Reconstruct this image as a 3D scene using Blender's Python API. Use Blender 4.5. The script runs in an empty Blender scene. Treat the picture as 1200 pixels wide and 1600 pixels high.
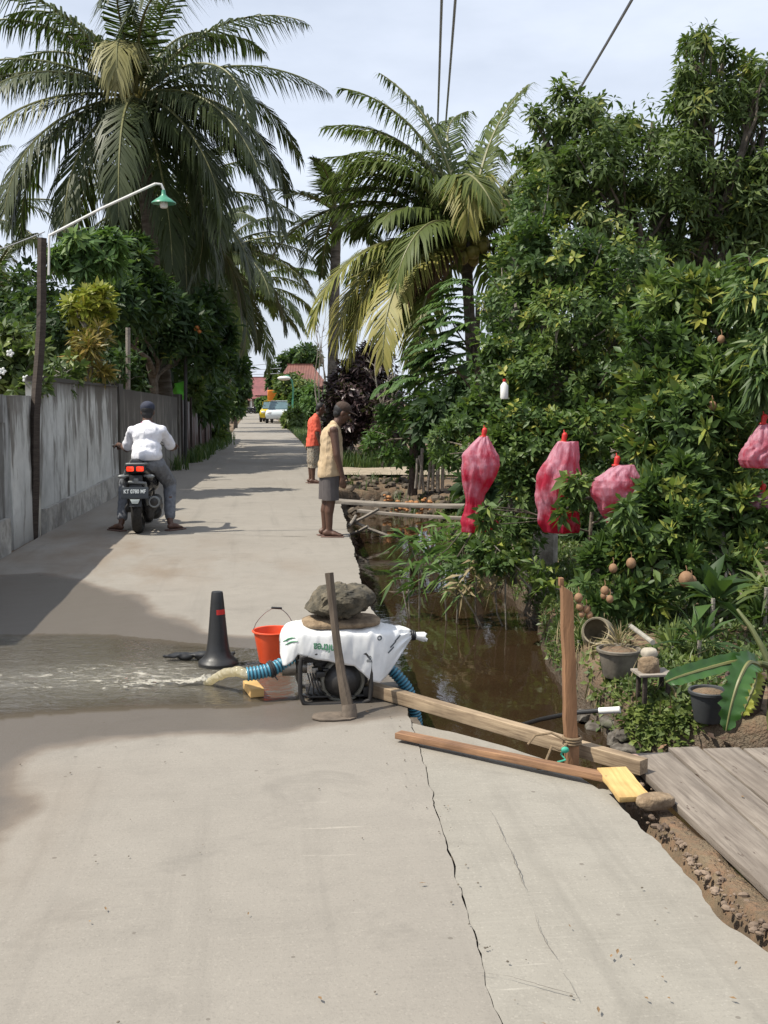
import bpy, bmesh, math, random
import numpy as np
from mathutils import Vector, Matrix, noise as mnoise
random.seed(7); RNG = np.random.default_rng(11)
S = bpy.context.scene
COL = S.collection
PI = math.pi
# ---------------------------------------------------------------- camera model
F_PX, CAM_H = 1700.0, 1.55
TH = math.atan(172 / F_PX)
PSI = math.atan(205 / (172 * math.sin(TH) + F_PX * math.cos(TH)))
RC = Matrix.Rotation(-PSI, 3, 'Z') @ Matrix.Rotation(PI / 2 - TH, 3, 'X')
def ray(px, py):
    return RC @ Vector((px - 600, 800 - py, -F_PX))
def P(px, py, z=0.0):
    """the ground point (height z) that the photograph shows at px, py"""
    d = ray(px, py); t = (z - CAM_H) / d.z
    return Vector((d.x * t, d.y * t, z))
def PY(px, py, Y):
    """the point at distance Y down the road that the photograph shows at px, py"""
    d = ray(px, py); t = Y / d.y
    return Vector((d.x * t, Y, CAM_H + d.z * t))
# ---------------------------------------------------------------- naming
def tag(o, label=None, cat=None, group=None, kind=None):
    if label: o['label'] = label
    if cat: o['category'] = cat
    if group: o['group'] = group
    if kind: o['kind'] = kind
    return o
def empty(name, loc, label, cat, group=None, rz=0.0):
    o = bpy.data.objects.new(name, None); COL.objects.link(o)
    o.location = loc; o.rotation_euler = (0, 0, rz); o.empty_display_size = .1
    return tag(o, label, cat, group)
def link(name, me, mat, parent=None):
    o = bpy.data.objects.new(name, me); COL.objects.link(o)
    if mat is not None:
        me.materials.clear(); me.materials.append(mat)
    if parent: o.parent = parent
    return o
def copy_tree(o, parent=None):
    c = o.copy(); COL.objects.link(c)
    if parent: c.parent = parent
    for ch in list(o.children): copy_tree(ch, c)
    return c
# ---------------------------------------------------------------- mesh builder
class MB:
    def __init__(s): s.v = []; s.f = []
    def add(s, vs, fs):
        n = len(s.v); s.v.extend([tuple(v) for v in vs]); s.f.extend([tuple(i + n for i in f) for f in fs]); return s
    def box(s, c, d, rot=None):
        hx, hy, hz = d[0] / 2, d[1] / 2, d[2] / 2
        vs = [Vector((x, y, z)) for x in (-hx, hx) for y in (-hy, hy) for z in (-hz, hz)]
        if rot is not None: vs = [rot @ v for v in vs]
        c = Vector(c)
        return s.add([v + c for v in vs], [(0, 1, 3, 2), (4, 6, 7, 5), (0, 4, 5, 1), (2, 3, 7, 6), (0, 2, 6, 4), (1, 5, 7, 3)])
    def tube(s, pts, rad, n=8, cap=True):
        pts = [Vector(p) for p in pts]; m = len(pts)
        if not hasattr(rad, '__len__'): rad = [rad] * m
        t0 = (pts[1] - pts[0]).normalized()
        up = Vector((0, 0, 1)) if abs(t0.z) < .9 else Vector((1, 0, 0))
        x = t0.cross(up).normalized(); vs = []
        for i, p in enumerate(pts):
            t = (pts[min(i + 1, m - 1)] - pts[max(i - 1, 0)]).normalized()
            x = (x - t * x.dot(t)).normalized(); y = t.cross(x)
            for k in range(n):
                a = 2 * PI * k / n
                vs.append(p + (x * math.cos(a) + y * math.sin(a)) * rad[i])
        fs = [(i * n + k, i * n + (k + 1) % n, (i + 1) * n + (k + 1) % n, (i + 1) * n + k) for i in range(m - 1) for k in range(n)]
        if cap: fs += [tuple(range(n - 1, -1, -1)), tuple((m - 1) * n + k for k in range(n))]
        return s.add(vs, fs)
    def lathe(s, c, prof, n=24, axis='Z', rot=None, closed=False):
        vs = []
        for r, h in prof:
            for k in range(n):
                a = 2 * PI * k / n
                v = Vector((r * math.cos(a), r * math.sin(a), h))
                if axis == 'X': v = Vector((h, v.x, v.y))
                if axis == 'Y': v = Vector((v.x, h, v.y))
                if rot is not None: v = rot @ v
                vs.append(v + Vector(c))
        m = len(prof); R = m if closed else m - 1
        fs = [(i * n + k, i * n + (k + 1) % n, ((i + 1) % m) * n + (k + 1) % n, ((i + 1) % m) * n + k) for i in range(R) for k in range(n)]
        if not closed:
            if prof[0][0] > 1e-4: fs.append(tuple(range(n - 1, -1, -1)))
            if prof[-1][0] > 1e-4: fs.append(tuple((m - 1) * n + k for k in range(n)))
        return s.add(vs, fs)
    def torus(s, c, R, r, axis='X', n=32, m=10, sx=1.0):
        prof = [(R + r * math.cos(2 * PI * j / m), sx * r * math.sin(2 * PI * j / m)) for j in range(m)]
        return s.lathe(c, prof, n, axis, None, True)
    def capsule(s, p0, p1, r0, r1=None, n=12, m=4):
        r1 = r0 if r1 is None else r1
        p0, p1 = Vector(p0), Vector(p1); d = p1 - p0
        t = d.normalized() if d.length > 1e-6 else Vector((0, 0, 1))
        pts, rad = [], []
        for i in range(m + 1):
            a = PI / 2 * (1 - i / m); pts.append(p0 - t * r0 * math.sin(a)); rad.append(max(r0 * math.cos(a), 1e-4))
        for i in range(m + 1):
            a = PI / 2 * i / m; pts.append(p1 + t * r1 * math.sin(a)); rad.append(max(r1 * math.cos(a), 1e-4))
        up = Vector((0, 0, 1)) if abs(t.z) < .9 else Vector((1, 0, 0))
        x = t.cross(up).normalized(); y = t.cross(x); vs = []
        for p, r in zip(pts, rad):
            for k in range(n):
                a = 2 * PI * k / n; vs.append(p + (x * math.cos(a) + y * math.sin(a)) * r)
        M = len(pts)
        fs = [(i * n + k, i * n + (k + 1) % n, (i + 1) * n + (k + 1) % n, (i + 1) * n + k) for i in range(M - 1) for k in range(n)]
        fs += [tuple(range(n - 1, -1, -1)), tuple((M - 1) * n + k for k in range(n))]
        return s.add(vs, fs)
    def ell(s, c, r, rot=None, n=16, m=10):
        c = Vector(c); vs = []
        for i in range(m + 1):
            a = PI * i / m
            for k in range(n):
                b = 2 * PI * k / n
                v = Vector((r[0] * max(math.sin(a), 1e-3) * math.cos(b), r[1] * max(math.sin(a), 1e-3) * math.sin(b), r[2] * math.cos(a)))
                if rot is not None: v = rot @ v
                vs.append(c + v)
        fs = [(i * n + k, (i + 1) * n + k, (i + 1) * n + (k + 1) % n, i * n + (k + 1) % n) for i in range(m) for k in range(n)]
        fs += [tuple(range(n)), tuple(m * n + k for k in range(n - 1, -1, -1))]
        return s.add(vs, fs)
    def mesh(s, smooth=True):
        me = bpy.data.meshes.new('m'); me.from_pydata(s.v, [], s.f); me.validate()
        bm = bmesh.new(); bm.from_mesh(me); bmesh.ops.recalc_face_normals(bm, faces=bm.faces); bm.to_mesh(me); bm.free()
        if smooth: me.polygons.foreach_set('use_smooth', [True] * len(me.polygons))
        me.update(); return me
    def build(s, name, mat, parent=None, smooth=True, bevel=0.0, sharp=35):
        me = s.mesh(smooth)
        if bevel > 0:
            bm = bmesh.new(); bm.from_mesh(me)
            es = [e for e in bm.edges if len(e.link_faces) == 2 and e.calc_face_angle(0) > .6]
            bmesh.ops.bevel(bm, geom=es, offset=bevel, segments=2, affect='EDGES', profile=.6)
            bm.to_mesh(me); bm.free()
            me.polygons.foreach_set('use_smooth', [smooth] * len(me.polygons))
        if smooth:
            me.set_sharp_from_angle(angle=math.radians(sharp))
        return link(name, me, mat, parent)
    def blob(s, name, mat, parent=None, voxel=.01, smooth=5, disp=None):
        """one continuous closed skin round everything added so far"""
        me = s.mesh(False); o = bpy.data.objects.new('tmp', me); COL.objects.link(o)
        r = o.modifiers.new('r', 'REMESH'); r.mode = 'VOXEL'; r.voxel_size = voxel
        if smooth:
            q = o.modifiers.new('s', 'SMOOTH'); q.factor = .5; q.iterations = smooth
        dg = bpy.context.evaluated_depsgraph_get(); dg.update()
        m2 = bpy.data.meshes.new_from_object(o.evaluated_get(dg))
        bpy.data.objects.remove(o); bpy.data.meshes.remove(me)
        if disp: 
            for v in m2.vertices: v.co += disp(v.co, v.normal)
        m2.polygons.foreach_set('use_smooth', [True] * len(m2.polygons))
        return link(name, m2, mat, parent)
def tris(name, V, T, mat, parent=None, tint=None, smooth=False):
    me = bpy.data.meshes.new(name); n = len(T)
    me.vertices.add(len(V)); me.vertices.foreach_set('co', np.ascontiguousarray(V, dtype=np.float32).ravel())
    me.loops.add(3 * n); me.loops.foreach_set('vertex_index', np.ascontiguousarray(T, dtype=np.int32).ravel())
    me.polygons.add(n); me.polygons.foreach_set('loop_start', np.arange(0, 3 * n, 3, dtype=np.int32))
    me.update(calc_edges=True)
    if smooth: me.polygons.foreach_set('use_smooth', [True] * n)
    if tint is not None:
        a = me.attributes.new('tint', 'FLOAT', 'POINT'); a.data.foreach_set('value', np.asarray(tint, dtype=np.float32))
    return link(name, me, mat, parent)
def grid_mesh(name, X, Y, Z, mat, parent=None, attrs=None, mask=None, smooth=True):
    """X, Y, Z arrays [rows, cols]"""
    r, c = X.shape; V = np.stack([X, Y, Z], -1).reshape(-1, 3)
    i = np.arange(r * c).reshape(r, c)
    Q = np.stack([i[:-1, :-1], i[:-1, 1:], i[1:, 1:], i[1:, :-1]], -1).reshape(-1, 4)
    if mask is not None: Q = Q[mask.reshape(-1)]
    me = bpy.data.meshes.new(name); n = len(Q)
    me.vertices.add(len(V)); me.vertices.foreach_set('co', V.astype(np.float32).ravel())
    me.loops.add(4 * n); me.loops.foreach_set('vertex_index', Q.astype(np.int32).ravel())
    me.polygons.add(n); me.polygons.foreach_set('loop_start', np.arange(0, 4 * n, 4, dtype=np.int32))
    me.update(calc_edges=True)
    if smooth: me.polygons.foreach_set('use_smooth', [True] * n)
    for k, a in (attrs or {}).items():
        t = me.attributes.new(k, 'FLOAT', 'POINT'); t.data.foreach_set('value', a.reshape(-1).astype(np.float32))
    return link(name, me, mat, parent)
def vnoise(X, Y, s=1.0, seed=0, oct=3):
    """smooth value noise in -1..1 for numpy arrays"""
    X = np.asarray(X, float) * s; Y = np.asarray(Y, float) * s; out = 0; amp = 1; tot = 0
    tab = np.random.default_rng(seed + 99).random((64, 64)) * 2 - 1
    for o in range(oct):
        xi = np.floor(X).astype(int); yi = np.floor(Y).astype(int); fx = X - xi; fy = Y - yi
        fx = fx * fx * (3 - 2 * fx); fy = fy * fy * (3 - 2 * fy); g = lambda a, b: tab[a % 64, b % 64]
        out = out + amp * ((g(xi, yi) * (1 - fx) + g(xi + 1, yi) * fx) * (1 - fy) + (g(xi, yi + 1) * (1 - fx) + g(xi + 1, yi + 1) * fx) * fy)
        tot += amp; amp *= .5; X = X * 2.03 + 17.3; Y = Y * 2.03 + 5.1
    return out / tot
def sdf_poly(X, Y, poly):
    """signed distance to polygon, negative inside"""
    X = np.asarray(X, float); Y = np.asarray(Y, float); d = np.full(X.shape, 1e9); ins = np.zeros(X.shape, bool)
    n = len(poly)
    for i in range(n):
        ax, ay = poly[i][:2]; bx, by = poly[(i + 1) % n][:2]
        ex, ey = bx - ax, by - ay; wx, wy = X - ax, Y - ay
        t = np.clip((wx * ex + wy * ey) / (ex * ex + ey * ey + 1e-12), 0, 1)
        d = np.minimum(d, (wx - ex * t) ** 2 + (wy - ey * t) ** 2)
        c = ((ay <= Y) & (by > Y)) | ((by <= Y) & (ay > Y))
        xc = ax + (Y - ay) / (by - ay if by != ay else 1e-9) * ex
        ins ^= c & (X < xc)
    d = np.sqrt(d); return np.where(ins, -d, d)
def sstep(a, b, x):
    t = np.clip((x - a) / (b - a), 0, 1); return t * t * (3 - 2 * t)
# ---------------------------------------------------------------- materials
class NT:
    def __init__(s, name):
        s.m = bpy.data.materials.new(name); s.m.use_nodes = True; s.t = s.m.node_tree; s.t.nodes.clear()
        s.out = s.n('ShaderNodeOutputMaterial')
    def n(s, ty, ins=None, **kw):
        nd = s.t.nodes.new(ty)
        for k, v in kw.items(): setattr(nd, k, v)
        for k, v in (ins or {}).items(): s.set(nd.inputs[k], v)
        return nd
    def set(s, sock, v):
        if hasattr(v, 'bl_idname') and hasattr(v, 'outputs'): s.t.links.new(v.outputs[0], sock)
        elif isinstance(v, bpy.types.NodeSocket): s.t.links.new(v, sock)
        else: sock.default_value = v if not (isinstance(v, tuple) and len(v) == 3) else (*v, 1)
    def pos(s, scale=(1, 1, 1)):
        g = s.n('ShaderNodeNewGeometry'); m = s.n('ShaderNodeMapping', {'Vector': g.outputs['Position']})
        m.inputs['Scale'].default_value = scale; return m
    def obj(s, scale=(1, 1, 1)):
        g = s.n('ShaderNodeTexCoord'); m = s.n('ShaderNodeMapping', {'Vector': g.outputs['Object']})
        m.inputs['Scale'].default_value = scale; return m
    def noise(s, vec, scale, detail=4, rough=.55, dist=0.0):
        return s.n('ShaderNodeTexNoise', {'Vector': vec, 'Scale': scale, 'Detail': detail, 'Roughness': rough, 'Distortion': dist})
    def ramp(s, fac, stops, interp='LINEAR'):
        r = s.n('ShaderNodeValToRGB', {'Fac': fac}); cr = r.color_ramp; cr.interpolation = interp
        while len(cr.elements) < len(stops): cr.elements.new(.5)
        for e, (p, c) in zip(cr.elements, stops):
            e.position = p; e.color = (*c, 1) if len(c) == 3 else c
        return r
    def gray(s, fac, a, b): return s.ramp(fac, [(a, (0, 0, 0)), (b, (1, 1, 1))])
    def mix(s, f, a, b, mode='MIX'):
        m = s.n('ShaderNodeMix', data_type='RGBA', blend_type=mode)
        s.set(m.inputs[0], f); s.set(m.inputs[6], a); s.set(m.inputs[7], b); return m.outputs[2]
    def math(s, op, a, b=0.0):
        m = s.n('ShaderNodeMath', operation=op); s.set(m.inputs[0], a); s.set(m.inputs[1], b); return m.outputs[0]
    def bump(s, h, strength=.3, dist=.01): return s.n('ShaderNodeBump', {'Height': h, 'Strength': strength, 'Distance': dist})
    def attr(s, name): return s.n('ShaderNodeAttribute', attribute_name=name).outputs['Fac']
    def pr(s, **kw):
        b = s.n('ShaderNodeBsdfPrincipled')
        for k, v in kw.items(): s.set(b.inputs[k.replace('_', ' ')], v)
        return b
    def done(s, sh): s.set(s.out.inputs['Surface'], sh); return s.m
def M(name, c, rough=.6, var=.25, scale=12, bump=.15, metal=0.0, c2=None, dist=.004, stretch=(1, 1, 1), spec=.5, thr=(.35, .7)):
    t = NT(name); v = t.obj(stretch); nz = t.noise(v, scale, 5, .6)
    if c2 is None: c2 = tuple(x * (1 - var) for x in c)
    col = t.ramp(nz.outputs['Fac'], [(thr[0], c2), (thr[1], c)])
    n2 = t.noise(v, scale * 6, 3)
    b = t.bump(n2.outputs['Fac'], bump, dist)
    r = t.n('ShaderNodeMapRange', {'Value': nz.outputs['Fac'], 'From Min': .3, 'From Max': .7, 'To Min': min(1, rough + .1), 'To Max': max(.02, rough - .08)})
    return t.done(t.pr(Base_Color=col.outputs[0], Roughness=r.outputs[0], Metallic=metal, Normal=b, Specular_IOR_Level=spec))
def leafmat(name, stops, rough=.45, trans=.25, spec=.5):
    t = NT(name); a = t.attr('tint'); col = t.ramp(a, stops)
    nz = t.noise(t.obj(), 3.0, 2)
    col = t.mix(t.math('MULTIPLY', nz.outputs['Fac'], .35), col.outputs[0], tuple(x * .5 for x in stops[0][1]))
    p = t.pr(Base_Color=col, Roughness=rough, Specular_IOR_Level=spec)
    tr = t.n('ShaderNodeBsdfTranslucent', {'Color': t.mix(.5, col, (.12, .22, .02))})
    mx = t.n('ShaderNodeMixShader', {0: trans, 1: p, 2: tr}); return t.done(mx)
# ================================================================ THE SETTING
SUN_EL, SUN_AZ = math.radians(57), math.radians(187)     # direction towards the sun: from the left, a little to the camera's side
SUN_DIR = Vector((math.cos(SUN_AZ) * math.cos(SUN_EL), math.sin(SUN_AZ) * math.cos(SUN_EL), math.sin(SUN_EL)))
def lerp_line(pts, y):
    return np.interp(y, [p[1] for p in pts], [p[0] for p in pts])
EDGE_R = [(.60, -3), (.60, 2.6), (.73, 4.9), (.77, 5.55), (.94, 9.7), (1.10, 12.4), (1.36, 17.6), (1.5, 24.6), (1.85, 42), (2.1, 80), (2.0, 118), (1.3, 160)]
WALL = [(-2.62, 6.0), (-2.56, 11), (-2.52, 13.2), (-2.28, 19.2), (-1.85, 27), (-1.6, 33), (-1.25, 45)]
EDGE_L = [(-7.5, -3), (-7.5, 5.5), (-2.50, 6.2)] + [(x + .06, y) for x, y in WALL[1:]] + [(-1.05, 60), (-1.0, 118), (-1.4, 160)]
WATER_Z = -0.45
DITCH = [(.70, 5.35), (.77, 5.6), (.94, 9.7), (1.10, 12.4), (1.30, 16.6), (1.36, 19.5), (2.6, 20), (2.42, 14), (2.2, 10.5), (1.98, 7.8), (1.88, 6.4), (1.93, 5.85), (2.2, 5.4), (2.9, 5.1), (5, 4.9), (9, 4.8), (9, 1), (1.75, -2.5), (1.66, 3.2), (1.62, 4.35)]
WET = [P(*p) for p in [(-60, 905), (60, 895), (112, 906), (170, 918), (215, 932), (265, 965), (320, 990), (395, 996), (460, 985), (520, 985), (600, 1020), (660, 1092), (640, 1112), (560, 1128), (480, 1136), (400, 1141), (300, 1150), (200, 1155), (110, 1163), (50, 1172), (24, 1200), (18, 1260), (4, 1330), (-60, 1420)]] 
WET = [(p.x, p.y) for p in WET] + [(-7, 3.6), (-7, 9.5)]
def terrain_h(X, Y):
    h = -.03 + .05 * vnoise(X, Y, .8, 3) * (np.abs(X) > 2.6)
    lo = lerp_line(EDGE_L, np.clip(Y, -3, 160)); hi = lerp_line(EDGE_R, np.clip(Y, -3, 160))
    onroad = (X > lo - .05) & (X < hi + .03) & (Y < 160)
    h = np.where(onroad, -.16, h)
    h = np.where((Y < 5.3) & (X > .3) & (X < 1.5), -.12, h)
    d = sdf_poly(X, Y, DITCH)
    # the right bank is a rough sloping face of mud: its lip wanders and rounds over
    right = sstep(1.4, 2.0, X)
    lip = (.20 + .12 * vnoise(X, Y, 1.1, 5) + .25 * sstep(6.5, 10, Y)) * right * sstep(3.8, 5.2, Y)
    dd = d - lip
    prof = sstep(-.05, .34, -dd)
    rough = (.07 * vnoise(X, Y, 4.5, 8) + .035 * vnoise(X, Y, 13, 9)) * np.exp(-(dd / .4) ** 2) * right
    h = h * (1 - prof) + (-1.35) * prof + rough
    h = h - .12 * right * np.exp(-np.clip(dd, 0, 9) / .55) * (Y > 4.9)
    # the culvert of rubble where the ditch ends and a path crosses
    h = np.where((Y > 18) & (d < .3), np.maximum(h, -.75 + .75 * sstep(18.0, 21.5, Y) + .08 * vnoise(X, Y, 3, 12)), h)
    far = sstep(150, 400, Y); h = h + far * 1.2 * (.5 + .5 * vnoise(X, Y, .01, 4))
    return h
def build_setting():
    # --- ground: one sheet, fine where the ditch and its bank are
    xs = np.concatenate([-np.geomspace(400, 3.2, 26), np.linspace(-3, .5, 24), np.linspace(.55, 4.2, 124), np.geomspace(4.3, 400, 34)])
    ys = np.concatenate([np.linspace(-12, 2.2, 12), np.linspace(2.3, 4.4, 28), np.linspace(4.45, 14, 200), np.linspace(14.1, 24, 90), np.geomspace(24.4, 600, 46)])
    X, Y = np.meshgrid(xs, ys); Z = terrain_h(X, Y)
    d = sdf_poly(X, Y, DITCH)
    damp = sstep(-.05, -.4, Z) 
    t = NT('earth'); ps = t.pos()
    a = t.noise(ps, 2.2, 6, .62); b = t.noise(ps, 19, 5, .65); c = t.noise(ps, 70, 3)
    col = t.ramp(a.outputs['Fac'], [(.3, (.085, .058, .036)), (.5, (.15, .11, .068)), (.7, (.22, .17, .105))])
    col = t.mix(t.gray(b.outputs['Fac'], .42, .68), col.outputs[0], (.20, .12, .07))
    col = t.mix(t.math('MULTIPLY', t.gray(c.outputs['Fac'], .55, .75), .5), col, (.06, .04, .028))
    dm = t.attr('damp'); col = t.mix(t.math('MULTIPLY', dm, .75), col, (.05, .038, .027))
    rg = t.n('ShaderNodeMapRange', {'Value': dm, 'To Min': .95, 'To Max': .45})
    bm_ = t.bump(t.math('ADD', t.math('MULTIPLY', b.outputs['Fac'], 1.0), t.math('MULTIPLY', c.outputs['Fac'], .5)), .9, .035)
    earth = t.done(t.pr(Base_Color=col, Roughness=rg.outputs[0], Normal=bm_))
    tag(grid_mesh('ground', X, Y, Z, earth, attrs={'damp': damp}), kind='structure')
    # --- concrete
    def concrete(name, base, warm, streak):
        t = NT(name); ps = t.pos()
        big = t.noise(ps, .7, 4, .6); med = t.noise(ps, 5, 6, .62); fine = t.noise(ps, 95, 4, .7); 
        br = t.noise(t.pos((3.0, 60, 1)), 1.2, 4, .6)        # broom strokes run across the road
        fl = t.noise(t.pos((2.2, 34, 1)), 1.0, 3, .5)
        col = t.mix(t.gray(big.outputs['Fac'], .32, .68), base, warm)
        col = t.mix(t.math('MULTIPLY', t.gray(med.outputs['Fac'], .45, .8), .45), col, tuple(x * .70 for x in warm))
        col = t.mix(t.math('MULTIPLY', t.gray(br.outputs['Fac'], .5, .72), streak), col, tuple(x * 1.16 for x in base))
        col = t.mix(t.math('MULTIPLY', t.gray(fl.outputs['Fac'], .70, .76), .7), col, tuple(min(.8, x * 1.5) for x in base))
        col = t.mix(t.math('MULTIPLY', t.gray(fine.outputs['Fac'], .56, .8), .42), col, tuple(x * .55 for x in base))
        pit = t.n('ShaderNodeTexVoronoi', {'Vector': ps, 'Scale': 9.0, 'Randomness': 1.0})
        pm = t.math('MULTIPLY', t.math('LESS_THAN', pit.outputs['Distance'], .075), t.math('GREATER_THAN', t.n('ShaderNodeSeparateColor', {0: pit.outputs['Color']}).outputs[0], .72))
        col = t.mix(t.math('MULTIPLY', pm, .55), col, (.09, .075, .06))
        # brown mud tracked on the road by the gate, and old tyre rub
        st = t.noise(t.pos((.9, .35, 1)), 1.6, 5, .6)
        ag = t.n('ShaderNodeTexVoronoi', {'Vector': ps, 'Scale': 160.0}); agc = t.n('ShaderNodeSeparateColor', {0: ag.outputs['Color']})
        col = t.mix(t.math('MULTIPLY', t.math('GREATER_THAN', agc.outputs[0], .90), .14), col, tuple(x * .5 for x in base)); col = t.mix(t.math('MULTIPLY', t.math('GREATER_THAN', agc.outputs[1], .95), .16), col, tuple(min(.7, x * 1.6) for x in base))
        rub = t.noise(t.pos((5.5, .22, 1)), 1.0, 4, .6); col = t.mix(t.math('MULTIPLY', t.gray(rub.outputs['Fac'], .55, .72), .42), col, tuple(x * .62 for x in warm))
        sp = t.noise(ps, 1.9, 6, .7, .8); col = t.mix(t.math('MULTIPLY', t.gray(sp.outputs['Fac'], .56, .66), .44), col, tuple(x * .66 for x in warm))
        stm = t.math('MULTIPLY', t.gray(st.outputs['Fac'], .42, .70), t.math('MULTIPLY', t.attr('mud'), .8))
        col = t.mix(stm, col, (.17, .125, .085))
        wet = t.attr('wet'); wn = t.math('ADD', wet, t.math('MULTIPLY', t.math('SUBTRACT', med.outputs['Fac'], .5), .35))
        rim = t.gray(wn, .12, .5); core = t.gray(wn, .40, .85)
        col = t.mix(t.math('MULTIPLY', rim, .62), col, (.115, .085, .062)); col = t.mix(t.math('MULTIPLY', core, .62), col, (.085, .076, .066))
        rg = t.n('ShaderNodeMapRange', {'Value': core, 'To Min': .9, 'To Max': .38})
        h = t.math('ADD', t.math('MULTIPLY', fine.outputs['Fac'], .7), t.math('ADD', t.math('MULTIPLY', br.outputs['Fac'], .5), t.math('MULTIPLY', med.outputs['Fac'], .8)))
        h = t.math('SUBTRACT', h, t.math('MULTIPLY', pm, .8))
        return t.done(t.pr(Base_Color=col, Roughness=rg.outputs[0], Normal=t.bump(h, .42, .006), Specular_IOR_Level=.35))
    c_road = concrete('road_concrete', (.228, .208, .180), (.258, .236, .205), .45)
    c_apron = concrete('apron_concrete', (.268, .250, .216), (.238, .220, .188), .35)
    # --- road: the main slab, its right edge broken along the ditch
    ys = np.concatenate([np.arange(-3, 2.4, .12), np.arange(2.4, 15, .035), np.arange(15, 45, .15), np.linspace(45.2, 160, 60)])
    jag = lambda y, s: (.007 + .016 * sstep(5, 6, y)) * vnoise(y, y * 0, 2.2, s) + .010 * vnoise(y, y * 0, 13, s + 1)
    L = lerp_line(EDGE_L, ys); R = lerp_line(EDGE_R, ys) + jag(ys, 20)
    n1, n2 = 26, 112
    rows = []
    for l, r in zip(L, R):
        m = max(l, -2.9); a = np.linspace(l, m, n1, endpoint=False) if m > l + .02 else np.linspace(l, l + .01, n1, endpoint=False)
        rows.append(np.concatenate([a, np.linspace(m + .012, r, n2)]))
    X = np.array(rows); Y = np.repeat(ys[:, None], X.shape[1], 1)
    Z = .006 * vnoise(X, Y, .9, 31) + .0015 * vnoise(X, Y, 6, 32)
    dw = sdf_poly(X, Y, WET); wob = .11 * vnoise(X, Y, 2.4, 33) + .03 * vnoise(X, Y, 14, 34)
    wet = sstep(.13, -.15, dw + wob)
    Z = Z - .012 * sstep(.1, -.6, dw) 
    mud = np.exp(-((X + 1.5) / .9) ** 2) * np.exp(-((Y - 12) / 2.4) ** 2) + 1.0 * np.exp(-((Y - 10.2) / .75) ** 2) * sstep(.9, -.3, X) + .55 * sstep(-.2, -1.2, X) * sstep(5.0, 4.2, Y) + .35 * sstep(16, 30, Y) + .5 * np.exp(-((X + 2.2) / .5) ** 2)
    mud = np.clip(mud, 0, 1)
    # right-hand edge wall of the slab, down into the ditch
    ex = np.stack([R + .001 + .02 * vnoise(ys, ys * 0 + k, 3, 40) * (k > 0) for k in range(6)], 1)
    ez = np.stack([Z[:, -1] - dz for dz in (.003, .06, .14, .3, .7, 1.3)], 1); ez[(ys > 20.5), 2:] = -.12
    X2 = np.concatenate([X, ex], 1); Y2 = np.concatenate([Y, np.repeat(ys[:, None], 6, 1)], 1); Z2 = np.concatenate([Z, ez], 1)
    pad = lambda a, v: np.concatenate([a, np.full((len(ys), 6), v)], 1)
    road = grid_mesh('road', X2, Y2, Z2, c_road, attrs={'wet': pad(wet, .75), 'mud': pad(mud, .6)})
    road.data.set_sharp_from_angle(angle=math.radians(40)); tag(road, kind='structure')
    # --- apron: the newer slab poured against the road; the joint stays open as a ragged crack
    far_pts = [P(628, 1128), P(700, 1142), P(790, 1166), P(880, 1196), P(948, 1240)]
    rgt_pts = [P(948, 1240), P(1000, 1283), P(1060, 1340), P(1100, 1405), P(1150, 1450), P(1200, 1488)]
    fx = [p.x for p in far_pts]; fy = [p.y for p in far_pts]
    ry = np.array([p.y for p in rgt_pts][::-1]); rx = np.array([p.x for p in rgt_pts][::-1])
    vs = np.linspace(0, 1, 150); us = np.linspace(0, 1, 90)
    XX, YY = [], []
    for v in vs:
        y0 = -1 + (4.12 + 1) * v if v < 1 else 4.12
        y0 = -1 + 5.12 * v
        l = lerp_line(EDGE_R, y0) + jag(np.array([y0]), 20)[0] + .0025 + .009 * max(0, vnoise(np.array([y0]), np.array([3.]), 9, 44)[0])
        r = np.interp(y0, ry, rx) + .03 * vnoise(np.array([y0]), np.array([1.]), 5, 46)[0] + .012 * vnoise(np.array([y0]), np.array([1.]), 21, 47)[0]
        XX.append(l + (r - l) * us); YY.append(np.full(90, y0))
    x_l, x_r = XX[-1][0], XX[-1][-1]
    for k, s in enumerate(np.linspace(0, 1, 50)[1:]):
        base_x = np.array(XX[149]); 
        tx = .722 + .012 + (1.44 - .722) * us
        ty = np.interp(tx, fx, fy) + .012 * vnoise(tx, tx * 0, 9, 48)
        x = base_x + (tx - base_x) * s; y = 4.12 + (ty - 4.12) * s
        e = lerp_line(EDGE_R, y[0]) + jag(np.array([y[0]]), 20)[0] + .004
        x = x + (e - x[0]) * (1 - us) ** 6
        XX.append(x); YY.append(y)
    X = np.array(XX); Y = np.array(YY)
    Z = -.004 + .005 * vnoise(X, Y, 1.2, 51) + .002 * vnoise(X, Y, 7, 52)
    # outer border drops to the earth
    def skirt(X, Y, Z, side):
        if side == 'R': return np.concatenate([X, X[:, -1:] + .004, X[:, -1:] + .012], 1), np.concatenate([Y, Y[:, -1:], Y[:, -1:]], 1), np.concatenate([Z, Z[:, -1:] - .02, Z[:, -1:] - .17], 1)
        return np.concatenate([X, X[-1:], X[-1:]], 0), np.concatenate([Y, Y[-1:] + .004, Y[-1:] + .012], 0), np.concatenate([Z, Z[-1:] - .02, Z[-1:] - .6], 0)
    X, Y, Z = skirt(X, Y, Z, 'R'); X, Y, Z = skirt(X, Y, Z, 'T')
    # a fainter, filled seam across the apron
    ap = grid_mesh('apron_pavement', X, Y, Z, c_apron, attrs={'wet': X * 0, 'mud': .55 * sstep(4.3, 5.0, Y) + .3 * sstep(1.2, 1.5, X)})
    ap.data.set_sharp_from_angle(angle=math.radians(40)); tag(ap, kind='structure')
    jy = np.arange(-1, 5.3, .03); jx = lerp_line(EDGE_R, jy) + jag(jy, 20)
    jc = np.stack([jx + o for o in (-.03, .0, .012, .05)], 1); jY = np.repeat(jy[:, None], 4, 1)
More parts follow.
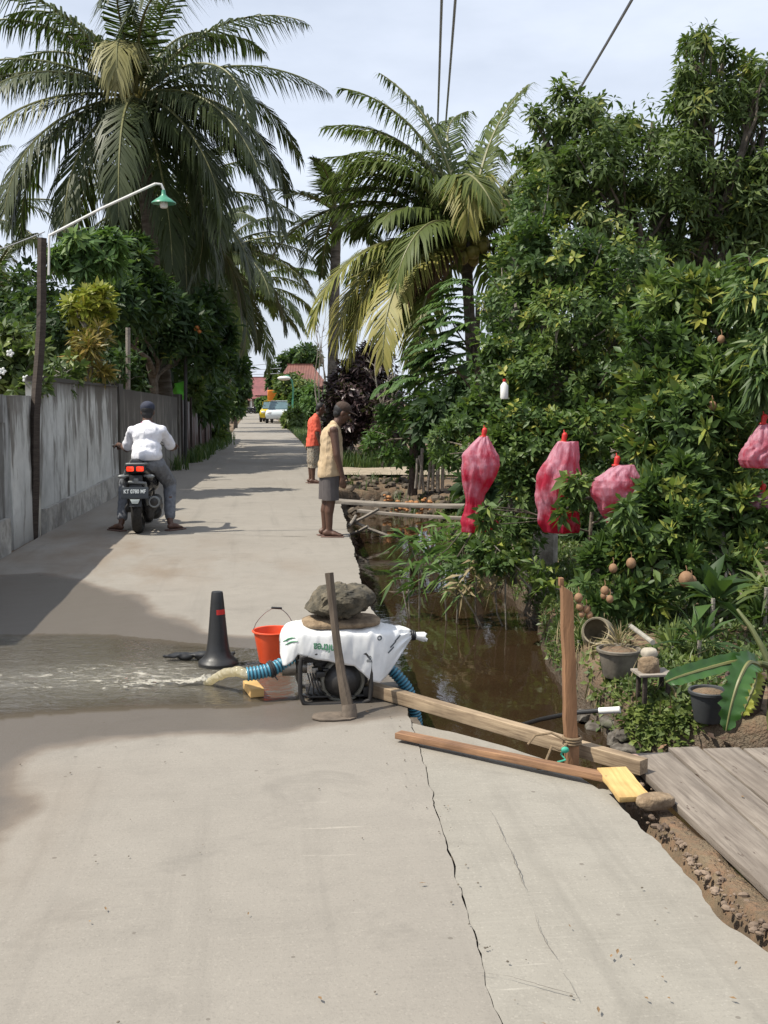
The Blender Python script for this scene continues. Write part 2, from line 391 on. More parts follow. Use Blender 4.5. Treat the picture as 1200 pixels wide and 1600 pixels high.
    tag(grid_mesh('joint_filling', jc, jY, -.022 + .009 * vnoise(jc, jY, 18, 55), M('joint_dirt', (.13, .105, .08), .95, .6, 40, .5)), kind='structure')
    # hairline seams: thin ragged dark fillings lying in the slabs
    sm = M('seam_dirt', (.145, .128, .105), .95, .4, 60)
    def seam(name, pts, w):
        pts = [Vector(p) for p in pts]; V = []; Fc = []; k = 0; fine = []
        for a, b in zip(pts[:-1], pts[1:]):
            m = max(2, int((b - a).length / .012))
            fine += [a.lerp(b, i / m) for i in range(m)]
        n = len(fine); yy = np.arange(n) * .012
        off = .016 * vnoise(yy, yy * 0, 4, 60) + .007 * vnoise(yy, yy * 0, 30, 61); ww = w * np.clip(.35 + 1.0 * vnoise(yy, yy * 0, 7, 62), .05, 1)
        d = (pts[-1] - pts[0]).normalized(); s = Vector((d.y, -d.x, 0))
        for i, p in enumerate(fine):
            for sg in (-1, 1): V.append(p + s * (off[i] + sg * ww[i] / 2) + Vector((0, 0, .0085)))
        Fc = [(2 * i, 2 * i + 1, 2 * i + 3, 2 * i + 2) for i in range(n - 1)]
        o = MB().add(V, Fc).build(name, sm); return tag(o, kind='structure')
    seam('pavement_seam', [P(770, 1270), P(800, 1340), P(830, 1420), P(868, 1500), P(900, 1570)], .0035)
    seam('pavement_seam', [P(752, 1522), P(800, 1530), P(850, 1545), P(905, 1560)], .004)
    seam('road_joint', [P(392, 838), P(480, 839), P(545, 836)], .02)
    seam('road_joint', [P(283, 762), P(400, 763), P(520, 764)], .03)
    # --- ditch water
    t = NT('ditch_water'); ps = t.pos((1, .6, 1))
    a = t.noise(ps, 3.0, 3, .5, .4); b = t.noise(ps, 17, 3, .5)
    mur = t.noise(t.pos(), .9, 4)
    col = t.ramp(mur.outputs['Fac'], [(.3, (.018, .011, .006)), (.7, (.036, .022, .011))])
    h = t.math('ADD', a.outputs['Fac'], t.math('MULTIPLY', b.outputs['Fac'], .22))
    water = t.done(t.pr(Base_Color=col.outputs[0], Roughness=.035, IOR=1.34, Normal=t.bump(h, .11, .03), Specular_IOR_Level=.5))
    xs = np.linspace(.6, 9, 40); yy = np.linspace(-2, 20.5, 60); X, Y = np.meshgrid(xs, yy)
    tag(grid_mesh('ditch_water', X, Y, X * 0 + WATER_Z, water), kind='structure')
    # --- the flood of pumped water on the road: a thin sheet
    pud = [P(*p) for p in [(-60, 985), (30, 990), (100, 985), (200, 992), (290, 1002), (345, 1008), (400, 1002), (470, 1010), (540, 1040), (585, 1072), (560, 1090), (500, 1093), (430, 1097), (385, 1103), (300, 1106), (200, 1108), (120, 1116), (40, 1122), (-60, 1126)]]
    pud = [(p.x, p.y) for p in pud] + [(-6.8, 4.9), (-6.8, 7.6)]
    xs = np.arange(-6.8, 1.0, .022); yy = np.arange(4.6, 8.0, .022); X, Y = np.meshgrid(xs, yy)
    dp = sdf_poly(X, Y, pud) + .07 * vnoise(X, Y, 3.2, 71) + .025 * vnoise(X, Y, 13, 72)
    jet = P(345, 1052)
    r = np.hypot(X - jet.x, Y - jet.y); wav = np.exp(-((Y - jet.y) / .38) ** 2) * sstep(.25, -.4, X - jet.x)
    rip = (.0075 * vnoise(X * .5, Y, 8, 73, 2) + .0045 * vnoise(X * .5, Y, 21, 74, 2)) * (wav * np.exp(np.clip(X - jet.x, -9, 0) / 3.0) + .16)
    rip = rip + .0016 * np.sin(r * 42) * np.exp(-r / .45)
    Z = .006 + rip - .012 + .006 * vnoise(X, Y, .9, 31)
    mk = (dp[:-1, :-1] < 0) & (dp[1:, 1:] < 0) & (dp[1:, :-1] < 0) & (dp[:-1, 1:] < 0)
    t = NT('flood_water'); ps = t.pos((.55, 1, 1)); a = t.noise(ps, 14, 3, .55, .3); b = t.noise(ps, 42, 2)
    turb = t.attr('turb'); 
    h = t.math('ADD', a.outputs['Fac'], t.math('MULTIPLY', b.outputs['Fac'], .35))
    bst = t.n('ShaderNodeMapRange', {'Value': turb, 'To Min': .5, 'To Max': .9}); bp = t.bump(h, bst.outputs[0], .02)
    mud = t.n('ShaderNodeBsdfDiffuse', {'Color': t.mix(turb, (.135, .125, .10), (.23, .215, .18)), 'Normal': bp}); 
    tr = t.n('ShaderNodeBsdfTransparent', {'Color': (.84, .82, .77)})
    body = t.n('ShaderNodeMixShader', {0: t.math('MULTIPLY', t.attr('depth'), t.math('ADD', t.math('MULTIPLY', turb, .45), .30)), 1: tr, 2: mud})
    fo = t.noise(t.pos((.5, 1, 1)), 26, 5, .7, .6); fo2 = t.noise(t.pos((.35, 1, 1)), 5, 3, .5)
    fm_ = t.math('MULTIPLY', t.gray(t.math('ADD', fo.outputs['Fac'], t.math('MULTIPLY', turb, .13)), .62, .74), t.gray(t.math('ADD', turb, t.math('MULTIPLY', fo2.outputs['Fac'], .5)), .38, .75))
    body = t.n('ShaderNodeMixShader', {0: t.math('MULTIPLY', fm_, .8), 1: body, 2: t.n('ShaderNodeBsdfDiffuse', {'Color': (.50, .47, .40)})})
    gl = t.n('ShaderNodeBsdfGlossy', {'Color': (1, 1, 1), 'Roughness': .04, 'Normal': bp})
    fr = t.n('ShaderNodeFresnel', {'IOR': 1.34, 'Normal': bp})
    flood = t.done(t.n('ShaderNodeMixShader', {0: t.math('MULTIPLY', fr.outputs[0], t.n('ShaderNodeMapRange', {'Value': t.attr('depth'), 'From Max': .35}).outputs[0]), 1: body, 2: gl}))
    tag(grid_mesh('flood_water', X, Y, Z, flood, attrs={'depth': sstep(.0, -.30, dp), 'turb': np.clip(wav * np.exp(np.clip(X - jet.x, -9, 0) / 1.8), 0, 1)}, mask=mk), kind='structure')
    return earth
def G(px, py):
    """where the line of sight through px, py meets the rough ground"""
    d = ray(px, py); ts = np.arange(3.0, 40, .01) / d.y
    h = terrain_h(d.x * ts, d.y * ts); z = CAM_H + d.z * ts; i = int(np.argmax(z < h)); t = ts[i]
    return Vector((d.x * t, d.y * t, float(h[i])))
EARTH = build_setting()
# ---------------------------------------------------------------- camera, sky and sun
cam = bpy.data.cameras.new('camera'); co = bpy.data.objects.new('camera', cam); COL.objects.link(co)
co.location = (0, 0, CAM_H); co.rotation_euler = RC.to_euler(); cam.sensor_fit = 'VERTICAL'; cam.sensor_height = 36; cam.lens = 36 * F_PX / 1600
cam.clip_start = .05; cam.clip_end = 3000; S.camera = co
w = bpy.data.worlds.new('World'); S.world = w; w.use_nodes = True; nt = w.node_tree; nt.nodes.clear()
out = nt.nodes.new('ShaderNodeOutputWorld'); bg = nt.nodes.new('ShaderNodeBackground'); sky = nt.nodes.new('ShaderNodeTexSky')
sky.sky_type = 'NISHITA'; sky.sun_disc = False; sky.sun_elevation = SUN_EL; sky.sun_rotation = PI / 2 - SUN_AZ
sky.dust_density = 2.0; sky.air_density = 1.0; sky.ozone_density = 1.0
tc = nt.nodes.new('ShaderNodeTexCoord'); mp = nt.nodes.new('ShaderNodeMapping'); mp.inputs['Scale'].default_value = (1.2, 1.2, 3.5)
nz = nt.nodes.new('ShaderNodeTexNoise'); nz.inputs['Scale'].default_value = 2.2; nz.inputs['Detail'].default_value = 6; nz.inputs['Roughness'].default_value = .55
cr = nt.nodes.new('ShaderNodeValToRGB'); cr.color_ramp.elements[0].position = .25; cr.color_ramp.elements[0].color = (.50, .50, .50, 1); cr.color_ramp.elements[1].position = .75; cr.color_ramp.elements[1].color = (.97, .97, .97, 1)
mx = nt.nodes.new('ShaderNodeMix'); mx.data_type = 'RGBA'; mx.inputs[7].default_value = (9.6, 10.4, 11.9, 1)
L = nt.links.new
L(tc.outputs['Generated'], mp.inputs['Vector']); L(mp.outputs[0], nz.inputs['Vector']); L(nz.outputs['Fac'], cr.inputs['Fac'])
L(cr.outputs['Color'], mx.inputs[0]); L(sky.outputs[0], mx.inputs[6]); L(mx.outputs[2], bg.inputs['Color']); bg.inputs['Strength'].default_value = .082
L(bg.outputs[0], out.inputs['Surface'])
sl = bpy.data.lights.new('sun', 'SUN'); so = bpy.data.objects.new('sun', sl); COL.objects.link(so)
sl.energy = 5.0; sl.angle = math.radians(.5); sl.color = (1, .94, .82)
so.rotation_euler = SUN_DIR.to_track_quat('Z', 'Y').to_euler()
S.view_settings.view_transform = 'Standard'; S.view_settings.look = 'None'; S.view_settings.exposure = .30; S.view_settings.gamma = 1
S.cycles.max_bounces = 6; S.cycles.diffuse_bounces = 3; S.cycles.glossy_bounces = 3; S.cycles.transparent_max_bounces = 12; S.cycles.transmission_bounces = 4
S.cycles.use_denoising = True; S.cycles.sample_clamp_indirect = 4
# ================================================================ MATERIALS FOR THINGS
m_black = M('black_plastic', (.018, .018, .019), .45, .3, 20)
m_dark = M('dark_metal', (.03, .027, .025), .5, .4, 30)
m_steel = M('dull_steel', (.35, .33, .30), .4, .4, 25, metal=.8)
m_white = M('white_paint', (.75, .74, .70), .5, .15, 10)
m_green_paint = M('green_enamel', (.06, .28, .17), .4, .25, 14)
m_rubber = M('rubber', (.022, .021, .02), .8, .3, 40)
m_red_lens = M('red_lens', (.55, .02, .01), .2, .2, 20)
m_wood_old = M('old_timber', (.060, .044, .034), .85, .45, 9, .5, stretch=(1, 1, 6), dist=.006)
m_wood_red = M('reddish_timber', (.30, .155, .075), .8, .4, 6, .5, stretch=(4, 4, .6), dist=.006)
m_wood_yel = M('fresh_timber', (.58, .36, .13), .7, .25, 5, .4, stretch=(1, 6, 6))
m_rust = M('rusty_iron', (.085, .055, .038), .85, .5, 22, .5)
m_skin = M('brown_skin', (.105, .052, .034), .55, .15, 30)
def stone_mat(name, a, b, c, sc=14):
    t = NT(name); o = t.obj(); n1 = t.noise(o, sc, 6, .65); n2 = t.noise(o, sc * .35, 4); n3 = t.noise(o, sc * 5, 3)
    col = t.mix(t.gray(n1.outputs['Fac'], .42, .6), a, b); col = t.mix(t.gray(n2.outputs['Fac'], .5, .68), col, c)
    return t.done(t.pr(Base_Color=col, Roughness=.92, Normal=t.bump(t.math('ADD', n1.outputs['Fac'], t.math('MULTIPLY', n3.outputs['Fac'], .4)), .8, .02)))
m_stone = stone_mat('grey_stone', (.050, .044, .030), (.135, .112, .076), (.030, .027, .02), 13)
m_slabst = stone_mat('brown_slab', (.18, .125, .075), (.30, .22, .14), (.10, .07, .045))
m_bank_stone = stone_mat('ditch_stone', (.065, .055, .045), (.15, .135, .115), (.05, .058, .028), 9)
def rock(name, c, r, mat, parent=None, seed=0, amp=.25, sub=4, flat=0.0, rz=0.0, rot=None):
    bm = bmesh.new(); bmesh.ops.create_icosphere(bm, subdivisions=sub, radius=1)
    for v in bm.verts:
        n = v.co.normalized(); o = Vector((seed * 3.1, seed * 1.7, seed))
        k = 1 + amp * mnoise.noise(n * 1.3 + o) + amp * .55 * mnoise.noise(n * 2.9 + o) + amp * .25 * mnoise.noise(n * 7 + o) + amp * .10 * mnoise.noise(n * 17 + o)
        q = n * k
        q = Vector([math.copysign(abs(x) ** .72, x) for x in q])
        v.co = Vector((q.x * r[0], q.y * r[1], q.z * r[2]))
        if flat: v.co.z = max(v.co.z, -flat * r[2])
    me = bpy.data.meshes.new(name); bm.to_mesh(me); bm.free()
    me.polygons.foreach_set('use_smooth', [True] * len(me.polygons)); me.set_sharp_from_angle(angle=math.radians(50))
    o = link(name, me, mat, parent); o.location = c; o.rotation_euler = rot or (0, 0, rz); return o
def text_mesh(name, body, size, mat, parent, M4, depth=.0006, font_scale=(1, 1)):
    cu = bpy.data.curves.new('t', 'FONT'); cu.body = body; cu.size = size; cu.extrude = depth; cu.align_x = 'CENTER'; cu.align_y = 'CENTER'; cu.offset = size * .018
    o = bpy.data.objects.new('t', cu); COL.objects.link(o); dg = bpy.context.evaluated_depsgraph_get()
    me = bpy.data.meshes.new_from_object(o.evaluated_get(dg)); bpy.data.objects.remove(o)
    me.transform(Matrix.Diagonal((font_scale[0], font_scale[1], 1, 1))); me.transform(M4)
    return link(name, me, mat, parent)
# ================================================================ WALLS ON THE LEFT
def streaked(name, base, dark, amount):
    t = NT(name); ps = t.pos(); st = t.pos((2.4, 1.1, .30))
    a = t.noise(st, 2.6, 5, .62, .25); b = t.noise(st, 7.0, 4, .6, .2); c = t.noise(ps, 3.0, 5, .6); f = t.noise(ps, 60, 3)
    z = t.n('ShaderNodeSeparateXYZ', {0: t.n('ShaderNodeNewGeometry').outputs['Position']}).outputs[2]
    top = t.n('ShaderNodeMapRange', {'Value': z, 'From Min': .4, 'From Max': 1.85, 'To Min': 0, 'To Max': .17}).outputs[0]
    cap = t.n('ShaderNodeMapRange', {'Value': t.math('ADD', z, t.math('MULTIPLY', a.outputs['Fac'], .35)), 'From Min': 1.70, 'From Max': 1.94, 'To Min': 0, 'To Max': .85}).outputs[0]
    s1 = t.gray(t.math('ADD', a.outputs['Fac'], top), .60 - amount * .1, .70 - amount * .08); s2 = t.gray(b.outputs['Fac'], .61, .66); pt_ = t.noise(ps, 1.1, 5, .65, .5)
    col = t.mix(t.gray(c.outputs['Fac'], .35, .65), base, tuple(x * .78 for x in base))
    col = t.mix(t.math('MULTIPLY', s1, .85), col, dark); col = t.mix(t.math('MULTIPLY', t.gray(pt_.outputs['Fac'], .54, .64), .5), col, tuple((x + y) * .42 for x, y in zip(base, dark))); col = t.mix(t.math('MULTIPLY', s2, .42), col, tuple(x * 1.4 for x in dark))
    col = t.mix(cap, col, tuple(x * .8 for x in dark))
    low = t.n('ShaderNodeMapRange', {'Value': t.math('ADD', z, t.math('MULTIPLY', c.outputs['Fac'], .3)), 'From Min': .5, 'From Max': .2, 'To Min': 0, 'To Max': .45}).outputs[0]
    col = t.mix(low, col, (.16, .135, .105))
    return t.done(t.pr(Base_Color=col, Roughness=.92, Normal=t.bump(t.math('ADD', c.outputs['Fac'], t.math('MULTIPLY', f.outputs['Fac'], .3)), .35, .015)))
m_wallA = streaked('weathered_cement', (.36, .365, .355), (.075, .068, .06), .8)
m_wallC = streaked('streaked_plaster', (.56, .56, .53), (.10, .085, .068), .25)
m_wallD = streaked('mossy_cement', (.20, .185, .155), (.06, .052, .042), 1.3)
m_crumb = stone_mat('crumbling_base', (.27, .26, .24), (.42, .40, .36), (.12, .10, .08), 5)
def wx(y): return float(lerp_line(WALL, y))
def wall_run(y0, y1, z0, z1, t0, t1, mat, name, parent, seed, off=0.0, n=None, wob=.012):
    """a stretch of rough wall: front face at the wall line plus off, thickness, top from t0 to t1"""
    n = n or max(6, int((y1 - y0) / .12)); m = 16; mb = MB(); V = []; th = .13
    for i in range(n + 1):
        u = i / n; y = y0 + (y1 - y0) * u; x = wx(y) + off; top = t0 + (t1 - t0) * u + .012 * mnoise.noise(Vector((y * 2.3, seed, 1))) 
        for j in range(m + 1):
            z = z0 + (top - z0) * j / m
            V.append((x + wob * mnoise.noise(Vector((y * 1.3, z * 1.6, seed))) + wob * .5 * mnoise.noise(Vector((y * 6, z * 6, seed))), y, z))
        V.append((x - th, y, top - .004)); V.append((x - th, y, z0))
    k = m + 3; Fc = [(i * k + j, (i + 1) * k + j, (i + 1) * k + (j + 1) % k, i * k + (j + 1) % k) for i in range(n) for j in range(k)]
    Fc += [tuple(range(k)), tuple(n * k + j for j in range(k - 1, -1, -1))]
    return mb.add(V, Fc).build(name, mat, parent, sharp=50)
yA, yB, yC, yD, yE = 7.0, 12.05, 13.25, 19.0, 27.2
w_ = empty('concrete_wall', (wx(9.5), 9.5, 0), 'low grey cement wall with dark water stains behind the lamp post foot, nearest stretch', 'wall')
pt = lambda o, base: (setattr(o, 'matrix_parent_inverse', Matrix.Translation(-Vector(base.location))), o)[1]
def under(o, parent): o.parent = parent; o.matrix_parent_inverse = Matrix.Translation(-Vector(parent.location)); return o
under(wall_run(yA, yB - .45, -.1, 1.60, 1.60, 1.60, m_wallA, 'panel', None, 1), w_)
under(wall_run(yA, yB - .46, 1.34, 1.62, 1.63, 1.63, m_wallA, 'coping', None, 2, .02), w_)
under(wall_run(yA, yB - .52, -.1, .42, .44, .36, m_crumb, 'plinth', None, 3, .055), w_)
under(wall_run(yB - .44, yB - .12, -.1, 1.61, 1.62, 1.62, m_wallA, 'pillar', None, 4, -.03), w_)
under(wall_run(yB - .11, yC - .02, -.1, 1.60, 1.62, 1.62, m_wallC, 'end_panel', None, 5, -.01), w_)
w_ = empty('concrete_wall', (wx(16), 16, 0), 'tall pale plaster wall with long black drips, beside the motor scooter', 'wall')
under(wall_run(yC, yD, -.1, 1.8, 1.84, 1.80, m_wallC, 'panel', None, 7), w_)
under(wall_run(yC + .02, yD - .3, -.1, .30, .28, .34, m_crumb, 'plinth', None, 8, .06), w_)
under(wall_run(yC - .005, yD + .01, 1.80, 1.845, 1.862, 1.822, m_wallD, 'coping', None, 9, .018), w_)
under(wall_run(yD + .02, yD + .42, -.1, 1.84, 1.86, 1.86, m_wallD, 'pillar', None, 9, .035), w_)
w_ = empty('concrete_wall', (wx(23), 23, 0), 'dark mossy cement wall beyond the tall plaster wall, ending at the iron sheet fence', 'wall')
under(wall_run(yD + .45, yE, -.1, 1.7, 1.78, 1.66, m_wallD, 'panel', None, 10), w_)
under(wall_run(yE + .02, yE + .4, -.1, 1.7, 1.74, 1.74, m_wallD, 'pillar', None, 11, .04), w_)
def corrugated(name, c1, c2):
    t = NT(name); a = t.noise(t.pos((3, 1.6, .3)), 2, 4, .6); f = t.noise(t.pos(), 25, 3)
    col = t.ramp(a.outputs['Fac'], [(.35, c1), (.5, c2), (.62, (.20, .19, .18))])
    return t.done(t.pr(Base_Color=col.outputs[0], Roughness=.75, Normal=t.bump(f.outputs['Fac'], .3, .01)))
m_zinc = corrugated('rusty_zinc', (.045, .026, .020), (.085, .042, .030))
fe = empty('sheet_fence', (wx(33), 33, 0), 'rust brown fence of upright iron sheets and boards past the mossy wall', 'fence')
y = yE + .45; i = 0
while y < 46:
    wd = .55 + .35 * random.random(); hgt = 1.62 - (y - yE) * .026 + .22 * (random.random() - .5); x = wx(min(y, 45)); V = []
    n = 24; tilt = .03 * (random.random() - .5)
    for k in range(n + 1):
        yy = y + wd * k / n; d = .016 * math.sin(k * 2 * PI / 4)
        xx = wx(min(yy, 45)) + d + random.choice((0, .01))
        V += [(xx, yy, -.06), (xx + tilt, yy, hgt), ]
    mb = MB().add(V, [(2 * k, 2 * k + 2, 2 * k + 3, 2 * k + 1) for k in range(n)]); o = mb.build('sheet', m_zinc); 
    so_ = o.modifiers.new('s', 'SOLIDIFY'); so_.thickness = .004
    under(o, fe); y += wd * .96; i += 1
for yy in np.arange(yE + .5, 46, 2.4):
    under(MB().tube([(wx(min(yy, 45)) + .045, yy, -.1), (wx(min(yy, 45)) + .05, yy, 1.75 - (yy - yE) * .026)], .03, 7).build('post', m_wood_old), fe)
# ================================================================ LAMP POST
b = P(49, 838); b.z = 0; Yp = b.y
lp = empty('street_lamp', b, 'dark wooden lamp post with white pipe arm and green enamel shade by the wall', 'street lamp')
tp = PY(68, 372, Yp)
V0 = lambda p: Vector(p) - b
mb = MB(); d = (tp - b); n = 10
for i in range(n):
    pass
pts = [d * (i / n) + Vector((.012 * math.sin(i * 1.1), .012 * math.cos(i), 0)) for i in range(n + 1)]; pts[0].z = -.2
mb.tube(pts, [.062 - .012 * i / n for i in range(n + 1)], 4).build('post', m_wood_old, lp, sharp=30)
arm0 = PY(76, 430, Yp - .05); a1 = PY(77, 368, Yp - .05); a2 = PY(160, 325, Yp - .05); a3 = PY(243, 287, Yp - .05); a4 = PY(256, 297, Yp - .05)
MB().tube([V0(p) for p in (arm0, a1)], .013, 8).tube([V0(p) for p in (a1, a2, a3)], .015, 8).tube([V0(p) for p in (a3, PY(252, 288, Yp - .05), a4)], .013, 8).build('arm', m_white, lp)
lc = V0(PY(256, 318, Yp - .05))
sh = MB().lathe(lc, [(.02, .15), (.026, .10), (.045, .075), (.09, .045), (.135, .012), (.14, 0), (.13, .006), (.08, .036), (.03, .062)], 28).build('lamp_shade', m_green_paint, lp)
MB().lathe(lc, [(.005, -.055), (.035, -.05), (.045, -.03), (.045, .02), (.03, .05)], 18).build('bulb', m_white, lp)
# distant lamp
b2 = P(457, 667); Yq = b2.y; l2 = empty('street_lamp', b2, 'slim green hooked street lamp far down the road before the pale car', 'street lamp')
q = [PY(x, y, Yq) - b2 for x, y in ((457, 668), (457, 640), (458, 606), (456, 595), (450, 587), (445, 588))]
MB().tube(q, .055, 8).build('post', m_green_paint, l2)
MB().ell(PY(444, 591, Yq) - b2, (.42, .25, .14)).build('lamp_head', m_white, l2)
# overhead wires
m_wire = M('cable', (.34, .36, .39), .6, .2, 3)
def wire(pts, r, label, group=None):
    a, z = pts; n = 24; sag = .012 * (z - a).length
    q = [a.lerp(z, i / n) - Vector((0, 0, sag * 4 * (i / n) * (1 - i / n))) for i in range(n + 1)]
    return tag(MB().tube(q, r, 6).build('power_cable', m_wire), label, 'cable', group)
wire((PY(678, 330, 60), PY(692, -60, 12)), .018, 'thin overhead cable, left one of the close pair above the palm', 'overhead cables')
wire((PY(682, 330, 60), PY(716, -60, 12)), .018, 'thin overhead cable, right one of the close pair above the palm', 'overhead cables')
wire((PY(760, 340, 45), PY(1010, -40, 13)), .022, 'thick twisted overhead cable slanting down into the top of the dark tree', 'overhead cables')
wire((PY(-40, 402, 13), PY(70, 362, 12.45)), .006, 'thin wire running from the wooden lamp post top to the left', 'overhead cables')
for i, (ya, yb) in enumerate(((572, 566), (578, 575), (585, 583))):
    wire((PY(372, ya, 95), PY(440, yb, 95)), .03, ['highest', 'middle', 'lowest'][i] + ' of the three far cables crossing above the red roof', 'far cables over the road')
# ================================================================ ON THE FLOODED ROAD
# cone
c = P(341, 1036); k = c.y / F_PX
co_ = empty('traffic_cone', c, 'black rubber traffic cone with a strip of red tape standing in the flood', 'traffic cone')
H = 114 * k
MB().lathe((0, 0, 0), [(r_ * k, h_ * k) for r_, h_ in ((6, 113), (8.2, 114), (9, 112), (10.5, 98), (13, 68), (15.5, 40), (18, 22), (21, 13), (26, 7.5), (30, 5), (31.5, 2.5), (31, -4))], 32).build('cone_body', m_black, co_)
m_redtape = M('red_tape', (.55, .02, .015), .5, .2, 30)
tb_ = MB()
for hh in (79, 87):
    pass
V = []
for i in range(9):
    an = math.radians(-95 + 75 * i / 8)
    for hh in (79, 87): rr = (13 - (hh - 68) * 2.5 / 30 + .5) * k; V.append((rr * math.cos(an), rr * math.sin(an), hh * k))
tb_.add(V, [(2 * i, 2 * i + 2, 2 * i + 3, 2 * i + 1) for i in range(8)]).build('tape', m_redtape, co_)
# the tangle of black rag and cord by the cone
c = P(303, 1029); mb = MB()
for i in range(5):
    a = random.random() * 6; pts = []
    for j in range(9):
        pts.append((-.17 + .05 * j + .02 * math.sin(a + j), .03 * math.sin(a * 2 + j * .9), .012 + .02 * abs(math.sin(a + j * 1.3))))
    mb.tube(pts, .007 + .004 * random.random(), 7)
mb.ell((.06, 0, .015), (.06, .035, .03)).ell((-.05, .0, .012), (.05, .03, .022))
o = mb.blob('rag', m_black, None, .007, 2); o.location = c; tag(o, 'tangled black rag lying in the water left of the cone', 'rag')
# bucket with its wire handle
m_red = M('red_plastic', (.72, .085, .025), .35, .12, 6, spec=.5)
c = P(428, 1033); k = c.y / F_PX
bk = empty('bucket', c, 'orange red plastic bucket with wire handle standing behind the pump hose', 'bucket')
R0, Hb = 33.5 * k, 51 * k
MB().lathe((0, 0, 0), [(.001, .004), (R0 * .68, 0), (R0 * .70, .006), (R0 * .93, Hb * .92), (R0 * .97, Hb * .93), (R0 * 1.02, Hb * .955), (R0 * 1.02, Hb * .985), (R0 * .98, Hb), (R0 * .92, Hb * .985), (R0 * .90, Hb * .9), (R0 * .68, .012), (.001, .010)], 36).build('pail', m_red, bk)
hp = [Vector((-R0 * .98, 0, Hb * .95))]
for i in range(13):
    a = PI * (1 - i / 12); hp.append(Vector((R0 * .97 * math.cos(a) * (1 - .35 * math.sin(a)) + R0 * .12 * math.sin(a), 0, Hb * .97 + 36 * k * math.sin(a) ** .8)))
MB().tube(hp, .0028, 6).build('wire_handle', m_steel, bk)
g = hp[7]; MB().capsule(g + Vector((-.022, 0, .001)), g + Vector((.03, 0, -.003)), .007, .007).build('hand_grip', m_black, bk)
# wood block
a, bq = P(381, 1067), P(402, 1095)
o = MB().box((0, 0, .0225), (.075, .20, .045)).build('wood_block', m_wood_yel, None, True, .004); o.location = P(396, 1081); o.rotation_euler = (0, 0, math.radians(12))
o.location.z = -.004; tag(o, 'short offcut of yellow sawn timber lying in the flood below the hose end', 'wood block')
# ================================================================ THE PUMP
pc = P(520, 1083); k = pc.y / F_PX; px = lambda x, y, dy=0.0: Vector(((x - 520) * k, dy, (1083 - y) * k))
pu = empty('water_pump', pc, 'petrol water pump in a black tube frame under a white sack', 'water pump')
fr = MB(); W = .17
for s in (-W, W):
    fr.tube([px(487, 1006, s), px(468, 1012, s), px(466, 1030, s), px(466, 1070, s), px(471, 1083, s), px(482, 1086, s), px(560, 1086, s), px(574, 1082, s), px(576, 1066, s), px(577, 1020, s), px(568, 1008, s), px(487, 1006, s)], .0125, 10)
fr.tube([px(484, 1086, -W), px(484, 1086, W)], .0115, 8).tube([px(560, 1086, -W), px(560, 1086, W)], .0115, 8).tube([px(487, 1006, -W), px(487, 1006, W)], .0115, 8).tube([px(568, 1007, -W), px(568, 1007, W)], .0115, 8)
fr.build('tube_frame', m_dark, pu)
MB().box(px(522, 1078), (.30, .26, .012)).build('base_plate', m_dark, pu, True, .004)
m_beige = M('engine_alloy', (.26, .245, .20), .55, .35, 18)
en = MB(); en.capsule(px(533, 1052, -.09), px(533, 1052, .06), .105).box(px(530, 1056, 0), (.20, .2, .16)).capsule(px(505, 1030, -.02), px(505, 1030, .08), .06)
en.blob('engine_block', m_dark, pu, .010, 3)
MB().lathe(px(533, 1055, -.135), [(.118, .06), (.118, .03), (.112, .012), (.10, .004), (.094, .012), (.092, .045)], 36, 'Y').build('fan_shroud', m_beige, pu)
rs = MB().lathe(px(533, 1055, -.14), [(.001, -.012), (.02, -.012), (.03, -.004), (.06, -.002), (.082, .008), (.088, .03), (.088, .05)], 36, 'Y').build('recoil_starter', m_dark, pu)
for i in range(10):
    a = 2 * PI * i / 10
    pass
MB().box(px(498, 1040, -.14), (.045, .05, .028)).box(px(506, 1033, -.15), (.03, .03, .012)).build('starter_lever', m_black, pu, True, .004)
MB().box(px(512, 1014), (.26, .24, .075)).build('fuel_tank', m_black, pu, True, .02)
MB().lathe(px(492, 1058, -.08), [(.022, -.05), (.026, -.02), (.026, .03), (.02, .05)], 14, 'Y').box(px(490, 1040, -.10), (.03, .04, .05)).build('carburettor', m_steel, pu, True, .003)
ca = MB()
for i in range(4): ca.tube([px(478 + 4 * i, 1040, -.12), px(482 + 5 * i, 1055 + 3 * i, -.15), px(478 + 9 * i, 1072, -.13), px(490 + 8 * i, 1080, -.10)], .004, 6)
ca.build('fuel_pipes', m_dark, pu)
MB().lathe(px(560, 1050, 0), [(.05, -.05), (.085, -.04), (.09, .02), (.06, .05)], 20, 'X').box(px(570, 1074, -.10), (.03, .03, .05)).build('pump_casing', m_dark, pu, True, .003)
MB().lathe(px(455, 1038, 0), [(.035, -.055), (.048, -.05), (.048, .02), (.036, .03), (.036, .08)], 18, 'X').build('outlet_flange', m_steel, pu)
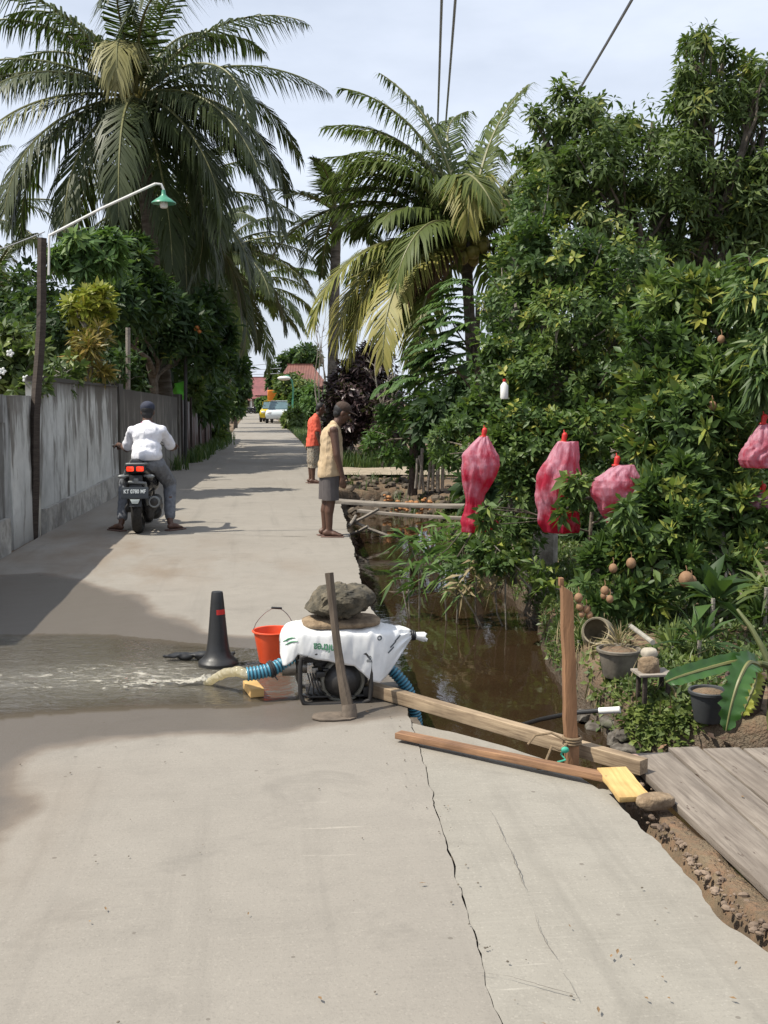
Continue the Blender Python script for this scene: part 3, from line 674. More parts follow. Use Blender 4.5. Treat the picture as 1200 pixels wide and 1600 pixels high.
# hoses: ribbed blue black plastic
def hose(name, pts, R, label):
    n = 160; pts = [Vector(p) for p in pts]; L = len(pts) - 1; path = []; rad = []
    for i in range(n + 1):
        u = i / n * L; j = min(int(u), L - 1); f = u - j
        p0, p1, p2, p3 = pts[max(j - 1, 0)], pts[j], pts[j + 1], pts[min(j + 2, L)]
        path.append(.5 * ((2 * p1) + (p2 - p0) * f + (2 * p0 - 5 * p1 + 4 * p2 - p3) * f * f + (3 * p1 - p0 - 3 * p2 + p3) * f ** 3))
    ln = sum((path[i + 1] - path[i]).length for i in range(n)); s = 0; pitch = .0185
    for i in range(n + 1):
        rad.append(R)
    # resample finely so each rib is modelled
    m = int(ln / pitch * 6); q = []; rr = []
    cum = [0]
    for i in range(n): cum.append(cum[-1] + (path[i + 1] - path[i]).length)
    j = 0
    for i in range(m + 1):
        t_ = ln * i / m
        while j < n - 1 and cum[j + 1] < t_: j += 1
        q.append(path[j].lerp(path[j + 1], (t_ - cum[j]) / max(cum[j + 1] - cum[j], 1e-6))); rr.append(R * (1 + .085 * math.sin(2 * PI * t_ / pitch)))
    t = NT(name + '_mat'); at = t.attr('tint'); col = t.mix(at, (.02, .05, .075), (.075, .30, .42))
    mt = t.done(t.pr(Base_Color=col, Roughness=.35))
    mb = MB().tube(q, rr, 18, False); nn = len(mb.v)
    # inside wall
    mb.tube(q[:12], [R * .82] * 12, 18, False)
    o = mb.build(name, mt, None, sharp=80); at = o.data.attributes.new('tint', 'FLOAT', 'POINT')
    vals = [.5 + .5 * math.sin(2 * PI * (ln * (i // 18) / m) / pitch) for i in range(nn)] + [0.0] * (len(o.data.vertices) - nn)
    at.data.foreach_set('value', vals); return tag(o, label, 'hose')
W3 = lambda x, y, dy=0.0: pc + px(x, y, dy)
o = hose('discharge_hose', [W3(384, 1043, -.07), W3(405, 1041, -.06), W3(425, 1037, -.045), W3(440, 1032, -.02), W3(458, 1030, 0)], .035, 'short ribbed blue hose spouting muddy water onto the road')
hose('suction_hose', [W3(560, 1040, .05), W3(592, 1040, .10), W3(612, 1052, .12), W3(632, 1070, .10), W3(648, 1095, .10), W3(660, 1140, .12), W3(668, 1200, .16)], .031, 'ribbed dark blue hose running from the pump down into the ditch')
m_strap = M('rubber_strap', (.03, .028, .03), .8, .3, 20)
o = MB().torus((0, 0, 0), .038, .008, 'X').torus((.012, 0, .002), .039, .007, 'X').capsule((0, -.03, -.015), (.01, -.05, -.05), .005, .003).build('rubber_strap', m_strap, None); o.location = W3(421, 1038, -.048); o.rotation_euler = (0, -.25, .3)
tag(o, 'black rubber strap knotted round the blue spouting hose', 'strap')
# jet of water and its foam
t = NT('muddy_jet'); n = t.noise(t.obj((1, 3, 3)), 16, 3)
jm = t.done(t.n('ShaderNodeMixShader', {0: .55, 1: t.pr(Base_Color=t.ramp(n.outputs['Fac'], [(.35, (.46, .42, .30)), (.65, (.70, .66, .54))]).outputs[0], Roughness=.12, Normal=t.bump(n.outputs['Fac'], .5, .02)), 2: t.n('ShaderNodeBsdfTranslucent', {'Color': (.75, .68, .48)})}))
jb = MB(); jS, jE = W3(388, 1043, -.07), P(322, 1069, -.01)
pj = [jS.lerp(jE, u) + Vector((0, 0, .045 * math.sin(PI * u) * (1 - .3 * u))) for u in (0, .25, .5, .75, 1)]
for a_, b_, r0, r1 in zip(pj[:-1], pj[1:], (.029, .028, .026, .023), (.028, .026, .023, .019)): jb.capsule(a_, b_, r0, r1, 14)
o = jb.blob('water_jet', jm, None, .006, 3, lambda c, nn: nn * (.006 * mnoise.noise(Vector((c.x * 12 + c.z * 10, c.y * 50, c.z * 40))) + .0015 * mnoise.noise(c * 90))); tag(o, kind='stuff')
je = jE; xs = np.arange(-.62, .10, .0045); ys = np.arange(-.20, .20, .0045); X, Y = np.meshgrid(xs + je.x, ys + je.y)
dx, dy = X - je.x, Y - je.y; far_ = np.clip(-dx, 0, 1)
den = np.exp(-(dy / (.045 + .16 * far_)) ** 2) * np.exp(-far_ / .34) * sstep(.09, .0, dx)
nz_ = vnoise(X * .7, Y, 34, 101, 3) + .5 * vnoise(X * .7, Y, 95, 102, 2)
Z = .009 + .035 * np.exp(-((dx / .055) ** 2 + (dy / .045) ** 2)) * (.7 + .5 * nz_) + .010 * den * np.clip(nz_ + .3, 0, 1)
mk = den + .62 * nz_ > .44; mk = mk[:-1, :-1] & mk[1:, 1:] & mk[1:, :-1] & mk[:-1, 1:]
t = NT('foam'); n_ = t.noise(t.obj(), 120, 3, .6); m_foam = t.done(t.n('ShaderNodeMixShader', {0: .35, 1: t.pr(Base_Color=t.ramp(n_.outputs['Fac'], [(.35, (.38, .35, .28)), (.65, (.62, .59, .51))]).outputs[0], Roughness=.25, Normal=t.bump(n_.outputs['Fac'], .6, .01)), 2: t.n('ShaderNodeBsdfTransparent')}))
tag(grid_mesh('foam', X, Y, Z, m_foam, mask=mk), kind='stuff')
# ---- the white sack over the pump
t = NT('woven_sack'); o_ = t.obj((1, 1, 1)); wv = t.noise(o_, 8, 4); w1 = t.n('ShaderNodeTexWave', {'Vector': o_, 'Scale': 90.0}); w2 = t.n('ShaderNodeTexWave', {'Vector': o_, 'Scale': 90.0}, bands_direction='Z')
col = t.ramp(wv.outputs['Fac'], [(.3, (.62, .63, .63)), (.6, (.80, .80, .79))])
m_sack = t.done(t.pr(Base_Color=col.outputs[0], Roughness=.38, Normal=t.bump(t.math('ADD', t.math('ADD', w1.outputs['Fac'], w2.outputs['Fac']), t.math('MULTIPLY', wv.outputs['Fac'], 4)), .25, .004)))
sk = empty('sack', pc + px(530, 985), 'white woven plastic sack with green print draped over the pump', 'sack')
us = [436, 440, 447, 455, 463, 472, 490, 510, 530, 550, 560, 570, 580, 590, 600, 612, 624, 636, 645]
top = [994, 984, 978, 975, 973, 972.5, 973, 974, 974.5, 974, 973.5, 973, 974, 975, 977, 980, 983, 986, 989]
frt = [1012, 1030, 1024, 1018, 1006, 1008, 1013, 1018, 1022, 1026, 1036, 1046, 1053, 1057, 1049, 1036, 1022, 1008, 997]
mid = lambda u: np.interp(u, us, top)
U = np.concatenate([np.linspace(436, 645, 110)]); V = np.linspace(0, 1, 52)
X = np.zeros((110, 52)); Y = X.copy(); Z = X.copy()
for i, u in enumerate(U):
    tz = (1083 - np.interp(u, us, top)) * k; fz = (1083 - np.interp(u, us, frt)) * k
    bz = tz - .08 * np.interp(u, [436, 470, 600, 645], [.3, 1, 1, .1])
    hw = np.interp(u, [436, 445, 470, 520, 580, 610, 632, 645], [.05, .13, .175, .18, .17, .12, .06, .024])
    L1, L2, L3 = max(tz - bz, .01), 2 * hw, max(tz - fz, .01); tot = L1 + L2 + L3
    for j, v in enumerate(V):
        s = v * tot
        if s < L1: y, z = hw, bz + s
        elif s < L1 + L2:
            q = (s - L1) / L2; y, z = hw * (1 - 2 * q), tz + .018 * math.sin(PI * q) 
        else: q = (s - L1 - L2) / L3; y, z = -hw - .012 * math.sin(q * 2.5), tz - (tz - fz) * q
        X[i, j] = (u - 520) * k; Y[i, j] = y; Z[i, j] = z
for it in range(3):
    for A in (Y, Z): A[:, 1:-1] = .25 * A[:, :-2] + .5 * A[:, 1:-1] + .25 * A[:, 2:]; 
sv = np.tile(V, (110, 1)); uu = np.repeat(U[:, None], 52, 1)
wr = .006 * vnoise(uu * .045, sv * 3.5, 1, 81) + .010 * vnoise(uu * .08 + sv * 4, sv * 1.5, 1, 82) + .008 * sstep(600, 645, uu) * np.sin(sv * 40 + uu * .05)
Y = Y - wr * (sv > .45) * .9; Z = Z + wr * .8
off = px(530, 985)
o = grid_mesh('cloth', X - off.x, Y - off.y, Z - off.z, m_sack, sk); sm_ = o.modifiers.new('s', 'SOLIDIFY'); sm_.thickness = .002
from mathutils.bvhtree import BVHTree
bvh = BVHTree.FromObject(o, bpy.context.evaluated_depsgraph_get()); SK_O = off
def print_on(name, body, size, x, y, mat, rot, sq=(1, 1)):
    cu = bpy.data.curves.new('t', 'FONT'); cu.body = body; cu.size = size; cu.align_x = 'CENTER'; cu.align_y = 'CENTER'; cu.extrude = .0004; cu.offset = size * .02
    q = bpy.data.objects.new('t', cu); COL.objects.link(q); me = bpy.data.meshes.new_from_object(q.evaluated_get(bpy.context.evaluated_depsgraph_get())); bpy.data.objects.remove(q)
    R = Matrix.Rotation(rot, 2)
    bm = bmesh.new(); bm.from_mesh(me); bmesh.ops.subdivide_edges(bm, edges=[e for e in bm.edges if e.calc_length() > .008], cuts=2, use_grid_fill=True)
    c0 = px(x, y) - SK_O
    for v in bm.verts:
        p2 = R @ Vector((v.co.x * sq[0], v.co.y * sq[1])); h = bvh.ray_cast(Vector((c0.x + p2.x, -1, c0.z + p2.y)), Vector((0, 1, 0)))
        yy = h[0].y - .0022 - (.0008 if v.co.z > 0 else 0) if h[0] is not None else -.19
        v.co = Vector((c0.x + p2.x, yy, c0.z + p2.y))
    bm.to_mesh(me); bm.free(); return link(name, me, mat, sk)
m_gink = M('green_ink', (.07, .25, .13), .5, .3, 30); m_kink = M('grey_ink', (.10, .11, .12), .5, .3, 30)
print_on('lettering', 'nitrea', .058, 503, 996, m_gink, PI - .10, (.82, 1.1))
sw = MB()
for q0, q1 in (((441, 990), (459, 981)), ((444, 994), (463, 986))):
    r_ = []
    for i in range(9):
        c0 = px(q0[0] + (q1[0] - q0[0]) * i / 8, q0[1] + (q1[1] - q0[1]) * i / 8 - 2 * math.sin(PI * i / 8)) - SK_O
        h = bvh.ray_cast(Vector((c0.x, -1, c0.z)), Vector((0, 1, 0))); r_.append(Vector((c0.x, (h[0].y if h[0] is not None else -.05) - .001, c0.z)))
    sw.tube(r_, [.002 + .003 * math.sin(PI * i / 8) for i in range(9)], 6)
sw.build('printed_swoosh', m_gink, sk)
print_on('lettering', 'o', .05, 590, 986, m_kink, PI)
print_on('lettering', '8o', .034, 573, 1016, m_kink, PI / 2)
for i, (x, y) in enumerate(((612, 998), (620, 990), (608, 1006))): print_on('printed_stripe', 'l', .06, x, y, m_kink, -PI / 4 - .1)
nk = px(648, 992) - off
MB().torus(nk, .022, .008, 'X').torus(nk + Vector((.012, 0, -.002)), .02, .007, 'X').build('tie', m_black, sk)
nb = MB()
for i in range(9):
    a = 2 * PI * i / 9; nb.capsule(nk + Vector((.0, .008 * math.cos(a), .008 * math.sin(a))), nk + Vector((.07 + .01 * math.sin(i * 3), .024 * math.cos(a), .022 * math.sin(a) - .012)), .009, .007)
nb.blob('neck', m_sack, sk, .005, 3)
# stones on the sack
o = rock('stone', W3(533, 966, 0), (62 * k, .15, 8.5 * k), m_slabst, None, 3, .10, 4); tag(o, 'flat brown stone slab lying on the white sack under the boulder', 'stone')
bm = bmesh.new(); prof = [(478, 945), (484, 930), (492, 915), (504, 905), (520, 902), (545, 900), (562, 899), (574, 901), (583, 910), (588, 918), (584, 928), (575, 937), (566, 950), (555, 958), (530, 958), (505, 955), (490, 951)]
ang = []; cx, cy = 535, 930
pol = sorted((math.atan2(-(y - cy), x - cx), math.hypot(x - cx, y - cy)) for x, y in prof)
an = np.array([p[0] for p in pol]); ra = np.array([p[1] for p in pol]); an = np.concatenate([an - 2 * PI, an, an + 2 * PI]); ra = np.tile(ra, 3)
bmesh.ops.create_icosphere(bm, subdivisions=5, radius=1)
for v in bm.verts:
    n = v.co.normalized(); a = math.atan2(n.z, n.x); r = np.interp(a, an, ra) * k; h = math.hypot(n.x, n.z)
    s = h ** .6; y = math.copysign(abs(n.y) ** .8, n.y) * .17
    q = Vector((math.cos(a) * r * s, y, math.sin(a) * r * s)); q.z *= .82; q.z -= .012; q += n * (.020 * mnoise.noise(n * 2.6) - .016 * abs(mnoise.noise(n * 3.4)) + .006 * mnoise.noise(n * 9) + .004 * mnoise.noise(n * 24)); v.co = q
me = bpy.data.meshes.new('boulder'); bm.to_mesh(me); bm.free(); me.polygons.foreach_set('use_smooth', [True] * len(me.polygons)); me.set_sharp_from_angle(angle=math.radians(28))
o = link('stone', me, m_stone); o.location = W3(cx, cy, 0); tag(o, 'big pitted grey boulder on top of the stone slab, weighing the sack down', 'stone')
# hoe
hb = P(545, 1120); kk = hb.y / F_PX; hx = lambda x, y, dy=0.0: Vector(((x - 545) * kk, dy, (1120 - y) * kk))
ho = empty('hoe', hb, 'long handled hoe standing upright on its flat blade, leaning against the pump', 'hoe')
hp = [hx(546, 1113, 0), hx(541, 1090, .03), hx(536, 1060, .07), hx(531, 1020, .12), hx(526, 975, .15), hx(522, 930, .18), hx(519, 896, .20)]
MB().tube(hp, [.030, .028, .024, .021, .020, .021, .022], 8).build('handle', M('worn_handle', (.105, .078, .055), .8, .45, 10, .4, stretch=(3, 3, .5)), ho, sharp=30)
Vb = []; 
bl = [(-.185, -.02), (-.15, -.062), (-.08, -.075), (.0, -.062), (.035, -.03), (.03, .03), (-.03, .07), (-.11, .075), (-.17, .05)]
mb = MB(); n = len(bl); Vb = [(x, y, .006 + .012 * abs(y) * 6 * .3 + .02 * max(0, -.06 - x)) for x, y in bl] + [(x, y, .0 + .012 * abs(y) * 6 * .3 + .02 * max(0, -.06 - x)) for x, y in bl]
mb.add(Vb, [tuple(range(n)), tuple(range(2 * n - 1, n - 1, -1))] + [(i, n + i, n + (i + 1) % n, (i + 1) % n) for i in range(n)])
mb.tube([(.0, 0, .004), (.004, 0, .03), (.002, .008, .06)], [.042, .038, .034], 12).build('blade', M('muddy_iron', (.16, .125, .095), .8, .45, 14, .4), ho, sharp=40)
# ================================================================ TIMBER ALONG THE DITCH
def plank(name, a, b, wdt, thk, mat, label, cat, roll=0.0, sag=0.0, nseg=14, group=None):
    a, b = Vector(a), Vector(b); d = b - a; L = d.length; mb = MB(); V = []
    for i in range(nseg + 1):
        u = i / nseg; w_ = wdt * (1 + .05 * mnoise.noise(Vector((u * 5, wdt * 40, 1)))); t_ = thk * (1 + .05 * mnoise.noise(Vector((u * 4, 7, thk * 50))))
        z = -sag * 4 * u * (1 - u)
        for y, zz in ((-w_ / 2, 0), (w_ / 2, 0), (w_ / 2, t_), (-w_ / 2, t_)): V.append((L * u, y, z + zz))
    Fc = [(i * 4 + k_, (i + 1) * 4 + k_, (i + 1) * 4 + (k_ + 1) % 4, i * 4 + (k_ + 1) % 4) for i in range(nseg) for k_ in range(4)] + [(0, 1, 2, 3), (nseg * 4 + 3, nseg * 4 + 2, nseg * 4 + 1, nseg * 4)]
    o = mb.add(V, Fc).build(name, mat, None, True, .003, 30); o.location = a
    q = d.to_track_quat('X', 'Z'); o.rotation_mode = 'QUATERNION'
    from mathutils import Quaternion
    o.rotation_quaternion = q @ Quaternion((1, 0, 0), roll)
    return tag(o, label, cat, group)
def grainmat(name, c1, c2, rough=.8, sc=1.0):
    t = NT(name); o = t.obj((1.6 * sc, 26 * sc, 26 * sc)); a = t.noise(o, 2.0, 5, .65, .3); b = t.noise(t.obj(), 5, 3)
    col = t.ramp(a.outputs['Fac'], [(.32, c2), (.6, c1)]); col = t.mix(t.math('MULTIPLY', t.gray(b.outputs['Fac'], .45, .7), .5), col.outputs[0], tuple(x * .5 for x in c2))
    return t.done(t.pr(Base_Color=col, Roughness=rough, Normal=t.bump(a.outputs['Fac'], .5, .006)))
g_beam = grainmat('beam_wood', (.36, .27, .175), (.15, .10, .06)); g_red = grainmat('red_wood', (.30, .165, .085), (.13, .065, .035)); g_grey = grainmat('grey_wood', (.30, .265, .225), (.17, .145, .12)); g_yel = grainmat('yellow_wood', (.62, .43, .17), (.45, .27, .09), .65)
a, bq = P(566, 1081), P(1006, 1211)
plank('timber_beam', Vector((a.x, a.y, .0)), Vector((bq.x, bq.y, .004)), .058, .062, g_beam, 'heavy squared timber beam lying from the pump along the ditch edge', 'beam', 0)
a, bq = P(622, 1158), P(952, 1229)
plank('timber_plank', Vector((a.x, a.y, .018)), Vector((bq.x, bq.y, .022)), .055, .028, g_red, 'long thin brown batten lying on the pale concrete apron', 'plank')
a, bq = P(955, 1208, .03), P(992, 1250, .02)
plank('wood_board', Vector((a.x, a.y, .035)), Vector((bq.x, bq.y, .012)), .125, .022, g_yel, 'short yellow board lying across the end of the brown batten', 'board')
o = rock('brick', P(1027, 1262) + Vector((0, .02, .018)), (.075, .042, .03), m_slabst, None, 8, .12, 4, .8, .15); tag(o, 'broken brown brick on the dirt beside the yellow board', 'brick')
o = rock('stone', P(990, 1196) + Vector((0, .02, .01)), (.04, .04, .028), M('pink_stone', (.55, .34, .28), .8, .25, 20), None, 5, .2, 3); tag(o, 'small pinkish stone behind the far end of the heavy beam', 'stone')
b = P(893, 1190); kp = b.y / F_PX
po = empty('wooden_post', b, 'reddish square wooden stake standing upright at the ditch edge, tied to the beam', 'post')
tp = Vector(((881 - 893) * kp, .02, 295 * kp)); mb = MB(); n = 12; V = []
for i in range(n + 1):
    p = tp * (i / n) + Vector((.006 * mnoise.noise(Vector((i * .5, 0, 0))), 0, -.12 if i == 0 else 0)); w_ = .026 - .003 * i / n
    V += [p + Vector((x, y, 0)) for x, y in ((-w_, -w_), (w_, -w_), (w_, w_), (-w_, w_))]
V[n * 4 + 1].z -= .03; V[n * 4].z += .0; V[n * 4 + 2].z -= .03
mb.add(V, [(i * 4 + k_, i * 4 + (k_ + 1) % 4, (i + 1) * 4 + (k_ + 1) % 4, (i + 1) * 4 + k_) for i in range(n) for k_ in range(4)] + [(n * 4, n * 4 + 1, n * 4 + 2, n * 4 + 3)])
mb.build('stake', m_wood_red, po, True, .002, 30)
MB().box(tp + Vector((-.02, .01, .012)), (.018, .03, .035)).build('splinter', m_wood_red, po, True, .002)
rp = MB()
for i in range(3): rp.torus((0, 0, .085 + .012 * i), .038, .006, 'Z', 20, 6)
q = [Vector((-.03, -.03, .09)), Vector((-.07, -.05, .07)), Vector((-.10, -.04, .085)), Vector((-.13, -.06, .03)), Vector((-.11, -.09, .012)), Vector((-.18, -.10, .01))]
rp.tube(q, .006, 6).tube([Vector((-.03, -.02, .10)), Vector((-.09, .0, .13)), Vector((-.16, .01, .12)), Vector((-.2, -.02, .09))], .005, 6)
o = rp.build('rope', M('hemp_rope', (.24, .17, .10), .9, .4, 60)); o.location = b; tag(o, 'frayed brown rope tied round the foot of the wooden stake', 'rope')
st = MB().tube([(-.03, -.03, .07), (-.05, -.05, .075), (-.06, -.045, .05), (-.045, -.06, .03), (-.08, -.06, .02)], .005, 6).ell((-.045, -.05, .07), (.018, .012, .014)).build('string', M('green_string', (.05, .38, .26), .6, .2, 30)); st.location = b; tag(st, 'bit of green plastic string knotted by the wooden stake', 'string')
# black water pipe with its white end
q = [P(785, 1150, -.62), P(800, 1137, -.5), P(845, 1124, -.30), P(895, 1114, -.17), P(940, 1110, -.14)]
wp = empty('water_pipe', q[-1], 'thin black pipe with a white plastic end crossing the ditch', 'pipe')
under(MB().tube(q, .013, 10).build('hose_line', m_black), wp)
q2 = [P(936, 1111, -.14), P(969, 1109, -.12)]
under(MB().tube(q2, .019, 12).build('pipe_end', m_white), wp)
def deck_wood():
    t = NT('deck_wood'); a = t.noise(t.pos((22, 1.3, 22)), 2.2, 5, .65, .3); b = t.noise(t.pos((2.2, 1, 1)), 3.2, 5, .6); c = t.noise(t.pos((7, 1.4, 7)), 6, 4, .6)
    col = t.ramp(a.outputs['Fac'], [(.30, (.105, .085, .068)), (.62, (.235, .20, .165))]); col = t.mix(t.math('MULTIPLY', t.gray(b.outputs['Fac'], .45, .68), .6), col.outputs[0], (.125, .10, .08))
    col = t.mix(t.gray(c.outputs['Fac'], .66, .70), col, (.085, .055, .04))
    return t.done(t.pr(Base_Color=col, Roughness=.9, Normal=t.bump(t.math('SUBTRACT', a.outputs['Fac'], t.gray(c.outputs['Fac'], .66, .70)), .6, .008)))
# deck of weathered planks over the ditch
dk = empty('plank_deck', P(1120, 1300), 'weathered grey plank deck bridging the ditch at the lower right', 'deck')
x = 1.60; i = 0
while x < 3.6:
    wd = random.uniform(.135, .20); y1 = 4.52 + random.uniform(-.04, .04) + (.03 if i else -.03); y0 = -.5; n = 40; V = []
    for s in range(n + 1):
        y = y0 + (y1 - y0) * s / n; taper = .82 + .18 * s / n
        wob = .010 * mnoise.noise(Vector((y * 1.7, i * 3.3, 0))); wl, wr_ = x + wob, x + wd - .012 + .010 * mnoise.noise(Vector((y * 1.7, i * 3.3 + 3.3, 0)))
        zz = .006 + .006 * mnoise.noise(Vector((y, i * 5.1, 2)))
        cv = lambda xx: 1.55 + (xx - 1.55) * (1 + .13 * (y - 3.0) / 1.5)
        for a_, z_ in ((wl, -.03), (wr_, -.03), (wr_, 0), (wl, 0)): V.append((cv(a_), y, z_ + zz))
    Fc = [(s * 4 + k_, (s + 1) * 4 + k_, (s + 1) * 4 + (k_ + 1) % 4, s * 4 + (k_ + 1) % 4) for s in range(n) for k_ in range(4)] + [(0, 1, 2, 3), (n * 4 + 3, n * 4 + 2, n * 4 + 1, n * 4)]
    if i == 0:
        pass
    o = MB().add(V, Fc).build('plank', None, None, True, .003, 30); o.data.materials.append(bpy.data.materials.get('deck_wood') or deck_wood()); under(o, dk)
    x += wd; i += 1
for yy in (.8, 2.0, 3.2, 4.3): under(MB().box((2.6, yy, -.085), (2.1, .09, .10)).build('bearer', m_wood_old, None, True, .004), dk)
# rubble and dirt strip between apron and deck, drips of mortar and brick bits
rub = MB()
for i in range(520):
    y = random.uniform(2.2, 4.45); xr = float(np.interp(y, [2.2, 3.1, 3.75, 4.1, 4.5], [1.62, 1.44, 1.455, 1.43, 1.5])); x = xr + .02 + abs(random.gauss(0, .06)); s = .003 + .013 * random.random() ** 3
    rub.ell((x, y, -.05 + s * .5 + .02 * random.random()), (s * random.uniform(.8, 1.6), s, s * .7), Matrix.Rotation(random.random() * 3, 3, 'Z') @ Matrix.Rotation(random.random() * .6, 3, 'X'), 6, 4)
tag(rub.build('gravel', M('brick_gravel', (.27, .20, .145), .9, .6, 5, .4, c2=(.10, .07, .05)), None, False), kind='stuff')
# loose grit and dry leaves lying on the slabs
gr = MB()
for i in range(150):
    y = random.uniform(2.6, 7) ; x = random.uniform(-1.6, 1.4); s = random.choice((.0015, .002, .002, .003, .004))
    if random.random() < .35: x = .66 + random.gauss(0, .05)
    gr.ell((x, y, .007 + s * .3), (s * 1.3, s, s * .6), Matrix.Rotation(random.random() * 3, 3, 'Z'), 6, 4)
tag(gr.build('grit', M('grit', (.20, .165, .125), .9, .6, 5, .3), None, False), kind='stuff')
lf = MB()
for i, (x, y) in enumerate([(965, 1487), (955, 1494), (985, 1500), (1035, 1527), (935, 1578), (890, 1447), (1010, 1560), (1045, 1560), (1040, 1420), (1150, 1505), (850, 1600), (1145, 1560), (1130, 1390), (700, 1260), (388, 1428), (140, 1440), (165, 1420), (500, 1560), (660, 1380), (573, 1112), (1160, 1245)]):
    c = P(x, y, .010); a = random.random() * 6; l = random.uniform(.006, .014); w_ = l * .35
    d = Vector((math.cos(a), math.sin(a), 0)); s = Vector((-d.y, d.x, 0))
    lf.add([c - d * l, c + s * w_ + Vector((0, 0, .004)), c + d * l + Vector((0, 0, .003)), c - s * w_ + Vector((0, 0, .002)), ], [(0, 1, 2, 3)])
tag(lf.build('fallen_leaves', M('dry_leaf', (.27, .16, .07), .8, .5, 9), None, False), kind='stuff')
# ================================================================ FOOTBRIDGE AND SCRAPS AT THE FAR DITCH END
a, bq = P(512, 785), P(742, 802); a = Vector((a.x - .05, a.y, .012)); bq = PY(745, 800, a.y - .9)
plank('footbridge_plank', a, Vector((bq.x, bq.y, -.02)), .30, .05, g_grey, 'long grey board laid as a footbridge across the ditch by the standing man', 'plank', 0, .03)
a = PY(640, 812, a.y - .2)
plank('timber_plank', PY(560, 800, 16.0), PY(740, 812, 15.2), .12, .04, g_grey, 'lower grey board just under the footbridge board', 'plank', 0, .02)
for i, (p0, p1, lb) in enumerate([((548, 818), (592, 795), 'pale stick slanting up under the footbridge board'), ((552, 815), (608, 838), 'pale stick slanting down into the ditch water below the footbridge'), ((548, 835), (575, 822), 'short pale stick by the road edge under the footbridge'), ((556, 806), (545, 822), 'thin dark stick leaning on the slab edge under the footbridge')]):
    tag(MB().tube([PY(*p0, 15.4), PY((p0[0] + p1[0]) / 2, (p0[1] + p1[1]) / 2 + 1, 15.3), PY(*p1, 15.2)], .022, 7).build('stick', g_grey), lb, 'stick', 'sticks under the footbridge')
rb = MB()
for i in range(360):
    y = random.uniform(16.3, 22.5); x = float(lerp_line(EDGE_R, y)) + random.uniform(.05, 2.3); z = float(terrain_h(np.array([[x]]), np.array([[y]]))[0, 0]); s = random.choice((.02, .03, .04, .05, .06, .09))
    rb.ell((x, y, z + s * .4), (s * random.uniform(.8, 1.5), s, s * .65), Matrix.Rotation(random.random() * 3, 3, 'Z') @ Matrix.Rotation(random.uniform(-.8, .8), 3, 'X'), 5, 4)
tag(rb.build('rubble', M('rubble_mix', (.15, .12, .09), .9, .65, 2.5, .5, c2=(.055, .042, .03)), None, False), kind='stuff')
ob = MB()
for i in range(60):
    c = PY(random.uniform(600, 700), random.uniform(795, 810) - 22 * random.random(), 18.5) ; s = random.uniform(.02, .05); ob.ell(c, (s * 1.3, s, s * .7), Matrix.Rotation(random.random() * 3, 3, 'Z'), 6, 4)
tag(ob.build('brick_rubble', M('orange_brick', (.50, .24, .10), .9, .4, 5, .4), None, False), kind='stuff')
# stones lining the bank near the stake
sts = MB()
for i, (x, y, z, r) in enumerate([(945, 1165, -.4, .10), (965, 1150, -.35, .08), (985, 1175, -.42, .09), (930, 1140, -.48, .08), (955, 1128, -.30, .07), (980, 1150, -.28, .06), (915, 1115, -.45, .08), (880, 1085, -.52, .09), (860, 1065, -.55, .08), (990, 1195, -.42, .07), (940, 1190, -.55, .1), (840, 1040, -.56, .07), (800, 1010, -.58, .07), (770, 975, -.58, .08)]):
    g_ = G(x, y); r *= .8; o = rock('bank_stone', g_ - Vector((0, 0, r * .3)), (r * (1 + .5 * (i % 3) / 2), r * .9, r * (.55 + .15 * (i % 2))), m_bank_stone, None, i + 20, .42, 3, 0, i * 1.3)
    tag(o, 'grey stone set in the muddy ditch bank among stones like it', 'stone', 'stones in the ditch bank')
# planking hints: path crossing behind the ditch
t = NT('sandy_path'); n_ = t.noise(t.pos(), 4, 5); pm = t.done(t.pr(Base_Color=t.ramp(n_.outputs['Fac'], [(.3, (.22, .18, .13)), (.7, (.36, .30, .22))]).outputs[0], Roughness=.95, Normal=t.bump(n_.outputs['Fac'], .4, .02)))
xs = np.linspace(1.5, 8, 50); ys = np.linspace(22.6, 25.2, 14); X, Y = np.meshgrid(xs, ys); Y = Y + .15 * vnoise(X, Y, .8, 90)
tag(grid_mesh('side_path', X, Y, .03 + .02 * vnoise(X, Y, 1.5, 91) + 0 * X, pm), kind='structure')
# ================================================================ GARDEN THINGS ON THE RIGHT BANK
def ground_at(x, y): return float(terrain_h(np.array([[x]]), np.array([[y]]))[0, 0])
def pot(name, px_, py_, rad, h, mat, label, cat, soil=True, rim=.012, dz=0.0, z=-.1):
    c = G(px_, py_); c.z += dz - .01; k_ = c.y / 6.0; rad *= k_; h *= k_
    e = empty(name, c, label, cat)
    MB().lathe((0, 0, 0), [(.001, 0), (rad * .66, 0), (rad * .70, .01), (rad * .93, h * .86), (rad * .95, h * .87), (rad * 1.03, h * .89), (rad * 1.04, h * .97), (rad, h), (rad * .92, h * .98), (rad * .88, h * .85), (.001, h * .84)], 28).build('pot', mat, e)
    MB().ell((0, 0, h * .84), (rad * .88, rad * .88, .03)).build('soil', EARTH, e); return e, c, h
m_clay = M('old_clay', (.22, .19, .15), .9, .5, 10, .4); m_gpot = M('grey_plastic', (.052, .056, .06), .6, .3, 12)
P1, c1, h1 = pot('plant_pot', 966, 1055, .125, .17, m_clay, 'round grey clay pot of soil and weeds on the bank behind the stake', 'plant pot')
P2, c2, h2 = pot('plant_pot', 1106, 1124, .115, .19, m_gpot, 'dark grey plastic pot under the drooping banana leaf', 'plant pot')
P3, c3, h3 = pot('plant_pot', 1165, 1110, .12, .22, m_rust, 'rusty brown tin pot at the right edge behind the banana leaf', 'plant pot')
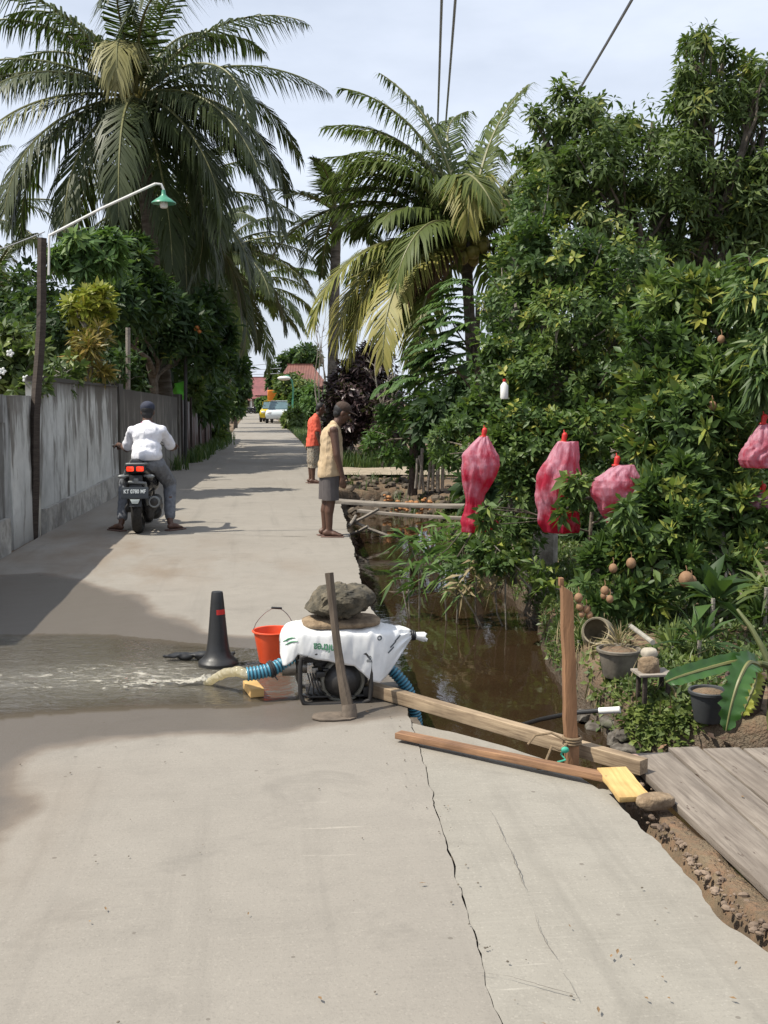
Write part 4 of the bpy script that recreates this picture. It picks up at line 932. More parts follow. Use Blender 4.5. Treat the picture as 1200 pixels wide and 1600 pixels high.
# broken clay jar lying on its side
c = G(934, 1008); c.z += .08
o = MB().lathe((0, 0, 0), [(.03, -.14), (.09, -.12), (.115, -.03), (.105, .06), (.085, .11), (.09, .125), (.08, .12), (.095, .05), (.10, -.03), (.02, -.12)], 26, 'Y', Matrix.Rotation(PI * .86, 3, 'Z') @ Matrix.Rotation(.35, 3, 'X')).build('clay_jar', M('pale_clay', (.30, .255, .175), .9, .4, 12, .4)); o.location = c
tag(o, 'old clay jar lying on its side under the hanging fruits', 'jar')
# little stool/table
c = G(1018, 1098) 
tb = empty('low_bench', c, 'small low wooden bench with a pale thin top on the bank', 'bench')
MB().box((0, 0, .16), (.20, .16, .014)).build('bench_top', g_grey, tb, True, .002)
for x in (-.06, .075): MB().box((x, -.05, .075), (.022, .024, .156)).build('leg', m_wood_old, tb, True, .002); MB().box((x, .05, .075), (.022, .024, .156)).build('leg', m_wood_old, tb, True, .002)
o = rock('stone', c + Vector((-.02, 0, .19)), (.06, .05, .06), m_slabst, None, 14, .3, 3); tag(o, 'brown lump of stone resting on the low bench', 'stone')
o = rock('stone', c + Vector((-.01, .03, .265)), (.045, .04, .03), M('pale_stone', (.45, .40, .32), .9, .3, 15), None, 15, .2, 3); tag(o, 'pale rounded stone topping the brown lump on the bench', 'stone')
p0, p1 = P(985, 978, .1), P(1020, 1004, .1)
tag(MB().tube([p0, p1], .016, 10).build('pipe_length', M('grubby_pipe', (.36, .34, .29), .7, .4, 18)), 'short pale pipe lying aslant behind the weedy clay pot', 'pipe')
p0 = PY(1000, 930, 9.6); tag(MB().box(p0 + Vector((.45, 0, 0)), (1.5, .25, .05), Matrix.Rotation(.15, 3, 'Z')).box(p0 + Vector((-.1, 0, -.25)), (.08, .08, .5)).box(p0 + Vector((1.0, .1, -.25)), (.08, .08, .5)).build('garden_bench', g_grey, None, True, .006), 'grey wooden bench half hidden in shade under the fruit tree', 'bench')
# stakes bundled by the path and a stump
for i, (x0, y0, x1, y1, r) in enumerate([(655, 762, 660, 700, .03), (662, 765, 655, 712, .025), (668, 764, 672, 706, .028), (676, 764, 676, 672, .03), (684, 765, 682, 690, .035), (691, 764, 691, 700, .03), (649, 760, 652, 716, .025)]):
    Yk = 19.0; tag(MB().tube([PY(x0, y0 + 3, Yk), PY((x0 + x1) / 2 + 1, (y0 + y1) / 2, Yk), PY(x1, y1, Yk)], r, 7).build('stake', g_grey), ['bent grey stake', 'crossing grey stake', 'slightly leaning grey stake', 'tallest pale stake', 'thick pale stake', 'straight grey stake', 'thinnest grey stake'][i] + ' in the bundle between footbridge and shrub', 'stake', 'stakes beyond the footbridge')
b = PY(645, 765, 19.3); o = MB().tube([b + Vector((0, 0, -.1)), b + Vector((.02, 0, .5)), b + Vector((0, 0, .95))], [.09, .075, .07], 9).build('tree_stump', m_rust); tag(o, 'dark dead trunk stub beside the bundle of stakes', 'stump')
# white bottle hung in the tree
c = PY(788, 610, 9.2); bo = empty('plastic_bottle', c, 'white plastic bottle hanging in the leaves above the left red bag', 'bottle')
MB().lathe((0, 0, 0), [(.001, -.075), (.03, -.072), (.034, -.06), (.034, .04), (.02, .06), (.012, .07), (.012, .085)], 18).build('bottle_body', m_white, bo)
MB().lathe((0, 0, .085), [(.014, -.01), (.014, .012), (.001, .013)], 14).build('cap', m_redtape, bo)
# bright green cloth by the trunk
c = PY(281, 612, 28); o = grid_mesh('green_cloth', *[a for a in (lambda U, V: (c.x + (U - .5) * .30 + .03 * np.sin(V * 9), c.y + .05 * np.sin(U * 7 + V * 4) + .02 * np.sin(V * 15), c.z + (V - .5) * .40 + .08 * U * V))(*np.meshgrid(np.linspace(0, 1, 16), np.linspace(0, 1, 16)))], M('green_fabric', (.12, .48, .04), .7, .2, 6)); m_ = o.modifiers.new('s', 'SOLIDIFY'); m_.thickness = .006
tag(o, 'bright lime green cloth hanging on the fence by the palm trunk', 'cloth')
b = PY(289, 690, 27.5); b.z = 0; tag(MB().tube([b, PY(290, 560, 27.5)], .045, 7).build('pole', m_dark), 'thin dark pole rising from the fence beside the lime green cloth', 'pole')
b = PY(197, 615, 21.8); b.z = 0; tag(MB().tube([b, PY(200, 512, 21.8)], .045, 8).build('pole', g_grey), 'pale bare wooden pole behind the plaster wall end', 'pole')
# ================================================================ RED MESH BAGS ROUND THE FRUIT
t = NT('red_net'); o_ = t.obj(); n1 = t.noise(o_, 7, 4, .6); f1 = t.noise(t.obj((1, 1, .25)), 40, 3)
z_ = t.n('ShaderNodeSeparateXYZ', {0: t.n('ShaderNodeTexCoord').outputs['Object']}).outputs[2]
col = t.mix(t.math('MULTIPLY', t.gray(t.math('ADD', t.math('MULTIPLY', n1.outputs['Fac'], .95), t.math('MULTIPLY', z_, .42)), .22, .46), .85), (.40, .014, .050), (.62, .36, .45)); col = t.mix(t.math('MULTIPLY', t.gray(f1.outputs['Fac'], .45, .7), .4), col, (.30, .01, .03)); 
m_net = t.done(t.n('ShaderNodeMixShader', {0: .42, 1: t.pr(Base_Color=col, Roughness=.6, Normal=t.bump(t.math('ADD', f1.outputs['Fac'], n1.outputs['Fac']), .6, .014)), 2: t.n('ShaderNodeBsdfTranslucent', {'Color': (.75, .05, .13)})}))
def bag(cxp, top, bot, widths, Y, label, seed, lean=0.0, tail=True):
    kk = Y / F_PX; c = PY(cxp, top, Y); e = empty('fruit_bag', c, label, 'bag', 'red fruit bags in the tree')
    n, m = 64, 60; H_ = (bot - top) * kk; V = []
    for i in range(n + 1):
        u = i / n; wl = np.interp(u, np.linspace(0, 1, len(widths)), [w[0] for w in widths]) * kk; wr_ = np.interp(u, np.linspace(0, 1, len(widths)), [w[1] for w in widths]) * kk
        for j in range(m):
            a = 2 * PI * j / m; hw = (wr_ - wl) / 2; mx_ = (wr_ + wl) / 2
            fold = 1 + .16 * mnoise.noise(Vector((math.cos(a) * 2.4, math.sin(a) * 2.4, u * 2.2 + seed))) + .07 * math.sin(a * 9 + seed * 2 + 4 * mnoise.noise(Vector((u * 3, seed, math.sin(a))))) - .16 * abs(mnoise.noise(Vector((math.cos(a) * 3.5 + 5, math.sin(a) * 3.5, u * 1.6 + seed)))) + .10 * mnoise.noise(Vector((math.cos(a) * 6, math.sin(a) * 6, u * 7 + seed)))
            V.append((mx_ + hw * math.cos(a) * fold, hw * .75 * math.sin(a) * fold, -H_ * u + .01 * mnoise.noise(Vector((a, u * 9, seed)))))
    Fc = [(i * m + j, i * m + (j + 1) % m, (i + 1) * m + (j + 1) % m, (i + 1) * m + j) for i in range(n) for j in range(m)] + [tuple(range(m)), tuple(n * m + j for j in range(m - 1, -1, -1))]
    MB().add(V, Fc).build('net', m_net, e, sharp=80)
    MB().capsule((0, 0, -.01), (.012, 0, .05), .016, .022).tube([(.01, 0, .04), (.01, .02, .09)], .004, 6).torus((0, 0, .0), .022, .008, 'Z', 16, 6).build('tie', m_redtape, e)
    return e
bag(755, 682, 834, [(-6, 8), (-22, 14), (-32, 24), (-34, 28), (-34, 22), (-32, 12), (-30, 4), (-28, 0), (-30, 2), (-36, 26), (-34, 12)], 8.6, 'long red and pink fruit bag hanging left, narrow twisted tail at its foot', 1)
bag(880, 690, 836, [(-8, 24), (-18, 24), (-26, 26), (-36, 26), (-42, 27), (-46, 27), (-46, 28), (-42, 26), (-40, 28), (-36, 28), (-28, 26)], 8.2, 'broad red and pink fruit bag hanging in the middle beside black shade', 2)
bag(962, 727, 822, [(0, 30), (-20, 36), (-38, 40), (-40, 38), (-36, 38), (-30, 34), (-26, 20), (-18, 2), (-12, 0)], 7.8, 'bunched bright pink fruit bag half covered by glossy leaves', 3)
bag(1192, 662, 734, [(-4, 8), (-14, 20), (-22, 26), (-28, 28), (-34, 26), (-36, 24), (-28, 20)], 7.6, 'red fruit bag hanging at the right edge of the picture', 4)
bag(1190, 770, 800, [(-10, 12), (-22, 24), (-24, 26), (-14, 18)], 7.7, 'small scrap of red bag below the one at the right edge', 5)
# ================================================================ PEOPLE AND THE SCOOTER
def cloth_mat(name, c, c2=None, rough=.85, sc=9, fold=.5):
    t = NT(name); o = t.obj(); n = t.noise(o, sc, 4, .55); f = t.noise(t.obj((1, 1, .35)), 13, 3, .5, .6); w_ = t.noise(o, 160, 2)
    c2 = c2 or tuple(x * .82 for x in c)
    col = t.ramp(n.outputs['Fac'], [(.35, c2), (.65, c)])
    return t.done(t.pr(Base_Color=col.outputs[0], Roughness=rough, Normal=t.bump(t.math('ADD', f.outputs['Fac'], t.math('MULTIPLY', w_.outputs['Fac'], .08)), fold, .03)))
m_white_shirt = cloth_mat('white_shirt', (.76, .76, .80), (.68, .68, .74), .8, 7, .8)
m_khaki = cloth_mat('khaki_vest', (.52, .40, .26), (.40, .29, .17), .85, 6, .8)
m_grey_short = cloth_mat('grey_shorts', (.10, .088, .088), None, .8, 12)
m_orange = cloth_mat('orange_shirt', (.72, .125, .07), (.58, .085, .05), .8, 8, .7)
m_jeans = cloth_mat('grey_jeans', (.17, .18, .20), (.115, .12, .135), .85, 22, .6)
t = NT('patterned_trousers'); n_ = t.noise(t.obj(), 26, 3, .7); m_pat = t.done(t.pr(Base_Color=t.ramp(n_.outputs['Fac'], [(.42, (.13, .11, .09)), (.5, (.40, .37, .31)), (.6, (.22, .16, .11))]).outputs[0], Roughness=.85))
m_hair = M('black_hair', (.012, .011, .012), .6, .3, 60, .4)
m_navycap = cloth_mat('navy_cap', (.03, .035, .06)); m_brcap = cloth_mat('brown_cap', (.055, .032, .022)); m_pinkcollar = cloth_mat('maroon_collar', (.22, .03, .10))
m_eye = M('eye_white', (.6, .58, .55), .2, .05, 5)
m_sandal = M('sandal_rubber', (.17, .10, .08), .8, .3, 12)
def lerp(a, b, u): return Vector(a).lerp(Vector(b), u)
def add_foot(mb, heel, yaw, s=1.0):
    """bare foot: heel, ball and five toes"""
    R = Matrix.Rotation(yaw, 3, 'Z'); h = Vector(heel); q = lambda x, y, z: h + R @ Vector((x * s, y * s, z * s))
    mb.capsule(q(.0, 0, .034), q(.10, 0, .032), .034, .03); mb.capsule(q(.10, .012, .026), q(.165, .016, .018), .026, .018).capsule(q(.10, -.014, .024), q(.155, -.02, .016), .026, .017)
    mb.capsule(q(.02, 0, .05), q(.11, .004, .036), .032, .026)
    for i, (y, l) in enumerate(((.026, .052), (.010, .046), (-.004, .040), (-.017, .034), (-.029, .026))):
        mb.capsule(q(.155, y, .014), q(.155 + l * .9, y * 1.08, .010), .0115 if i else .014, .0085 if i else .0115, 8, 3)
def add_hand(mb, wrist, along, palm_n, s=1.0, curl=.5, side=1):
    """palm, four unequal bent fingers and a thumb leaving the side of the palm"""
    a = Vector(along).normalized(); n = Vector(palm_n); n = (n - a * n.dot(a)).normalized(); b = a.cross(n) * side; w0 = Vector(wrist)
    q = lambda x, y, z: w0 + (a * x + b * y + n * z) * s
    mb.capsule(q(-.01, 0, 0), q(.045, .012, 0), .022, .021).capsule(q(0, 0, 0), q(.075, .022, 0), .020, .014).capsule(q(0, 0, 0), q(.078, 0, 0), .020, .015).capsule(q(.0, 0, 0), q(.070, -.024, 0), .019, .014)
    for y, l in ((.030, .072), (.010, .080), (-.010, .075), (-.029, .060)):
        p = q(.078, y, 0); ang = curl * .6
        for j, f in enumerate((.42, .32, .26)):
            d = a * math.cos(ang) + n * math.sin(ang); p2 = p + d * l * f * s; mb.capsule(p, p2, .0098 * s * (1 - .08 * j), .009 * s * (1 - .1 * j), 8, 3); p = p2; ang += curl
    p = q(.015, .030, .006); d = (a * .62 + b * .62 + n * .45).normalized(); p2 = p + d * .04 * s; p3 = p2 + (a * .85 + b * .15 + n * .5).normalized() * .034 * s
    mb.capsule(q(.005, .012, 0), p, .016 * s, .013 * s).capsule(p, p2, .0125 * s, .0105 * s, 8, 3).capsule(p2, p3, .0105 * s, .0085 * s, 8, 3)
def add_head(mb, c, fwd, pitch=0.0, s=1.0):
    f = Vector(fwd).normalized(); sd = Vector((0, 0, 1)).cross(f).normalized(); R = Matrix((f, sd, Vector((0, 0, 1)))).transposed() @ Matrix.Rotation(pitch, 3, 'Y')
    c = Vector(c); q = lambda x, y, z: c + R @ Vector((x * s, y * s, z * s))
    mb.ell(q(-.012, 0, .03), (.092 * s, .074 * s, .085 * s), R).ell(q(.012, 0, -.028), (.074 * s, .062 * s, .082 * s), R)
    mb.capsule(q(.045, .015, -.085), q(.045, -.015, -.085), .026 * s, .026 * s)                    # chin
    mb.capsule(q(.083, 0, .022), q(.102, 0, -.020), .009 * s, .015 * s, 8, 3)                     # nose
    mb.capsule(q(.076, .030, .036), q(.076, -.030, .036), .013 * s, .013 * s)                     # brow
    mb.capsule(q(.078, .018, -.050), q(.078, -.018, -.050), .009 * s, .009 * s).capsule(q(.076, .015, -.062), q(.076, -.015, -.062), .009 * s, .009 * s)
    for y in (.073, -.073): mb.ell(q(-.004, y, -.002), (.020 * s, .011 * s, .032 * s), R)
    return q, R
def eyes(q, parent, s=1.0):
    for y in (.030, -.030): MB().ell(q(.078, y, .016), (.010 * s, .013 * s, .008 * s), None, 10, 6).build('eye', m_eye, parent)
def standing(base, label, H, skin, top_m, bot_m, sleeves, hair_m, cap_m, long_legs, lean=1.0, name='person'):
    """a man standing in profile, facing +X, looking down"""
    s = H / 1.56; e = empty(name, base, label, 'person'); v = lambda x, y, z: Vector((x * s, y * s, z * s))
    ank = [v(.0, .09, .075), v(.035, -.075, .075)]; knee = [v(.02, .095, .41), v(.055, -.085, .41)]; hip = [v(.035, .085, .77), v(.045, -.085, .77)]
    pel, bel, che, nek, hed = v(.035, 0, .80), v(.06, 0, .95), v(.065, 0, 1.12), v(.125, 0, 1.285), v(.20, 0, 1.425)
    sho = [v(.085, .175, 1.235), v(.085, -.175, 1.235)]; elb = [v(.10, .215, .955), v(.115, -.22, .955)]; wri = [v(.165, .21, .72), v(.18, -.205, .715)]
    b = MB()
    for i in (0, 1):
        b.capsule(hip[i], knee[i], .082 * s, .055 * s).capsule(knee[i], lerp(knee[i], ank[i], .35) + v(-.014, 0, 0), .052 * s, .054 * s).capsule(lerp(knee[i], ank[i], .35) + v(-.014, 0, 0), ank[i], .05 * s, .036 * s)
        add_foot(b, v(-.045, (.09, -.075)[i], .0) + v((0, .035)[i], 0, .014), (.22, -.22)[i], s)
        b.capsule(sho[i], elb[i], .052 * s, .041 * s).capsule(elb[i], wri[i], .040 * s, .027 * s).capsule(sho[i], lerp(sho[i], che, .5), .058 * s, .07 * s)
        add_hand(b, wri[i], v(.06, 0, -1), v(.1, (-1, 1)[i], 0), s, .32, (-1, 1)[i])
    b.ell(pel, (.105 * s, .15 * s, .11 * s)).ell(bel, (.112 * s, .142 * s, .14 * s)).ell(che, (.115 * s, .16 * s, .15 * s)).ell(v(.09, 0, 1.215), (.08 * s, .15 * s, .06 * s))
    b.capsule(v(.10, 0, 1.24), lerp(nek, hed, .6), .062 * s, .052 * s)
    q, R = add_head(b, hed, (1, 0, 0), .42, s)
    b.blob('body', skin, e, .0075, 4); eyes(q, e, s)
    # top
    t_ = MB(); t_.capsule(v(.055, .05, .72), v(.075, .05, 1.16), .146 * s, .120 * s).capsule(v(.055, -.05, .72), v(.075, -.05, 1.16), .146 * s, .120 * s).ell(pel + v(.005, 0, .035), (.13 * s, .178 * s, .12 * s)).ell(bel + v(.01, 0, -.03), (.138 * s, .172 * s, .15 * s)).ell(bel, (.128 * s, .165 * s, .16 * s)).ell(che, (.130 * s, .172 * s, .165 * s)).ell(v(.088, 0, 1.21), (.096 * s, .165 * s, .075 * s))
    for i in (0, 1):
        t_.capsule(sho[i] + v(0, (-.015, .015)[i], .004), lerp(sho[i], che, .6), .066 * s, .08 * s)
        if sleeves: t_.capsule(sho[i], lerp(sho[i], elb[i], .72), .068 * s, .066 * s)
    t_.capsule(v(.098, 0, 1.25), v(.108, 0, 1.272), .075 * s, .070 * s)
    o = t_.blob('shirt' if sleeves else 'sleeveless_vest', top_m, e, .012, 5, lambda c, n: n * (.012 * mnoise.noise(Vector((c.x * 10, c.y * 10, c.z * 3.5))) + .008 * mnoise.noise(c * 19)))
    me = o.data; bm = bmesh.new(); bm.from_mesh(me)
    bmesh.ops.bisect_plane(bm, geom=bm.verts[:] + bm.edges[:] + bm.faces[:], plane_co=v(0, 0, .70 if not sleeves else .72), plane_no=(.1, 0, -1), clear_outer=True); bm.to_mesh(me); bm.free()
    p_ = MB(); low = .30 if long_legs else .43
    for i in (0, 1):
        kz = lerp(hip[i], knee[i], .95); p_.capsule(hip[i], kz, .106 * s, .098 * s)
        if long_legs: p_.capsule(knee[i], lerp(knee[i], ank[i], .42), .078 * s, .075 * s)
    p_.ell(pel, (.120 * s, .165 * s, .115 * s))
    o = p_.blob('shorts' if not long_legs else 'trousers', bot_m, e, .011, 4, lambda c, n: n * (.006 * mnoise.noise(Vector((c.x * 12, c.y * 12, c.z * 5)))))
    me = o.data; bm = bmesh.new(); bm.from_mesh(me); bmesh.ops.bisect_plane(bm, geom=bm.verts[:] + bm.edges[:] + bm.faces[:], plane_co=v(0, 0, low), plane_no=(0, 0, -1), clear_outer=True); bm.to_mesh(me); bm.free()
    # hair and cap
    h = MB(); h.ell(q(-.03, 0, .032), (.088 * s, .078 * s, .088 * s), R).ell(q(-.05, 0, -.02), (.055 * s, .066 * s, .06 * s), R); h.blob('hair', hair_m, e, .009, 3)
    if cap_m:
        c = MB(); c.ell(q(-.012, 0, .06), (.102 * s, .085 * s, .075 * s), R); c.add(*(lambda vs: (vs, [(0, 1, 2, 3), (7, 6, 5, 4), (0, 4, 5, 1), (1, 5, 6, 2), (2, 6, 7, 3), (3, 7, 4, 0)]))([q(x, y, z) for z in (.050, .040) for x, y in ((.06, -.07), (.165, -.045), (.165, .045), (.06, .07))])); c.ell(q(.10, 0, .046), (.085 * s, .07 * s, .010 * s), R)
        c.blob('cap', cap_m, e, .007, 3)
    for i in (0, 1):
        hh = v(-.045 + (0, .035)[i], (.09, -.075)[i], 0); RR = Matrix.Rotation((.22, -.22)[i], 3, 'Z')
        MB().box(hh + RR @ v(.085, 0, .006), (.265 * s, .098 * s, .014 * s), RR).build('sandal', m_sandal, e, True, .006)
    return e
b1 = P(509, 838); b1.z = .0
standing(b1, 'man in a khaki sleeveless vest, grey shorts and brown cap looking down into the ditch', 1.555, m_skin, m_khaki, m_grey_short, False, m_hair, m_brcap, False)
b2 = P(486, 755); b2.z = 0
standing(b2, 'man in an orange shirt and patterned trousers standing behind the man in the vest', 1.55, m_skin, m_orange, m_pat, True, m_hair, None, True)
# ---------------------------------------------------------------- scooter, seen from behind
sb = P(213, 837); sb.z = 0
sc = empty('motor_scooter', sb, 'black motor scooter seen from behind with red tail light and dark number plate', 'motor scooter')
m_gloss = M('black_gloss_paint', (.013, .013, .015), .22, .2, 8, .02)
m_greypl = M('grey_panel', (.20, .21, .21), .4, .2, 10); m_tyre = M('tyre_rubber', (.023, .021, .019), .85, .35, 50, .5)
def wheel(y, parent):
    wv = empty('wheel', (0, 0, 0), None, None); wv.parent = parent; wv.location = (0, y, .285)
    prof = [(.20, -.045), (.235, -.062), (.262, -.058), (.278, -.040), (.286, -.015), (.286, .015), (.278, .040), (.262, .058), (.235, .062), (.20, .045)]
    o = MB().lathe((0, 0, 0), prof, 40, 'X', None, True).build('tyre', m_tyre, wv, sharp=60)
    r = MB().lathe((0, 0, 0), [(.205, -.04), (.19, -.03), (.19, .03), (.205, .04)], 36, 'X', None, True).lathe((0, 0, 0), [(.001, -.06), (.05, -.055), (.05, .055), (.001, .06)], 20, 'X')
    for i in range(5):
        a = 2 * PI * i / 5; r.box((0, .12 * math.cos(a), .12 * math.sin(a)), (.02, .16, .03), Matrix.Rotation(a, 3, 'X'))
    r.build('rim', m_dark, wv, sharp=30)
wheel(.285, sc); wheel(1.50, sc)
bd = MB(); bd.capsule((0, .12, .775), (0, .55, .73), .065, .12).capsule((-.10, .35, .66), (-.12, .70, .56), .075, .10).capsule((.10, .35, .66), (.12, .70, .56), .075, .10).ell((0, .6, .60), (.17, .28, .16)).capsule((-.07, .14, .76), (-.10, .45, .68), .05, .08).capsule((.07, .14, .76), (.10, .45, .68), .05, .08)
bd.capsule((0, 1.15, .42), (0, 1.36, .95), .10, .10).ell((0, 1.28, .72), (.20, .10, .24)).box((0, .98, .30), (.28, .5, .10)).capsule((0, 1.36, .95), (0, 1.30, 1.02), .10, .08)
bd.blob('body', m_gloss, sc, .014, 4)
MB().capsule((0, .24, .79), (0, .42, .79), .09, .115).ell((0, .62, .80), (.13, .22, .05)).blob('seat', m_black, sc, .012, 4)
MB().tube([(-.115, .42, .80), (-.12, .20, .825), (-.09, .07, .83), (0, .045, .832), (.09, .07, .83), (.12, .20, .825), (.115, .42, .80)], .014, 10).build('grab_rail', m_greypl, sc)
MB().box((0, .055, .775), (.225, .05, .085)).build('tail_panel', m_gloss, sc, True, .015)
t = NT('lit_lens'); n_ = t.noise(t.obj(), 30, 2); m_lit = t.done(t.pr(Base_Color=(.6, .02, .01), Roughness=.2, Emission_Color=t.ramp(n_.outputs['Fac'], [(.3, (.9, .03, .008)), (.7, (1, .12, .04))]).outputs[0], Emission_Strength=.8))
for x in (-.056, .056): MB().box((x, .026, .777), (.082, .012, .055)).build('tail_light', m_lit, sc, True, .012)
for x in (-.155, .165):
    MB().capsule((x * .6, .12, .69), (x, .09, .685), .014, .012).ell((x, .085, .685), (.052, .03, .024)).build('turn_signal', m_greypl, sc)
MB().box((.005, .06, .64), (.055, .04, .05)).capsule((-.07, .06, .62), (.085, .06, .61), .018, .018).build('plate_lamp', m_greypl, sc, True, .01)
# long rear mudguard that carries the plate
mg = MB(); n = 12; V = []
for i in range(n + 1):
    u = i / n; z = .70 - .36 * u; y = .10 - .13 * u + .02 * math.sin(u * 3); w_ = .075 - .005 * u
    V += [(-w_, y, z), (w_, y, z), (w_, y + .025, z), (-w_, y + .025, z)]
mg.add(V, [(4 * i + k_, 4 * i + (k_ + 1) % 4, 4 * i + 4 + (k_ + 1) % 4, 4 * i + 4 + k_) for i in range(n) for k_ in range(4)] + [(0, 1, 2, 3), (4 * n + 3, 4 * n + 2, 4 * n + 1, 4 * n)]).build('mudguard', m_black, sc, True, .006)
pl = MB().box((-.005, -.012, .50), (.31, .012, .135), Matrix.Rotation(-.16, 3, 'X')).build('number_plate', M('plate_black', (.035, .042, .05), .45, .2, 10), sc, True, .005)
m_let = M('plate_lettering', (.70, .74, .74), .5, .1, 10)
M4 = Matrix.Translation((-.005, -.0205, .516)) @ Matrix.Rotation(-.16, 4, 'X') @ Matrix.Rotation(PI / 2, 4, 'X')
o = text_mesh('lettering', 'KT 0780 MF', .064, m_let, pl, M4, .0008, (.78, 1)); 
o = text_mesh('lettering', '03.27', .028, M('plate_date', (.30, .33, .35), .5, .1, 10), pl, Matrix.Translation((.06, -.0135, .455)) @ Matrix.Rotation(-.16, 4, 'X') @ Matrix.Rotation(PI / 2, 4, 'X'), .0008)
V = [(-.058, -.035, .425), (.052, -.035, .425), (.030, -.035, .375), (-.036, -.035, .375)]
V += [(x, y + .012, z) for x, y, z in V]
MB().add(V, [(0, 1, 2, 3), (7, 6, 5, 4), (0, 4, 5, 1), (1, 5, 6, 2), (2, 6, 7, 3), (3, 7, 4, 0)]).build('reflector', M('reflector_white', (.62, .68, .66), .2, .1, 20), sc, True, .004)
ms = empty('muffler', (0, 0, 0), None, None); ms.parent = sc
MB().lathe((.205, .10, .385), [(.045, -.03), (.060, -.02), (.066, .0), (.068, .30), (.05, .42), (.025, .5)], 24, 'Y').build('muffler_can', m_dark, ms)
MB().lathe((.205, .075, .385), [(.030, .03), (.034, 0), (.060, -.006), (.069, .004), (.069, .03)], 24, 'Y').build('end_ring', m_greypl, ms)
MB().lathe((.205, .078, .385), [(.001, .0), (.034, .002), (.034, .03)], 18, 'Y').build('outlet', m_black, ms)
MB().capsule((.13, .30, .30), (.15, .85, .28), .075, .10).ell((.17, .60, .22), (.08, .20, .09)).capsule((.14, .28, .28), (.14, .28, .20), .05, .05).blob('engine_case', m_dark, sc, .012, 3)
MB().capsule((-.11, .28, .29), (-.12, .9, .30), .05, .07).capsule((-.10, .28, .29), (-.10, .12, .60), .022, .022).blob('swing_arm', m_dark, sc, .012, 3)
MB().capsule((.12, .28, .29), (.10, .12, .60), .022, .022).build('shock_absorber', m_greypl, sc)
MB().tube([(-.36, 1.18, 1.00), (-.25, 1.24, 1.01), (0, 1.30, 1.02), (.25, 1.24, 1.01), (.36, 1.18, 1.00)], .014, 8).build('handlebar', m_dark, sc)
for x in (-.31, .31): MB().capsule((x, 1.20, 1.005), (x * 1.22, 1.165, 1.0), .019, .019).build('handle_grip', m_black, sc)
MB().capsule((0, 1.50, .285), (0, 1.36, .80), .03, .035).capsule((-.07, 1.5, .285), (-.07, 1.40, .62), .022, .026).capsule((.07, 1.5, .285), (.07, 1.40, .62), .022, .026).build('front_fork', m_dark, sc)
MB().lathe((0, 1.50, .285), [(.30, -.06), (.315, 0), (.30, .06)], 30, 'X').build('front_fender', m_gloss, sc) if False else None
sc.rotation_euler = (0, 0, 0)
# ---------------------------------------------------------------- rider
rb_ = sb + Vector((.10, .42, 0)); rd = empty('person', rb_, 'rider in a white T-shirt and grey jeans astride the scooter, seen from behind', 'person')
v = lambda x, y, z: Vector((x, y - .42, z)); b = MB()
pel, bel, che, nek, hed = v(0, .44, .84), v(.0, .46, .98), v(0, .50, 1.14), v(.0, .55, 1.30), v(.005, .60, 1.425)
hip = [v(-.11, .46, .80), v(.11, .46, .80)]; knee = [v(-.27, .86, .66), v(.25, .86, .66)]; ank = [v(-.325, .52, .10), v(.25, .52, .10)]
knee = [v(-.30, .80, .55), v(.235, .80, .55)]
sho = [v(-.175, .52, 1.205), v(.175, .52, 1.205)]; elb = [v(-.265, .72, .98), v(.275, .74, .99)]; wri = [v(-.385, 1.10, 1.03), v(.235, 1.10, 1.03)]
wri = [v(-.41, 1.10, 1.02), v(.27, 1.10, 1.02)]
for i in (0, 1):
    b.capsule(hip[i], knee[i], .088, .060).capsule(knee[i], lerp(knee[i], ank[i], .4) + Vector((0, -.02, 0)), .058, .056).capsule(lerp(knee[i], ank[i], .4) + Vector((0, -.02, 0)), ank[i], .052, .037)
    f0 = ank[i] + Vector((0, -.045, -.085)); add_foot(b, f0, (PI / 2 + .75, PI / 2 - .75)[i], 1.05)
    b.capsule(sho[i], elb[i], .054, .043).capsule(elb[i], wri[i], .041, .028).capsule(sho[i], lerp(sho[i], che, .5), .06, .075)
    add_hand(b, wri[i], (0, 1, -.15), (0, -.2, -1), 1.0, .85, (1, -1)[i])
b.ell(pel, (.165, .12, .12)).ell(bel, (.15, .115, .15)).ell(che, (.165, .115, .16)).ell(v(0, .52, 1.23), (.16, .08, .06)).capsule(v(0, .53, 1.25), lerp(nek, hed, .6), .064, .056)
q, R = add_head(b, hed, (0, 1, 0), .12, 1.0); b.blob('body', m_skin, rd, .0075, 4); eyes(q, rd)
t_ = MB(); t_.ell(v(0, .42, .92), (.185, .17, .13)).ell(v(0, .44, .99), (.178, .15, .13)).ell(bel, (.172, .140, .16)).ell(che, (.182, .138, .17)).ell(v(0, .52, 1.19), (.17, .098, .078)).capsule(v(0, .53, 1.25), v(0, .545, 1.285), .074, .066)
for i in (0, 1): t_.capsule(sho[i], lerp(sho[i], elb[i], .80), .062, .070).capsule(sho[i], lerp(sho[i], che, .6), .064, .09).capsule(sho[i] + Vector((0, 0, .0)), v(0, .53, 1.262), .056, .062)
o = t_.blob('t_shirt', m_white_shirt, rd, .011, 4, lambda c, n: n * (.010 * mnoise.noise(Vector((c.x * 5 + c.z * 4, c.y * 9, c.z * 13))) + .006 * mnoise.noise(c * 21)))
bm = bmesh.new(); bm.from_mesh(o.data); bmesh.ops.bisect_plane(bm, geom=bm.verts[:] + bm.edges[:] + bm.faces[:], plane_co=v(0, .45, .86), plane_no=(0, 0, -1), clear_outer=True); bm.to_mesh(o.data); bm.free()
MB().torus(v(0, .548, 1.302), .066, .010, 'Z', 24, 8).build('collar', m_pinkcollar, rd)
p_ = MB(); p_.ell(v(0, .44, .82), (.185, .145, .125))
